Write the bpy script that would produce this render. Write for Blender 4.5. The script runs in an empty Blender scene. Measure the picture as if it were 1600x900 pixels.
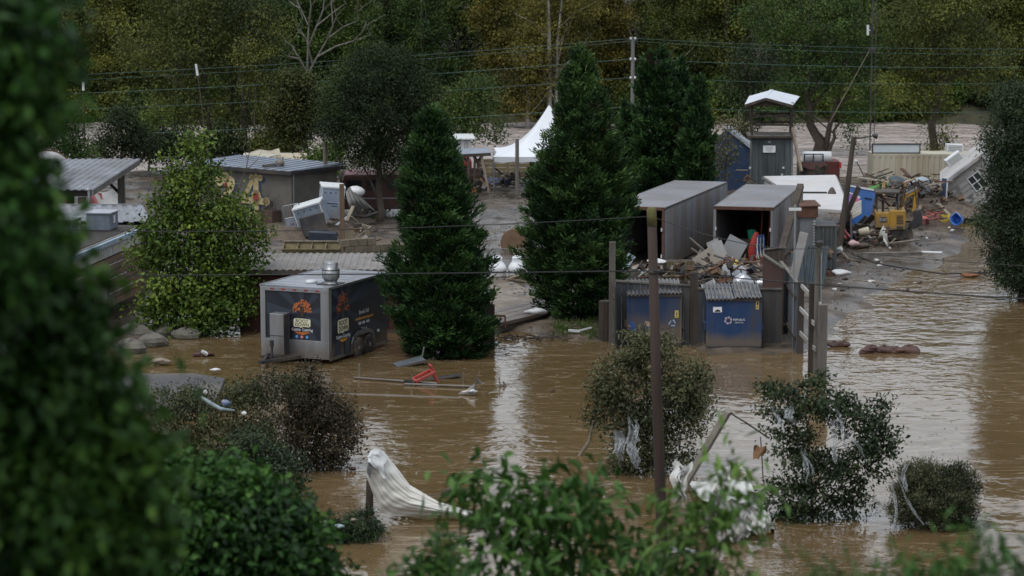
import bpy, math, random
import numpy as np
from mathutils import Vector, Matrix, Euler
sc = bpy.context.scene
col = sc.collection
PI = math.pi
rad = math.radians

# ---------------------------------------------------------------- camera, world, sun, exposure
CAM_H, F = 14.0, 4000.0
TH = math.atan(552 / F)
cd = bpy.data.cameras.new('camera')
cam = bpy.data.objects.new('camera', cd); col.objects.link(cam)
cam.location = (0, 0, CAM_H); cam.rotation_euler = (PI / 2 - TH, 0, 0)
cd.sensor_width = 36.0; cd.lens = 36.0 * F / 1600
cd.clip_end = 9000; cd.clip_start = 0.5
cd.dof.use_dof = True; cd.dof.focus_distance = 88; cd.dof.aperture_fstop = 1.5
sc.camera = cam
SUN_EL, SUN_AZ = rad(62), rad(215)
w = bpy.data.worlds.new('World'); sc.world = w; w.use_nodes = True
nt = w.node_tree
bg = nt.nodes['Background']
sky = nt.nodes.new('ShaderNodeTexSky'); sky.sky_type = 'NISHITA'; sky.sun_disc = False
sky.sun_elevation = SUN_EL; sky.sun_rotation = SUN_AZ
sky.dust_density = 3.0
hs = nt.nodes.new('ShaderNodeHueSaturation'); hs.inputs['Saturation'].default_value = 0.38
mx = nt.nodes.new('ShaderNodeMix'); mx.data_type = 'RGBA'; mx.inputs[0].default_value = 0.55
mx.inputs[7].default_value = (6.9, 7.5, 8.3, 1)          # even cloud deck
nt.links.new(sky.outputs[0], hs.inputs['Color'])
nt.links.new(hs.outputs[0], mx.inputs[6])
nt.links.new(mx.outputs[2], bg.inputs[0])
bg.inputs[1].default_value = 0.12
ld = bpy.data.lights.new('sun', 'SUN'); ld.energy = 1.0; ld.angle = rad(25); ld.color = (1, .98, .94)
sun = bpy.data.objects.new('sun', ld); col.objects.link(sun)
sun.rotation_euler = (PI / 2 - SUN_EL, 0, PI - SUN_AZ)
sc.view_settings.view_transform = 'Standard'; sc.view_settings.look = 'None'
sc.view_settings.exposure = 0.36; sc.view_settings.gamma = 1.0
sc.render.engine = 'CYCLES'
sc.cycles.max_bounces = 5; sc.cycles.diffuse_bounces = 2; sc.cycles.transparent_max_bounces = 12
sc.cycles.use_denoising = True

# ---------------------------------------------------------------- where a line of sight meets the place
CT, ST = math.cos(TH), math.sin(TH)
def _ray(px, py):
    u, v = (px - 800) / F, (450 - py) / F
    return Vector((u, CT + v * ST, -ST + v * CT))
def G(px, py, z=0.3):
    r = _ray(px, py); return Vector((0, 0, CAM_H)) + r * ((z - CAM_H) / r.z)
def P(px, py, Y):
    r = _ray(px, py); return Vector((0, 0, CAM_H)) + r * (Y / r.y)
def mpp(p): return (p[1] * CT + (CAM_H - p[2]) * ST) / F
class A:
    """a spot in the place: o = world point, x()/z() = metres sideways / upwards from it"""
    def __init__(s, px, py, z=0.3, Y=None):
        s.o = G(px, py, z) if Y is None else P(px, py, Y)
        s.px, s.py, s.Y = px, py, s.o.y; s.m = mpp(s.o)
    def x(s, px): return (px - s.px) * s.m
    def z(s, py): return P(s.px, py, s.Y).z - s.o.z
    def p(s, px, py, dy=0):
        q = P(px, py, s.Y + dy); return q - s.o

# ---------------------------------------------------------------- materials
MATS = {}
def mat(name, c1, c2=None, rough=.6, scale=3, metal=0, bump=0, spec=.4, stain=None, stain_amt=.5, stain_scale=.6, streak=False, emit=None, lo=.35, hi=.65, bscale=None, silt=None):
    if name in MATS: return MATS[name]
    m = bpy.data.materials.new(name); m.use_nodes = True
    n, l = m.node_tree.nodes, m.node_tree.links
    b = n['Principled BSDF']
    b.inputs['Roughness'].default_value = rough; b.inputs['Metallic'].default_value = metal
    b.inputs['Specular IOR Level'].default_value = spec
    c2 = c2 or tuple(x * .72 for x in c1)
    tc = n.new('ShaderNodeTexCoord')
    vec = tc.outputs['Object']
    if streak:
        mp = n.new('ShaderNodeMapping'); mp.inputs['Scale'].default_value = (1, 1, .12)
        l.new(vec, mp.inputs[0]); svec = mp.outputs[0]
    else: svec = vec
    def noise(sca, v, det=7):
        t = n.new('ShaderNodeTexNoise'); t.inputs['Scale'].default_value = sca; t.inputs['Detail'].default_value = det
        t.inputs['Roughness'].default_value = .62; l.new(v, t.inputs['Vector']); return t
    t = noise(scale, svec)
    r = n.new('ShaderNodeValToRGB'); e = r.color_ramp.elements
    e[0].position, e[1].position = lo, hi
    e[0].color, e[1].color = (*c2, 1), (*c1, 1)
    l.new(t.outputs[0], r.inputs[0]); out = r.outputs[0]
    if stain:
        s = noise(stain_scale, svec, 9)
        r2 = n.new('ShaderNodeValToRGB'); r2.color_ramp.elements[0].position = .43; r2.color_ramp.elements[1].position = .60
        l.new(s.outputs[0], r2.inputs[0])
        mu = n.new('ShaderNodeMath'); mu.operation = 'MULTIPLY'; mu.inputs[1].default_value = stain_amt
        l.new(r2.outputs[0], mu.inputs[0])
        x = n.new('ShaderNodeMix'); x.data_type = 'RGBA'; l.new(mu.outputs[0], x.inputs[0])
        l.new(out, x.inputs[6]); x.inputs[7].default_value = (*stain, 1); out = x.outputs[2]
    if silt:                                    # dried flood silt below a wavering line
        ge = n.new('ShaderNodeNewGeometry'); sx_ = n.new('ShaderNodeSeparateXYZ'); l.new(ge.outputs['Position'], sx_.inputs[0])
        sn = noise(1.6, ge.outputs['Position'], 9)
        ad = n.new('ShaderNodeMath'); ad.operation = 'MULTIPLY_ADD'; l.new(sn.outputs[0], ad.inputs[0]); ad.inputs[1].default_value = -1.1 * silt[0]; l.new(sx_.outputs[2], ad.inputs[2])
        m2 = n.new('ShaderNodeMapRange'); m2.inputs[1].default_value = silt[0] * .75; m2.inputs[2].default_value = 0; m2.inputs[3].default_value = 0; m2.inputs[4].default_value = silt[1]
        l.new(ad.outputs[0], m2.inputs[0])
        x = n.new('ShaderNodeMix'); x.data_type = 'RGBA'; l.new(m2.outputs[0], x.inputs[0]); l.new(out, x.inputs[6]); x.inputs[7].default_value = (.15, .115, .08, 1); out = x.outputs[2]
    # piece-to-piece variation
    oi = n.new('ShaderNodeObjectInfo'); mr = n.new('ShaderNodeMapRange'); mr.inputs[3].default_value = .82; mr.inputs[4].default_value = 1.15
    l.new(oi.outputs['Random'], mr.inputs[0])
    hv = n.new('ShaderNodeHueSaturation'); l.new(mr.outputs[0], hv.inputs['Value']); l.new(out, hv.inputs['Color'])
    l.new(hv.outputs[0], b.inputs['Base Color'])
    if bump:
        bt = noise(bscale or scale * 4, svec, 8)
        bp = n.new('ShaderNodeBump'); bp.inputs['Strength'].default_value = bump; bp.inputs['Distance'].default_value = .03
        l.new(bt.outputs[0], bp.inputs['Height']); l.new(bp.outputs[0], b.inputs['Normal'])
    if emit:
        b.inputs['Emission Color'].default_value = (*emit, 1)
    MATS[name] = m; return m

def leafmat(name, dark, mid, light, trans=.2, rough=.55, hue=.03, dead=None):
    if name in MATS: return MATS[name]
    m = bpy.data.materials.new(name); m.use_nodes = True
    n, l = m.node_tree.nodes, m.node_tree.links
    b = n['Principled BSDF']; b.inputs['Roughness'].default_value = rough; b.inputs['Specular IOR Level'].default_value = .25
    at = n.new('ShaderNodeAttribute'); at.attribute_name = 'tint'
    r = n.new('ShaderNodeValToRGB'); e = r.color_ramp.elements
    e[0].color = (*dark, 1); e[1].color = (*light, 1); x = e.new(.5); x.color = (*mid, 1)
    if dead: x = e.new(.03); x.color = (*dark, 1); e[0].color = (*dead, 1)
    l.new(at.outputs['Fac'], r.inputs[0])
    oi = n.new('ShaderNodeObjectInfo')
    hv = n.new('ShaderNodeHueSaturation')
    a = n.new('ShaderNodeMapRange'); a.inputs[3].default_value = .5 - hue; a.inputs[4].default_value = .5 + hue
    c = n.new('ShaderNodeMapRange'); c.inputs[3].default_value = 1.2; c.inputs[4].default_value = .8
    l.new(oi.outputs['Random'], a.inputs[0]); l.new(oi.outputs['Random'], c.inputs[0])
    l.new(a.outputs[0], hv.inputs['Hue']); l.new(c.outputs[0], hv.inputs['Value']); l.new(r.outputs[0], hv.inputs['Color'])
    l.new(hv.outputs[0], b.inputs['Base Color'])
    t = n.new('ShaderNodeBsdfTranslucent'); l.new(hv.outputs[0], t.inputs[0])
    mxs = n.new('ShaderNodeMixShader'); mxs.inputs[0].default_value = trans
    l.new(b.outputs[0], mxs.inputs[1]); l.new(t.outputs[0], mxs.inputs[2])
    l.new(mxs.outputs[0], n['Material Output'].inputs[0])
    MATS[name] = m; return m

# ---------------------------------------------------------------- objects
def tag(o, label=None, cat=None, group=None, kind=None):
    if label: o['label'] = label
    if cat: o['category'] = cat
    if group: o['group'] = group
    if kind: o['kind'] = kind
    return o
def thing(name, label, cat, loc=(0, 0, 0), rz=0, group=None, rot=None):
    o = bpy.data.objects.new(name, None); col.objects.link(o)
    o.empty_display_size = .2
    o.location = loc; o.rotation_euler = rot or (0, 0, rz)
    return tag(o, label, cat, group)
def kids(o): return [c for c in bpy.data.objects if c.parent == o]
def dup(root, loc, rz=0, s=1.0, label=None, group=None, mats=None, rot=None):
    r = root.copy(); col.objects.link(r); r.location = loc; r.rotation_euler = rot or (0, 0, rz)
    r.scale = (s, s, s) if not hasattr(s, '__len__') else s
    if label: r['label'] = label
    if group: r['group'] = group
    def rec(src, dst):
        for ch in src.children:
            c = ch.copy(); col.objects.link(c); c.parent = dst
            base = ch.name.split('.')[0]
            if mats and base in mats and c.material_slots:
                c.material_slots[0].link = 'OBJECT'; c.material_slots[0].material = mats[base]
            rec(ch, c)
    rec(root, r)
    return r

class MB:
    def __init__(s): s.v, s.f = [], []
    def add(s, vs, fs):
        k = len(s.v); s.v += [tuple(x) for x in vs]; s.f += [tuple(i + k for i in f) for f in fs]; return s
    def box(s, c, d, R=None):
        c = Vector(c); h = Vector(d) / 2
        vs = [Vector((x * h.x, y * h.y, z * h.z)) for x in (-1, 1) for y in (-1, 1) for z in (-1, 1)]
        if R is not None:
            R = Euler(R).to_matrix() if not isinstance(R, Matrix) else R
            vs = [R @ q for q in vs]
        return s.add([c + q for q in vs], [(0, 1, 3, 2), (4, 6, 7, 5), (0, 4, 5, 1), (2, 3, 7, 6), (0, 2, 6, 4), (1, 5, 7, 3)])
    def bb(s, x0, x1, y0, y1, z0, z1):
        return s.box(((x0 + x1) / 2, (y0 + y1) / 2, (z0 + z1) / 2), (abs(x1 - x0), abs(y1 - y0), abs(z1 - z0)))
    def beam(s, p0, p1, w, h=None, up=(0, 0, 1)):
        p0, p1 = Vector(p0), Vector(p1); d = p1 - p0; L = d.length; d = d / L
        up = Vector(up)
        if abs(d.dot(up)) > .97: up = Vector((0, 1, 0))
        a = d.cross(up).normalized(); b = a.cross(d)
        R = Matrix((d, a, b)).transposed()
        return s.box((p0 + p1) / 2, (L, w, h or w), R)
    def tube(s, pts, r, n=8):
        pts = [Vector(p) for p in pts]; m = len(pts)
        rs = r if hasattr(r, '__len__') else [r] * m
        vs, fs = [], []
        ref = Vector((.3, .9, .21)).normalized()
        for i, p in enumerate(pts):
            d = (pts[min(i + 1, m - 1)] - pts[max(i - 1, 0)])
            d = d.normalized() if d.length > 1e-9 else Vector((0, 0, 1))
            rf = ref if abs(d.dot(ref)) < .95 else Vector((1, 0, 0))
            a = d.cross(rf).normalized(); b = d.cross(a)
            vs += [p + (a * math.cos(2 * PI * k / n) + b * math.sin(2 * PI * k / n)) * rs[i] for k in range(n)]
        for i in range(m - 1):
            for k in range(n):
                fs.append((i * n + k, i * n + (k + 1) % n, (i + 1) * n + (k + 1) % n, (i + 1) * n + k))
        fs.append(tuple(range(n))[::-1]); fs.append(tuple((m - 1) * n + k for k in range(n)))
        return s.add(vs, fs)
    def cyl(s, p0, p1, r, r1=None, n=14): return s.tube([p0, p1], [r, r if r1 is None else r1], n)
    def lathe(s, prof, c=(0, 0, 0), n=18, R=None, sq=1.0):
        vs, fs = [], []
        c = Vector(c); R = Euler(R).to_matrix() if R else Matrix.Identity(3)
        for (r, z) in prof:
            for k in range(n):
                a = 2 * PI * k / n
                ca, sa = math.cos(a), math.sin(a)
                if sq != 1: ca = math.copysign(abs(ca) ** sq, ca); sa = math.copysign(abs(sa) ** sq, sa)
                vs.append(c + R @ Vector((r * ca, r * sa, z)))
        m = len(prof)
        for i in range(m - 1):
            for k in range(n):
                fs.append((i * n + k, i * n + (k + 1) % n, (i + 1) * n + (k + 1) % n, (i + 1) * n + k))
        fs.append(tuple(range(n))[::-1]); fs.append(tuple((m - 1) * n + k for k in range(n)))
        return s.add(vs, fs)
    def prism(s, poly, t, R=None, c=(0, 0, 0)):
        """polygon in local xz, thickness t along y (centred)"""
        R = Euler(R).to_matrix() if R else Matrix.Identity(3); c = Vector(c); n = len(poly)
        vs = [c + R @ Vector((x, -t / 2, z)) for x, z in poly] + [c + R @ Vector((x, t / 2, z)) for x, z in poly]
        fs = [tuple(range(n)), tuple(range(2 * n - 1, n - 1, -1))]
        fs += [(i, i + n, (i + 1) % n + n, (i + 1) % n) for i in range(n)]
        return s.add(vs, fs)
    def slab(s, pts, t):
        """polygon of 3-D points (top), thickness t straight down"""
        n = len(pts); pts = [Vector(p) for p in pts]
        vs = pts + [p - Vector((0, 0, t)) for p in pts]
        fs = [tuple(range(n)), tuple(range(2 * n - 1, n - 1, -1))] + [(i, i + n, (i + 1) % n + n, (i + 1) % n) for i in range(n)]
        return s.add(vs, fs)
    def plate(s, pts, t):
        """polygon of 3-D points with thickness t along its normal"""
        n = len(pts); pts = [Vector(p) for p in pts]
        nn = (pts[1] - pts[0]).cross(pts[2] - pts[0]).normalized() * t
        vs = pts + [p - nn for p in pts]
        fs = [tuple(range(n)), tuple(range(2 * n - 1, n - 1, -1))] + [(i, i + n, (i + 1) % n + n, (i + 1) % n) for i in range(n)]
        return s.add(vs, fs)
    def corr(s, o, u, v, ribs, depth, t=.012):
        o, u, v = Vector(o), Vector(u), Vector(v); nn = u.cross(v).normalized()
        pr = []
        for i in range(ribs):
            for q, h in ((0, 0), (.32, 0), (.45, 1), (.86, 1)): pr.append(((i + q) / ribs, h * depth))
        pr.append((1, 0)); m = len(pr)
        vs = []
        for off in (0, -t):
            for e in (0, 1):
                vs += [o + u * q + v * e + nn * (h + off) for q, h in pr]
        fs = []
        for i in range(m - 1):
            fs += [(i, i + 1, m + i + 1, m + i), (2 * m + i + 1, 2 * m + i, 3 * m + i, 3 * m + i + 1),
                   (i + 1, i, 2 * m + i, 2 * m + i + 1), (m + i, m + i + 1, 3 * m + i + 1, 3 * m + i)]
        fs += [(0, m, 3 * m, 2 * m), (m - 1, 3 * m - 1, 4 * m - 1, 2 * m - 1)]
        return s.add(vs, fs)
    def sheet(s, fn, nu, nv, t=.01):
        g = [[Vector(fn(i / nu, j / nv)) for j in range(nv + 1)] for i in range(nu + 1)]
        vs = []; W = nv + 1
        for i in range(nu + 1):
            for j in range(W): vs.append(g[i][j])
        nrm = []
        for i in range(nu + 1):
            for j in range(W):
                a = g[min(i + 1, nu)][j] - g[max(i - 1, 0)][j]; b = g[i][min(j + 1, nv)] - g[i][max(j - 1, 0)]
                q = a.cross(b); nrm.append(q.normalized() if q.length > 1e-9 else Vector((0, 0, 1)))
        k = len(vs); vs += [p - q * t for p, q in zip(vs[:k], nrm)]
        fs = []
        for i in range(nu):
            for j in range(nv):
                a, b, c, d = i * W + j, (i + 1) * W + j, (i + 1) * W + j + 1, i * W + j + 1
                fs += [(a, b, c, d), (d + k, c + k, b + k, a + k)]
        return s.add(vs, fs)
    def blob(s, c, r, seed=0, n=10, m=6, amp=.25, flat=(1, 1, 1)):
        rg = random.Random(seed); ph = [(rg.uniform(1, 3), rg.uniform(1, 3), rg.uniform(0, 6), rg.uniform(0, 6)) for _ in range(4)]
        vs, fs = [], []; c = Vector(c)
        for i in range(m + 1):
            th = PI * i / m
            for k in range(n):
                a = 2 * PI * k / n
                q = r * (1 + amp * sum(math.sin(A_ * a * round(A_) / A_ + p) * math.sin(B_ * th + q_) for A_, B_, p, q_ in ph) / 2)
                vs.append(c + Vector((q * math.sin(th) * math.cos(a) * flat[0], q * math.sin(th) * math.sin(a) * flat[1], q * math.cos(th) * flat[2])))
        for i in range(m):
            for k in range(n): fs.append((i * n + k, (i + 1) * n + k, (i + 1) * n + (k + 1) % n, i * n + (k + 1) % n))
        return s.add(vs, fs)
    def obj(s, name, m, parent=None, smooth=False, label=None, bevel=0):
        me = bpy.data.meshes.new(name); me.from_pydata(s.v, [], s.f); me.update()
        me.materials.append(m)
        if smooth: me.polygons.foreach_set('use_smooth', [True] * len(me.polygons))
        o = bpy.data.objects.new(name, me); col.objects.link(o)
        if parent: o.parent = parent
        if label: o['label'] = label
        if bevel:
            b = o.modifiers.new('bevel', 'BEVEL'); b.width = bevel; b.segments = 2; b.limit_method = 'ANGLE'
        return o

def text(name, body, size, m, parent, loc, rot=(PI / 2, 0, 0), ext=.003, align='CENTER', sx=1.0):
    c = bpy.data.curves.new(name, 'FONT'); c.body = body; c.size = size; c.extrude = ext; c.align_x = align; c.align_y = 'CENTER'
    t = bpy.data.objects.new('t', c)
    me = bpy.data.meshes.new_from_object(t); me.name = name
    bpy.data.objects.remove(t); bpy.data.curves.remove(c)
    me.materials.clear(); me.materials.append(m)
    o = bpy.data.objects.new(name, me); col.objects.link(o); o.parent = parent
    o.location = loc; o.rotation_euler = rot; o.scale = (sx, 1, 1)
    return o

# ---------------------------------------------------------------- foliage
def norm(a): return a / np.maximum(np.linalg.norm(a, axis=1, keepdims=True), 1e-9)
class Leaves:
    def __init__(s, seed): s.rg = np.random.default_rng(seed); s.V, s.T, s.c = [], [], []
    def add(s, pts, dirs, L, W, tint, fold=.3, upn=None):
        n = len(pts); rg = s.rg
        L = np.broadcast_to(L, (n,))[:, None] * rg.uniform(.65, 1.25, (n, 1)); W = np.broadcast_to(W, (n,))[:, None] * rg.uniform(.7, 1.2, (n, 1))
        dirs = norm(dirs)
        up = rg.normal(0, 1, (n, 3)) if upn is None else upn + rg.normal(0, .5, (n, 3))
        side = norm(np.cross(dirs, up)); nr = np.cross(side, dirs)
        mid = pts + dirs * L * .45
        v = np.stack([pts, mid + side * W / 2 + nr * W * fold, pts + dirs * L, mid - side * W / 2 + nr * W * fold], 1).reshape(-1, 3)
        k = sum(len(x) for x in s.V)
        b = np.arange(n)[:, None] * 4 + k
        t = np.concatenate([b + np.array([[0, 2, 1]]), b + np.array([[0, 3, 2]])], 1).reshape(-1, 3)
        s.V.append(v); s.T.append(t); s.c.append(np.repeat(np.clip(np.broadcast_to(tint, (n,)), 0, 1), 4))
    def obj(s, name, m, parent=None, kind=None):
        V = np.concatenate(s.V).astype(np.float32); T = np.concatenate(s.T).astype(np.int32); c = np.concatenate(s.c).astype(np.float32)
        me = bpy.data.meshes.new(name)
        me.vertices.add(len(V)); me.vertices.foreach_set('co', V.ravel())
        me.loops.add(T.size); me.loops.foreach_set('vertex_index', T.ravel())
        me.polygons.add(len(T)); me.polygons.foreach_set('loop_start', np.arange(0, T.size, 3, dtype=np.int32))
        me.update(calc_edges=True)
        a = me.attributes.new('tint', 'FLOAT', 'POINT'); a.data.foreach_set('value', c)
        me.materials.append(m)
        o = bpy.data.objects.new(name, me); col.objects.link(o)
        if parent: o.parent = parent
        if kind: o['kind'] = kind
        return o

def fill_lobes(lv, lobes, density, cr, L, W, per=40, droop=.3, shell=.45, bias=.5, up=None):
    """leaf clumps through each lobe (x,y,z,rx,ry,rz); density = clumps per lobe (scaled by size). Returns clump centres."""
    rg = lv.rg; cs = []
    vol = np.array([l[3] * l[4] * l[5] for l in lobes]) ** (2 / 3); vol = vol / vol.mean()
    for l, vv in zip(lobes, vol):
        n = max(3, int(density * vv))
        d = norm(rg.normal(0, 1, (n, 3))); q = shell + (1 - shell) * rg.uniform(0, 1, (n, 1)) ** bias
        q *= rg.uniform(.85, 1.12, (n, 1))
        c = np.array(l[:3]) + d * q * np.array(l[3:6]); cs.append(c)
        m = per
        ct = np.clip(rg.normal(.45, .15, n) + rg.normal(0, .12), .02, 1)
        pts = np.repeat(c, m, 0) + rg.normal(0, 1, (n * m, 3)) * cr * np.array([1, 1, .7])
        out = np.repeat(d, m, 0)
        dirs = out * .5 + rg.normal(0, .8, (n * m, 3)) + np.array([0, 0, -droop])
        lv.add(pts, dirs, L, W, np.repeat(ct, m) + rg.normal(0, .06, n * m), upn=out * .8 + np.array([0, 0, .75]))
    return np.concatenate(cs)

def branches(mb, base, top, r, cs, rg, nl=10, lean=0, twigs=0, n=6):
    """a tapered trunk from base to top, limbs out to some of the clump centres, twigs beyond"""
    base, top = Vector(base), Vector(top); k = 7
    pts = [base.lerp(top, i / k) + Vector((rg.uniform(-1, 1), rg.uniform(-1, 1), 0)) * r * .8 * (i > 0) for i in range(k + 1)]
    rs = [r * (1.35 if i == 0 else 1.0 - .78 * i / k) for i in range(k + 1)]
    mb.tube(pts, rs, 9)
    ends = []
    for i in range(min(nl, len(cs))):
        e = Vector(cs[rg.randrange(len(cs))]); h = (e - base).dot((top - base)) / (top - base).length_squared
        t = max(.15, min(.92, h - rg.uniform(.1, .35)))
        j = t * k; a = pts[int(j)].lerp(pts[min(int(j) + 1, k)], j - int(j))
        mid = a.lerp(e, .5) + Vector((rg.uniform(-.1, .1), rg.uniform(-.1, .1), rg.uniform(0, .15))) * (e - a).length
        r0 = r * (1 - .75 * t) * .55
        mb.tube([a, a.lerp(mid, .5) + Vector((0, 0, .02)), mid, e], [r0, r0 * .75, r0 * .5, r0 * .18], n)
        ends.append((mid, e, r0 * .35))
    for i in range(twigs):
        if not ends: break
        a, b, r1 = ends[rg.randrange(len(ends))]
        s = a.lerp(b, rg.uniform(0, .8)); L = (b - a).length * rg.uniform(.4, .9)
        d = ((b - a).normalized() + Vector((rg.uniform(-1, 1), rg.uniform(-1, 1), rg.uniform(-.4, .9)))).normalized()
        mb.tube([s, s + d * L * .5 + Vector((0, 0, .03)), s + d * L], [r1, r1 * .6, r1 * .25], 4)

def conifer(name, label, loc, H, prof, seed, m, nb=320, per=105, L=.24, W=.07, group=None, squash=1.0, lean=(0, 0)):
    t = thing(name, label, 'tree', loc, 0, group)
    lv = Leaves(seed); rg = lv.rg
    ts = np.array([p[0] for p in prof]); rs = np.array([p[1] for p in prof])
    tt = np.linspace(0, .985, 400); wgt = np.interp(tt, ts, rs) + .12; wgt /= wgt.sum()
    lump = [(rg.integers(2, 6), rg.uniform(3, 11), rg.uniform(0, 6), rg.uniform(0, 6)) for _ in range(4)]
    for b in range(nb):
        h = rg.choice(tt, p=wgt) + rg.uniform(-.03, .01); a = rg.uniform(0, 2 * PI)
        R = .90 * np.interp(h, ts, rs) * (1 + .17 * sum(math.sin(k * a + p) * math.sin(w_ * h + q) for k, w_, p, q in lump))
        R *= rg.uniform(.66, 1.1)
        o = np.array([math.cos(a), math.sin(a) * squash, 0]); side = np.array([-math.sin(a), math.cos(a), 0])
        c0 = np.array([lean[0] * h, lean[1] * h, h * H]); e = c0 + o * R + np.array([0, 0, min(.5, .45 * R + .1) * min(1, max(0, h * 7 - .1))])
        s0 = c0 + o * R * .3 - np.array([0, 0, .1])
        n = int(per * (.45 + .55 * R / rs.max()))
        u = rg.uniform(.12, 1, n) ** .7; wd = .42 * np.sin(np.clip(u, 0, 1) * PI * .85 + .25) * (.35 + .65 * min(1, R)) * rg.normal(0, .6, n)
        pts = s0 + (e - s0) * u[:, None] + side * wd[:, None] + rg.normal(0, .06, (n, 3))
        pts[:, 2] += .18 * u ** 2 - .25 * np.abs(wd)
        d = (e - s0) / np.linalg.norm(e - s0)
        dirs = d * .8 + side * (np.sign(wd) * .5)[:, None] + np.array([0, 0, .35]) + rg.normal(0, .35, (n, 3))
        bt = rg.normal(.30, .15) if rg.uniform() > .018 * (1.6 - h) else -.7
        lv.add(pts, dirs, L * rg.uniform(.8, 1.2), W, np.maximum(bt + .40 * u ** 2.5 + rg.normal(0, .1, n), 0 if bt < -.5 else .035), fold=.2, upn=o * .7 + np.array([0, 0, .6]))  # inner shade and lit tips put into the tint: darker inward, paler outward
    mb = MB(); mb.tube([(0, 0, -.3), (lean[0] * .5, lean[1] * .5, H * .5), (lean[0], lean[1], H * .97)], [.17, .1, .02], 8)
    mb.obj('trunk', mat('bark_dark', (.07, .055, .045), (.035, .028, .022), .9, 6, bump=.5), t)
    lv.obj('crown', m, t)
    return t

def broad(name, label, loc, lobes, seed, lm, bark, trunk_top, r=.15, density=45, cr=.3, L=.16, W=.08, per=45, droop=.3, group=None, nl=12, twigs=0, shell=.45, base=(0, 0, -.3), cat='tree', more_trunks=()):
    t = thing(name, label, cat, loc, 0, group)
    lv = Leaves(seed); cs = fill_lobes(lv, lobes, density, cr, L, W, per, droop, shell)
    rg = random.Random(seed); mb = MB()
    branches(mb, base, trunk_top, r, cs, rg, nl, twigs=twigs)
    mb.obj('trunk' if cat == 'tree' else 'stems', bark, t, True)
    for (b0, t0, r0) in more_trunks:
        m2 = MB(); branches(m2, b0, t0, r0, cs, rg, max(3, nl // 2)); m2.obj('trunk', bark, t, True)
    lv.obj('crown' if cat == 'tree' else 'foliage', lm, t)
    return t

# ---------------------------------------------------------------- the setting: ground, water, banks
SH = [(-300, 520), (205, 540), (250, 530), (310, 524), (400, 508), (600, 505), (700, 528), (772, 532), (800, 520), (850, 528), (935, 534), (950, 546), (1040, 549), (1100, 551), (1180, 556), (1258, 552),
      (1264, 540), (1290, 508), (1345, 482), (1400, 448), (1428, 420), (1490, 392), (1530, 352), (1620, 338), (2000, 318)]
shore = [G(x, y, 0).xy for x, y in SH] + [Vector((75, 146)), Vector((30, 149)), Vector((0, 151)), Vector((-30, 153)), Vector((-80, 153))]
def sdf(x, y):
    px = np.array([p[0] for p in shore]); py = np.array([p[1] for p in shore]); n = len(px)
    d = np.full(x.shape, 1e9); ins = np.zeros(x.shape, bool)
    for i in range(n):
        ax, ay, bx, by = px[i], py[i], px[(i + 1) % n], py[(i + 1) % n]
        ex, ey = bx - ax, by - ay; wx, wy = x - ax, y - ay
        t = np.clip((wx * ex + wy * ey) / (ex * ex + ey * ey), 0, 1)
        d = np.minimum(d, np.hypot(wx - ex * t, wy - ey * t))
        ins ^= ((ay > y) != (by > y)) & (x < (bx - ax) * (y - ay) / (by - ay + 1e-12) + ax)
    return np.where(ins, d, -d)
_r = np.random.default_rng(5)
_w = [(_r.uniform(.15, 3.2), _r.uniform(0, 2 * PI), _r.uniform(0, 6)) for _ in range(36)]
def wob(x, y):
    s = 0
    for k, a, p in _w: s = s + np.sin(k * (x * math.cos(a) + y * math.sin(a)) + p) / (1 + 1.6 * k)
    return s
def hgt(x, y):
    d = sdf(x, y) + 0.55 * wob(x * 1.3, y * .55)
    h = np.where(d > 0, .32 * (1 - np.exp(-np.maximum(d, 0) / 2.6)) + .008 * np.clip(d, 0, 30) * 0, np.maximum(d * .16, -.9))
    return h + (.022 * wob(x * 2.2 + 40, y * 2.2) + .02 * wob(x * 6 + 9, y * 6)) * np.clip(.35 + d * .2, 0.15, 1)
def grid_obj(name, x0, x1, y0, y1, nx, ny, fn, m, kind='structure', smooth=True):
    X, Y = np.meshgrid(np.linspace(x0, x1, nx), np.linspace(y0, y1, ny))
    Z = fn(X, Y); V = np.stack([X, Y, Z], -1).reshape(-1, 3).astype(np.float32)
    i = np.arange((nx - 1) * (ny - 1)); a = (i // (nx - 1)) * nx + i % (nx - 1)
    Fq = np.stack([a, a + 1, a + nx + 1, a + nx], 1).astype(np.int32)
    me = bpy.data.meshes.new(name); me.vertices.add(len(V)); me.vertices.foreach_set('co', V.ravel())
    me.loops.add(Fq.size); me.loops.foreach_set('vertex_index', Fq.ravel())
    me.polygons.add(len(Fq)); me.polygons.foreach_set('loop_start', np.arange(0, Fq.size, 4, dtype=np.int32))
    me.polygons.foreach_set('use_smooth', [smooth] * len(Fq)); me.update(calc_edges=True); me.materials.append(m)
    o = bpy.data.objects.new(name, me); col.objects.link(o); o['kind'] = kind; return o

mud = mat('mud', (.135, .108, .083), (.040, .031, .024), .62, .9, bump=1.0, spec=.25, stain=(.030, .025, .020), stain_amt=.8, stain_scale=.3, bscale=5)
_n, _l = mud.node_tree.nodes, mud.node_tree.links
_tc = _n.new('ShaderNodeTexCoord'); _nz = _n.new('ShaderNodeTexNoise'); _nz.inputs['Scale'].default_value = .42; _nz.inputs['Detail'].default_value = 6
_mr = _n.new('ShaderNodeMapRange'); _mr.inputs[1].default_value = .50; _mr.inputs[2].default_value = .66; _mr.inputs[3].default_value = .2; _mr.inputs[4].default_value = .75
_l.new(_tc.outputs['Object'], _nz.inputs['Vector']); _l.new(_nz.outputs[0], _mr.inputs[0]); _l.new(_mr.outputs[0], _n['Principled BSDF'].inputs['Roughness'])
grid_obj('flooded_yard', -62, 78, 74, 156, 421, 247, hgt, mud)
bank = mat('bank_soil', (.06, .055, .03), (.025, .026, .014), .95, 1.2, bump=.6)
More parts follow.
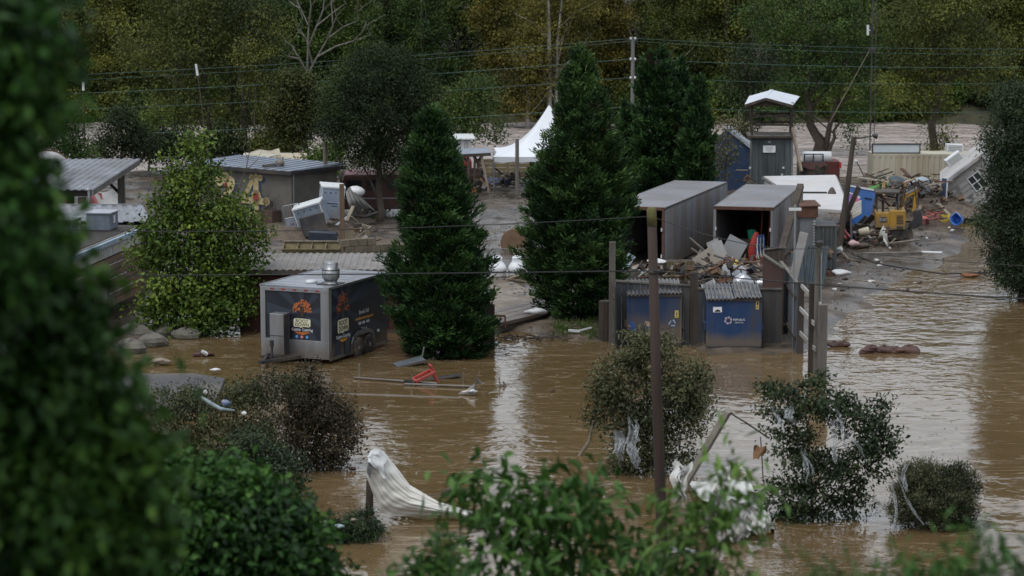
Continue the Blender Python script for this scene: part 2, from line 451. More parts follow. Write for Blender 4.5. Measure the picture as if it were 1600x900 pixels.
def near_bank(x, y): return np.maximum(12.0 - .25 * y, -2) + .12 * wob(x, y)
grid_obj('hillside', -60, 60, -12, 56, 90, 60, near_bank, bank)
def far_bank(x, y): return np.clip((y - 191.8 + .25 * wob(x * .3, 0)) * .35, -1, 1.4) + np.clip((y - 205) * .11, 0, 16) + .15 * wob(x, y)
grid_obj('far_bank', -260, 260, 186, 420, 130, 80, far_bank, bank)
bm_ = MB(); bm_.bb(-3000, 3000, -1500, 4500, -3.4, -3.0); g0 = bm_.obj('ground', bank); g0['kind'] = 'structure'

def watermat(name, c1, c2, rough, sc1, st1, mask_scale, lo, hi, base_amt, rot=0, sx=1.0, sy=1.0, sc2=.35, st2=.3, scum=0):
    m = bpy.data.materials.new(name); m.use_nodes = True
    n, l = m.node_tree.nodes, m.node_tree.links; b = n['Principled BSDF']
    b.inputs['Roughness'].default_value = rough; b.inputs['IOR'].default_value = 1.33
    tc = n.new('ShaderNodeTexCoord'); mp = n.new('ShaderNodeMapping'); mp.inputs['Scale'].default_value = (sx, sy, 1); mp.inputs['Rotation'].default_value = (0, 0, rot)
    l.new(tc.outputs['Object'], mp.inputs[0])
    def noise(s, d, v=None, dist=0):
        t = n.new('ShaderNodeTexNoise'); t.inputs['Scale'].default_value = s; t.inputs['Detail'].default_value = d; t.inputs['Distortion'].default_value = dist
        l.new(v or mp.outputs[0], t.inputs['Vector']); return t
    cn = noise(.07, 5, tc.outputs['Object'])
    r = n.new('ShaderNodeValToRGB'); r.color_ramp.elements[0].position = .38; r.color_ramp.elements[1].position = .62
    r.color_ramp.elements[0].color = (*c1, 1); r.color_ramp.elements[1].color = (*c2, 1)
    l.new(cn.outputs[0], r.inputs[0]); l.new(r.outputs[0], b.inputs['Base Color'])
    if scum:
        m3 = n.new('ShaderNodeMapping'); m3.inputs['Scale'].default_value = (.35, 1.1, 1); m3.inputs['Rotation'].default_value = (0, 0, .35); l.new(tc.outputs['Object'], m3.inputs[0])
        sc_ = noise(.55, 9, m3.outputs[0], 1.6); rp = n.new('ShaderNodeValToRGB'); el = rp.color_ramp.elements
        el[0].position = .485; el[0].color = (0, 0, 0, 1); el[1].position = .515; el[1].color = (0, 0, 0, 1); q_ = el.new(.5); q_.color = (scum, scum, scum, 1)
        l.new(sc_.outputs[0], rp.inputs[0]); mxx = n.new('ShaderNodeMix'); mxx.data_type = 'RGBA'; l.new(rp.outputs[0], mxx.inputs[0]); l.new(r.outputs[0], mxx.inputs[6]); mxx.inputs[7].default_value = (.34, .28, .2, 1); l.new(mxx.outputs[2], b.inputs['Base Color'])
    mk = noise(mask_scale, 3, tc.outputs['Object']); mr = n.new('ShaderNodeMapRange'); mr.inputs[1].default_value = lo; mr.inputs[2].default_value = hi
    mr.inputs[3].default_value = base_amt; mr.inputs[4].default_value = 1; l.new(mk.outputs[0], mr.inputs[0])
    a = noise(sc1, 2.5, dist=.4); c = noise(sc2, 1.5)
    mu = n.new('ShaderNodeMath'); mu.operation = 'MULTIPLY'; l.new(a.outputs[0], mu.inputs[0]); mu.inputs[1].default_value = st1
    mu3 = n.new('ShaderNodeMath'); mu3.operation = 'MULTIPLY'; l.new(mu.outputs[0], mu3.inputs[0]); l.new(mr.outputs[0], mu3.inputs[1])
    mu2 = n.new('ShaderNodeMath'); mu2.operation = 'MULTIPLY_ADD'; l.new(c.outputs[0], mu2.inputs[0]); mu2.inputs[1].default_value = st2; l.new(mu3.outputs[0], mu2.inputs[2])
    bp = n.new('ShaderNodeBump'); bp.inputs['Strength'].default_value = 1; bp.inputs['Distance'].default_value = 1
    l.new(mu2.outputs[0], bp.inputs['Height']); l.new(bp.outputs[0], b.inputs['Normal'])
    return m
wm = watermat('flood_water', (.106, .070, .032), (.136, .093, .046), .04, 1.8, .05, .055, .40, .58, .18, sc2=.5, st2=.05, scum=.5)
rm = watermat('river_water', (.33, .285, .26), (.41, .36, .335), .16, 1.5, .55, .06, .35, .6, .5, sx=.55, sy=1.2, sc2=.3, st2=.8)
grid_obj('flood_water', -150, 150, 38, 140, 2, 2, lambda x, y: 0 * x, wm)
grid_obj('river', -260, 260, 140, 205, 260, 130, lambda x, y: .06 * wob(x * .9, y * 1.5) - .02, rm)

# asphalt verge on the near left bank
b = MB(); pv = [P(x, y, yy) for x, y, yy in ((120, 596, 80.2), (300, 592, 80.6), (352, 600, 79.6), (330, 640, 74.5), (120, 645, 74))]
for q in pv: q.z = .14
b.slab(pv, .5)
o = b.obj('asphalt_verge', mat('asphalt', (.085, .085, .09), (.05, .05, .054), .85, 9, bump=.6, stain=(.15, .13, .1), stain_amt=.4)); o['kind'] = 'structure'

# ---------------------------------------------------------------- leaf colours
LM = dict(
    green=leafmat('leaf_green', (.012, .027, .006), (.056, .094, .018), (.15, .205, .038), hue=.02),
    olive=leafmat('leaf_olive', (.018, .026, .005), (.070, .088, .016), (.19, .205, .034), hue=.015),
    yellow=leafmat('leaf_yellow', (.026, .028, .007), (.10, .095, .018), (.26, .22, .04), hue=.012),
    dark=leafmat('leaf_dark', (.006, .011, .004), (.024, .040, .011), (.085, .115, .03), hue=.015),
    conif=leafmat('leaf_conifer', (.003, .011, .004), (.015, .044, .012), (.068, .135, .032), hue=.012, dead=(.04, .03, .017)),
    sap=leafmat('leaf_sapling', (.016, .040, .006), (.058, .105, .015), (.17, .23, .035), hue=.008),
    fore=leafmat('leaf_foreground', (.005, .024, .005), (.026, .082, .013), (.10, .22, .035), hue=.02),
    bright=leafmat('leaf_bright', (.010, .04, .008), (.045, .115, .02), (.12, .22, .045), hue=.02),
    willow=leafmat('leaf_willow', (0.013, 0.026, 0.013), (0.033, 0.053, 0.022), (0.083, 0.105, 0.044)),
    grey=leafmat('leaf_greyish', (0.036, 0.043, 0.019), (0.090, 0.094, 0.043), (0.204, 0.186, 0.102)),
    dry=leafmat('leaf_dry', (.018, .016, .010), (.055, .047, .026), (.14, .115, .065), hue=.01),
    autumn=leafmat('leaf_autumn', (.014, .024, .006), (.055, .068, .016), (.17, .13, .03), hue=.01),
    brush=leafmat('leaf_brush', (.018, .025, .010), (.055, .066, .027), (.15, .155, .075), hue=.012),
    twig=leafmat('leaf_twiggy', (.014, .019, .009), (.045, .054, .024), (.12, .12, .06), hue=.01)
)
bark = mat('bark_brown', (.10, .082, .065), (.045, .036, .03), .9, 5, bump=.6, streak=True)
barkd = MATS.get('bark_dark') or mat('bark_dark', (.07, .055, .045), (.035, .028, .022), .9, 6, bump=.5)
barkp = mat('bark_pale', (.42, .40, .36), (.17, .155, .135), .8, 3, bump=.3, streak=True)

# ---------------------------------------------------------------- wooded far bank: shared crowns, each tree its own object
def proto_tree(i, H, rx, pale):
    rg = random.Random(100 + i); lobes = []
    for k in range(9):
        h = .10 + .86 * k / 8; rr = rx * (.55 + .6 * math.sin(PI * min(1, h + .12)) ** 1.0) * .62
        a = rg.uniform(0, 2 * PI); q = rx * rg.uniform(.1, .55)
        lobes.append((q * math.cos(a), q * math.sin(a), h * H, rr * rg.uniform(.8, 1.2), rr * rg.uniform(.8, 1.2), H * .10))
    return broad('bank_tree', 'x', (0, -500, 0), lobes, 200 + i, LM['green'], barkp if pale else bark, (rg.uniform(-.6, .6), 0, H * .93), .2, 46, .42, .24, .14, 44, .25, nl=16, shell=.45)
protos = [proto_tree(i, (13, 15, 12, 14)[i], (3.0, 3.4, 2.7, 3.2)[i], i in (1, 3)) for i in range(4)]
rg = random.Random(11)
n_t = 0; first = [True] * 4
GREEN_L = 'green leafy tree on the wooded far bank behind the brown river'
OLIVE_L = 'olive-brown early autumn tree on the wooded far bank behind the brown river'
YEL_L = 'yellow-leaved tree on the far bank behind the white tent'
for row, (Y0, step, jit) in enumerate(((197, 4.6, 1.4), (207, 5.2, 2.0), (219, 6.2, 2.5), (234, 7.5, 3))):
    x = -58 + row * 1.7
    while x < 58:
        px = 800 + x / Y0 * F * 1.0
        k = rg.randrange(4); Y = Y0 + rg.uniform(-jit, jit)
        if 770 < px < 1010 and row < 2: pal, lb, gp = 'yellow', YEL_L, 'yellow trees on the far bank'
        elif (150 < px < 430 or px > 1370 or 1010 < px < 1130) and rg.random() < .75: pal, lb, gp = 'olive', OLIVE_L, 'olive trees on the far bank'
        elif rg.random() < .28: pal, lb, gp = 'olive', OLIVE_L, 'olive trees on the far bank'
        else: pal, lb, gp = ('dark' if rg.random() < .3 and row > 0 else 'green'), GREEN_L, 'green trees on the far bank'
        z = float(far_bank(np.array(x), np.array(Y))) - .1
        dup(protos[k], (x, Y, z), rg.uniform(0, 6.28), rg.uniform(.8, 1.12), lb, gp, {'crown': LM[pal]})
        x += step * rg.uniform(.7, 1.3)
def drop(root):
    for c in list(root.children): drop(c)
    bpy.data.objects.remove(root)
# low growth at the far water's edge
bp = broad('bank_bush', 'x', (0, -500, 0), [(0, 0, .9, 1.7, 1.3, 1.1), (1.3, .3, .6, 1.1, 1, .8), (-1.3, 0, .7, 1.2, 1, .9)], 300, LM['green'], bark, (0, 0, 1.4), .06, 46, .3, .26, .13, 34, cat='bush', nl=6)
for i in range(78):
    x = -56 + i * 1.47 + rg.uniform(-.8, .8); Y = 193.0 + rg.uniform(-.9, 3.4)
    pal = rg.choice(['green', 'olive', 'green', 'dark', 'green', 'olive'])
    dup(bp, (x, Y, float(far_bank(np.array(x), np.array(Y))) - .25), rg.uniform(0, 6.28), rg.uniform(.75, 1.25), 'low bush on the edge of the far river bank', 'bushes along the far water edge', {'foliage': LM[pal]})
for i in range(60):
    x = -56 + i * 1.95 + rg.uniform(-.8, .8); Y = rg.uniform(197, 202)
    dup(bp, (x, Y, float(far_bank(np.array(x), np.array(Y))) - .2), rg.uniform(0, 6.28), rg.uniform(1.0, 1.6), 'thick undergrowth bush among the trunks of the far wooded bank', 'undergrowth bushes of the far wood', {'foliage': LM[rg.choice(['olive', 'green', 'green', 'dark'])]})
for p_ in protos + [bp]: drop(p_)

# trunks of pale sycamores standing out on the far bank
def bare(name, label, base, pts_list, m, cat='tree'):
    t = thing(name, label, cat, base)
    mb = MB()
    for pts, r0, r1 in pts_list:
        n = len(pts); mb.tube([Vector(q) - base for q in pts], [r0 + (r1 - r0) * i / (n - 1) for i in range(n)], 7)
    mb.obj('trunk', m, t, True); return t
Yb = 168
q = lambda x, y, d=0: P(x, y, Yb + d)
sy = []
sy.append(([q(478, 275), q(478, 200), q(480, 140), q(480, 112)], .16, .11))
for pts in ([(480, 112), (468, 92), (455, 70), (430, 56)], [(480, 112), (481, 70), (482, 40), (470, 14), (455, -20)], [(480, 118), (492, 95), (512, 60), (536, 42), (560, 32)],
            [(481, 75), (495, 40), (520, 20), (540, 5)], [(497, 88), (525, 72), (552, 64), (580, 54)], [(482, 42), (486, 10), (482, -20)], [(468, 92), (450, 88), (440, 82)], [(488, 100), (478, 60), (466, 42)],
            [(512, 60), (520, 40), (518, 10)], [(470, 14), (460, 8), (450, 0)], [(495, 40), (505, 15), (508, -20)]):
    d = [random.Random(str(pts)).uniform(-2, 2) * i / 3 for i in range(len(pts))]
    sy.append(([q(a, b_, dd) for (a, b_), dd in zip(pts, d)], .07, .018))
    for kk in range(2):
        r2 = random.Random(str(pts) + str(kk)); a, b_ = pts[-2 + kk]; sy.append(([q(a, b_, d[-2 + kk]), q(a + r2.uniform(-16, 16), b_ - 14, 0), q(a + r2.uniform(-26, 26), b_ - 32, 0)], .03, .01))
bare('bare_sycamore', 'tall bare sycamore with forking pale limbs, nearly leafless', q(478, 275), sy, mat('bark_sycamore', (.20, .19, .165), (.085, .078, .066), .85, 3, bump=.3, streak=True))
Yb = 189
yl = broad('sycamore_tree', 'tallest yellowing sycamore with two pale trunks above the white tent', q(862, 190), [tuple(q(x, y, d) - q(862, 190)) + (rx, 1.6, rz) for x, y, d, rx, rz in ((850, 60, 0, 1.7, 1.5), (890, 40, 1, 1.9, 1.6), (835, 20, 1, 1.6, 1.5), (880, 100, 0, 1.4, 1.2), (840, 120, 0, 1.2, 1.1), (905, -10, 0, 2, 2), (845, -40, 0, 2, 2), (820, 90, .5, 1.1, 1.2))],
           41, LM['yellow'], barkp, tuple(q(852, -60) - q(862, 190)), .24, 44, .38, .24, .13, 30, nl=14, more_trunks=(((.15, 0, -.3), tuple(q(880, -30) - q(862, 190)), .17),))
yl2 = broad('sycamore_tree', 'smaller yellow sycamore with a slim white trunk left of the white tent', q(825, 196), [tuple(q(x, y) - q(825, 196)) + (rx, 1.2, rz) for x, y, rx, rz in ((800, 125, 1.3, 1.0), (845, 135, 1.0, .9), (815, 165, 1.3, .8), (835, 100, .9, .9), (790, 160, .9, .7))],
            42, LM['yellow'], barkp, tuple(q(820, 82) - q(825, 196)), .17, 40, .35, .22, .12, 30, nl=9)

# ---------------------------------------------------------------- trees of the near river bank
def tree_px(name, label, px, py, Y, lobes, seed, pal, bark_m, top, r, density=45, cr=.3, L=.17, W=.085, per=42, droop=.3, nl=12, group=None, shell=.45, more=(), cat='tree', z=None, twigs=0):
    base = P(px, py, Y)
    if z is not None: base.z = z
    lb = [tuple(P(x, y, Y + d) - base) + (rx * Y / F, (rx + rz) / 2 * Y / F, rz * Y / F) for x, y, d, rx, rz in lobes]
    mt = [((0.25 * (i + 1), .1, -.3), tuple(P(tx, ty, Y) - base), rr) for i, (tx, ty, rr) in enumerate(more)]
    return broad(name, label, base, lb, seed, LM[pal], bark_m, tuple(P(top[0], top[1], Y) - base), r, density, cr, L, W, per, droop, group, nl, twigs, shell, cat=cat, more_trunks=mt)

tree_px('bank_tree', 'slender bank tree with a leaning pale trunk left of the mural building', 336, 252, 152, [(300, 60, 0, 55, 45), (340, 30, 1, 60, 50), (270, 110, 0, 45, 40), (330, 120, 0, 40, 35), (310, 165, 0, 35, 25), (290, 190, 0, 30, 14), (350, 200, 0, 24, 12), (260, 165, 0, 36, 20), (280, 10, 0, 55, 45), (230, 70, 1, 50, 45)], 51, 'olive', bark, (305, 20), .15, 44, .4, .2, .1, 34, nl=12, z=.2)
tree_px('bank_tree', 'dark straight trunked tree leaning over the river behind the mural roof', 357, 250, 153, [(375, 80, 0, 50, 40), (400, 130, 0, 40, 36), (360, 170, 0, 34, 24), (405, 175, 0, 26, 18), (410, 40, 0, 50, 45), (350, 0, 0, 55, 40), (385, 185, 0, 30, 18)], 52, 'olive', barkd, (362, 10), .15, 40, .4, .2, .1, 34, nl=10, z=.2)
tree_px('bank_tree', 'ivy-wrapped stout trunk on the bank, right of the dark straight tree', 377, 250, 151, [(378, 205, 0, 12, 34), (374, 165, 0, 14, 24), (420, 90, 1, 40, 40), (390, 20, 1, 50, 40)], 53, 'dark', barkd, (378, 60), .24, 36, .28, .18, .09, 30, nl=8, z=.2)
tree_px('bank_tree', 'thin bent brown tree right of the ivy-wrapped trunk on the bank', 396, 246, 150, [(398, 120, 0, 28, 26), (412, 160, 0, 24, 18), (392, 80, 0, 30, 26)], 54, 'olive', bark, (400, 70), .09, 32, .35, .18, .09, 30, nl=8, z=.2)
tree_px('shade_tree', 'small orange tinged tree beside the cream camper on the river bank', 455, 275, 138, [(455, 130, 0, 30, 22), (445, 165, 0, 30, 26), (470, 195, 0, 34, 24), (450, 220, 0, 26, 20), (480, 150, 0, 26, 24), (432, 190, 0, 14, 16)], 55, 'autumn', bark, (456, 120), .15, 56, .3, .17, .09, 42, nl=10, z=.3)
tree_px('bank_shrub', 'dark evergreen shrub behind the grey corrugated pavilion', 190, 250, 138, [(190, 205, 0, 34, 26), (165, 232, 0, 26, 20), (215, 228, 0, 30, 22), (190, 180, 0, 18, 14)], 56, 'dark', barkd, (190, 180), .1, 50, .28, .16, .08, 40, nl=7, z=.3, cat='shrub')
tree_px('bank_shrub', 'mid green leafy shrub behind the left end of the pavilion', 105, 262, 134, [(100, 215, 0, 34, 26), (80, 180, 0, 24, 24), (125, 235, 0, 24, 16)], 57, 'green', bark, (95, 170), .08, 40, .32, .2, .1, 34, nl=7, z=.3, cat='shrub')
tree_px('bank_shrub', 'green shrub growing against the cream camper side', 505, 290, 131, [(500, 258, 0, 22, 16), (515, 238, 0, 20, 14), (488, 250, 0, 14, 12), (510, 272, 0, 22, 10)], 58, 'sap', bark, (505, 235), .05, 34, .28, .17, .09, 30, nl=6, z=.3, cat='shrub')
for i, (px, py, w_, pal, lab) in enumerate(((268, 252, 40, 'dark', 'dark brush pile and shrub on the bank left of the leaning pale trunk'), (345, 250, 26, 'dark', 'low dark scrub at the feet of the straight bank trunks'), (420, 250, 30, 'olive', 'olive scrub on the bank right of the thin bent tree'), (232, 240, 24, 'green', 'small green scrub right of the dark evergreen shrub'))):
    tree_px('bank_shrub', lab, px, py, 148 + i, [(px, py - 26, 0, w_, 18), (px - w_ * .7, py - 16, 0, w_ * .6, 14), (px + w_ * .7, py - 18, 0, w_ * .6, 14), (px + 6, py - 46, 0, w_ * .5, 14)], 150 + i, pal, barkd, (px, py - 50), .07, 30, .34, .2, .1, 34, nl=10, z=.1, cat='shrub', twigs=20)
# round dark crown in the middle
Yr = 122.6
tree_px('round_tree', 'large round dark crowned tree with a slim grey trunk behind the first conifer', 592, 347, Yr, [(595, 120, 0, 66, 42), (540, 150, 0, 42, 44), (650, 150, 0, 42, 46), (560, 205, 0, 56, 46), (630, 210, 0, 56, 46), (595, 175, -1, 70, 60), (595, 250, 0, 50, 26), (523, 195, 0, 26, 36), (665, 200, 0, 30, 40), (600, 95, 0, 44, 24)], 61, 'dark', bark, (594, 150), .2, 92, .27, .15, .055, 64, -.25, nl=22, z=.25, shell=.6)
tree_px('bank_tree', 'three-stemmed green tree on the river bank right of the lookout tower', 1278, 238, 163, [(1255, 120, 0, 56, 42), (1310, 90, 0, 58, 46), (1230, 60, 0, 50, 44), (1290, 30, 0, 64, 44), (1345, 130, 0, 42, 38), (1215, 145, 0, 36, 32), (1330, 180, 0, 30, 22), (1240, 180, 0, 30, 16), (1350, 50, 0, 46, 44), (1200, 20, 0, 50, 44), (1330, 215, 0, 12, 20)], 63, 'green', barkd, (1258, 60), .36, 46, .36, .2, .1, 38, nl=14, z=.1, more=((1326, 70, .22), (1318, 170, .16)))
tree_px('bank_tree', 'ivy-covered dark trunk tree on the bank above the cream container', 1462, 240, 158, [(1462, 190, 0, 15, 50), (1475, 225, 0, 20, 14), (1440, 90, 0, 56, 46), (1500, 70, 0, 60, 50), (1420, 30, 0, 60, 44), (1480, 10, 0, 64, 44), (1545, 100, 0, 44, 44), (1450, 130, 0, 44, 28), (1405, 130, 0, 34, 30)], 64, 'olive', barkd, (1464, 40), .3, 50, .36, .2, .1, 38, nl=14, z=.1)
tree_px('bank_tree', 'dark ivy tree standing behind the left side of the lookout tower', 1164, 262, 150, [(1166, 190, 0, 13, 40), (1158, 140, 0, 30, 30), (1180, 100, 0, 40, 36)], 65, 'dark', barkd, (1166, 90), .25, 40, .32, .2, .1, 36, nl=8, z=.2)
tree_px('bank_shrub', 'pale green creeper bush hanging over the tilted navy container', 1135, 300, 131, [(1128, 232, 0, 20, 22), (1140, 195, 0, 22, 16), (1120, 260, 0, 14, 16)], 66, 'grey', bark, (1132, 200), .06, 22, .3, .16, .09, 20, nl=6, z=.3, cat='shrub')
tree_px('bank_tree', 'dark leafy bough tree over the river left of the white tent', 730, 268, 150, [(720, 200, 0, 36, 16), (755, 190, 0, 34, 16), (700, 170, 0, 40, 30), (770, 210, 0, 18, 10), (740, 150, 0, 44, 34)], 67, 'green', bark, (725, 140), .16, 40, .35, .2, .1, 34, nl=9, z=.2)
# near right: willow over the road
tree_px('willow_tree', 'bushy dark willow at the right edge standing in the flooded road', 1600, 466, 98, [(1580, 215, 0, 42, 44), (1600, 170, 0, 44, 40), (1574, 285, 0, 36, 42), (1610, 260, 0, 60, 60), (1565, 345, 0, 44, 34), (1620, 340, 0, 60, 50), (1585, 420, 0, 40, 34), (1625, 430, 0, 44, 34), (1572, 385, 0, 26, 26), (1590, 150, 0, 18, 20)], 68, 'willow', barkd, (1600, 190), .22, 95, .24, .16, .045, 60, .15, nl=16, z=0, shell=.5)
# sapling, bright green
tree_px('sapling_tree', 'bright green young tree with two leader tips before the mural building', 312, 520, 89.6, [(308, 232, 0, 12, 26), (272, 262, 0, 10, 22), (298, 285, 0, 34, 22), (345, 318, 0, 30, 24), (270, 318, 0, 30, 22), (318, 345, 0, 40, 22), (372, 350, 0, 26, 18), (248, 352, 0, 26, 20), (290, 385, 0, 46, 24), (360, 392, 0, 40, 22), (245, 402, 0, 30, 24), (312, 425, 0, 50, 24), (268, 446, 0, 40, 24), (362, 436, 0, 40, 22), (310, 472, 0, 56, 26), (252, 482, 0, 30, 22), (362, 478, 0, 40, 24), (320, 266, 0, 14, 18), (398, 404, 0, 16, 10), (232, 372, 0, 10, 10), (392, 362, 0, 10, 10), (310, 500, 0, 60, 14)], 70, 'sap', bark, (308, 250), .1, 15, .33, .17, .115, 58, .2, nl=40, z=.15, shell=.2)

# conifers
conifer('conifer_tree', 'dark green conifer beside the food trailer', P(695, 548, 84.9).to_tuple()[:2] + (0,), 8.35, [(0, 1.42), (.08, 1.58), (.2, 1.64), (.34, 1.48), (.5, 1.38), (.65, 1.24), (.78, .86), (.9, .46), (1, .05)], 81, LM['conif'], 700, 175, .19, .052, lean=(-.45, 0))
conifer('conifer_tree', 'tall dark conifer left of the two shipping containers', P(908, 492, 92.6).to_tuple()[:2] + (.2,), 9.65, [(0, 1.35), (.06, 1.75), (.16, 2.12), (.3, 2.18), (.42, 2.05), (.55, 1.55), (.72, 1.08), (.86, .66), (.95, .3), (1, .05)], 82, LM['conif'], 760, 175, .2, .054, lean=(-.05, 0))
conifer('conifer_tree', 'broad conifer behind the roof of the left shipping container', P(1025, 335, 124).to_tuple()[:2] + (.3,), 8.3, [(0, 1.85), (.2, 1.95), (.42, 1.72), (.62, 1.3), (.8, .85), (.93, .35), (1, .05)], 83, LM['conif'], 420, 100, .23, .085, lean=(.1, 0))
conifer('conifer_tree', 'narrow conifer at the right of the clump behind the containers', P(1085, 335, 122.5).to_tuple()[:2] + (.3,), 6.9, [(0, 1.0), (.25, 1.0), (.5, .85), (.75, .55), (.92, .25), (1, .04)], 84, LM['conif'], 260, 90, .23, .085, lean=(.15, 0))
conifer('conifer_tree', 'middle conifer of the clump, wedged between the broad and the narrow one', P(1060, 335, 126).to_tuple()[:2] + (.3,), 7.6, [(0, 1.4), (.25, 1.4), (.5, 1.1), (.75, .7), (.92, .3), (1, .04)], 85, LM['conif'], 280, 90, .23, .085)
conifer('conifer_tree', 'leftmost low conifer filling the clump foot behind the tall conifer', P(980, 335, 125).to_tuple()[:2] + (.3,), 5.6, [(0, 1.2), (.3, 1.15), (.6, .8), (.85, .35), (1, .04)], 86, LM['conif'], 220, 90, .23, .085)

# ---------------------------------------------------------------- shrubs in the flood
SHR = []
def shrub(label, px, py, Y, lobes, seed, pal, top, density, cr, L, W, per=36, droop=.25, nl=22, twigs=20, bark_m=None, shell=.3, z=0.0):
    t = tree_px('flooded_shrub', label, px, py, Y, lobes, seed, pal, bark_m or bark, top, .05, density, cr, L, W, per, droop, nl, None, shell, cat='shrub', z=z, twigs=twigs)
    SHR.append(t); return t
shrub('grey-green shrub in the water behind the rusty foreground pole', 1010, 745, 66, [(1020, 560, 0, 52, 40), (975, 590, 0, 42, 40), (1065, 600, 0, 42, 44), (960, 650, 0, 38, 40), (1030, 640, 0, 60, 50), (1085, 650, 0, 24, 36), (1000, 700, 0, 50, 36), (1050, 700, 0, 40, 30), (1000, 535, 0, 30, 22), (945, 610, 0, 24, 40), (1000, 735, 0, 50, 20), (1090, 610, 0, 22, 40)], 91, 'grey', (1010, 560), 46, .16, .12, .055, 36, twigs=50)
shrub('open leafy shrub strung with plastic shreds right of the leaning post', 1270, 832, 60.5, [(1225, 630, 0, 36, 30), (1275, 625, 0, 40, 34), (1330, 650, 0, 44, 30), (1285, 600, 0, 14, 22), (1370, 690, 0, 36, 32), (1340, 730, 0, 46, 34), (1280, 740, 0, 50, 40), (1230, 780, 0, 46, 40), (1325, 790, 0, 40, 26), (1375, 640, 0, 16, 26), (1240, 690, 0, 40, 40), (1205, 610, 0, 20, 16), (1250, 815, 0, 56, 20), (1395, 700, 0, 14, 14), (1365, 655, 0, 12, 14)], 92, 'willow', (1260, 640), 24, .13, .13, .065, 30, twigs=120, nl=40)
shrub('dense rounded twiggy shrub with a plastic wisp on its left side', 1460, 836, 59.8, [(1460, 780, 0, 66, 50), (1440, 745, 0, 36, 26), (1490, 760, 0, 36, 36), (1415, 790, 0, 26, 36), (1500, 800, 0, 30, 32)], 93, 'twig', (1462, 740), 96, .1, .09, .026, 60, -.35, twigs=90, nl=40)
shrub('reddish brown drowned bush left of the draped white sheet', 500, 752, 66.5, [(500, 640, 0, 44, 40), (520, 690, 0, 42, 42), (470, 620, 0, 40, 34), (490, 725, 0, 34, 22), (450, 680, 0, 44, 44), (480, 585, 0, 24, 18), (545, 665, 0, 16, 26)], 94, 'dry', (485, 610), 46, .16, .115, .05, 38, twigs=60)
shrub('thin olive brush tangled with pale blue plastic, beside the asphalt verge', 330, 770, 65, [(300, 650, 0, 50, 40), (270, 700, 0, 50, 44), (350, 690, 0, 56, 44), (390, 640, 0, 46, 36), (310, 740, 0, 60, 34), (250, 640, 0, 34, 36), (400, 700, 0, 40, 40), (430, 600, 0, 40, 26), (380, 615, 0, 40, 22), (300, 620, 0, 40, 20)], 95, 'brush', (330, 640), 44, .17, .12, .045, 36, twigs=200)
shrub('small dark green clump of brush and litter in front of the white sheet', 540, 858, 58.4, [(520, 830, 0, 34, 18), (560, 815, 0, 30, 18), (545, 838, 0, 44, 16), (585, 830, 0, 16, 10)], 96, 'willow', (555, 800), 50, .09, .10, .03, 44, twigs=20)
shrub('leafy green sprig bush with dark twigs below the brown bush', 420, 800, 60, [(400, 690, 0, 36, 22), (450, 720, 0, 32, 20), (420, 745, 0, 36, 26), (380, 720, 0, 40, 26), (460, 760, 0, 22, 14), (395, 770, 0, 40, 20)], 97, 'willow', (420, 690), 26, .13, .12, .055, 30, twigs=30)

# ---------------------------------------------------------------- blurred growth on the near slope
def near(name, label, px, py, Y, lobes, seed, pal, top, density, cr, L, W, per, droop=.5, nl=16, cat='bush', r=.05, shell=.35):
    base = P(px, py, Y); base.z = float(near_bank(np.array(base.x), np.array(Y))) - .1
    lb = [tuple(P(x, y, Y + d) - base) + (rx * Y / F, (rx + rz) / 2 * Y / F * 1.2, rz * Y / F) for x, y, d, rx, rz in lobes]
    return broad(name, label, base, lb, seed, LM[pal], bark, tuple(P(top[0], top[1], Y) - base), r, density, cr, L, W, per, droop, None, nl, 0, shell, cat=cat)
near('leafy_tree', 'blurred dark green tree filling the upper left edge', -140, 900, 13, [(-34, 40, 0, 60, 60), (1, 110, 0, 36, 46), (-59, 170, 0, 70, 60), (-16, 205, 0.5, 30, 32), (-44, 290, 0, 44, 50), (6, 10, 0.5, 34, 30), (-104, 100, 0, 80, 120), (-104, 300, 0, 80, 100), (26, 178, 0, 14, 18), (-64, 400, 0, 80, 80), (-34, 350, 0, 50, 46), (44, 60, 0, 14, 24), (34, 130, 0, 12, 16)], 111, 'fore', (10, 60), 42, .13, .115, .055, 56, cat='tree', r=.03, shell=.1)
near('vine_thicket', 'blurred mass of broad green vine leaves down the left side', 60, 900, 14.5, [(0, 380, 0, 60, 46), (42, 440, 0, 48, 46), (-10, 500, 0, 100, 76), (65, 530, 0, 54, 50), (85, 610, 0, 60, 56), (10, 640, 0, 110, 90), (120, 690, 0, 54, 46), (60, 760, 0, 120, 90), (-10, 800, 0, 120, 100), (155, 770, 0, 60, 50), (52, 388, 0, 18, 16), (-80, 600, 0, 120, 160), (-30, 330, 0, 50, 36), (-60, 800, 0, 120, 120), (108, 500, 0, 16, 18), (145, 585, 0, 16, 18), (180, 655, 0, 16, 16), (202, 720, 0, 26, 24), (130, 840, 0, 90, 60)], 112, 'fore', (90, 420), 46, .135, .12, .075, 56, shell=.1)
near('leafy_bush', 'green broad leaved bush at the lower left in front of the drowned bush', 330, 900, 30, [(330, 800, 0, 70, 50), (290, 770, 0, 46, 34), (400, 830, 0, 60, 50), (250, 830, 0, 70, 60), (350, 870, 0, 100, 50), (440, 870, 0, 44, 40), (200, 880, 0, 90, 60), (380, 790, 0, 36, 24), (345, 765, 0, 30, 20), (455, 830, 0, 22, 22), (300, 742, 0, 14, 14), (362, 750, 0, 12, 16), (425, 792, 0, 16, 14), (470, 858, 0, 14, 16), (255, 775, 0, 30, 24), (100, 900, 0, 100, 60), (450, 905, 0, 40, 40)], 113, 'fore', (330, 800), 46, .22, .12, .075, 70, shell=.1)
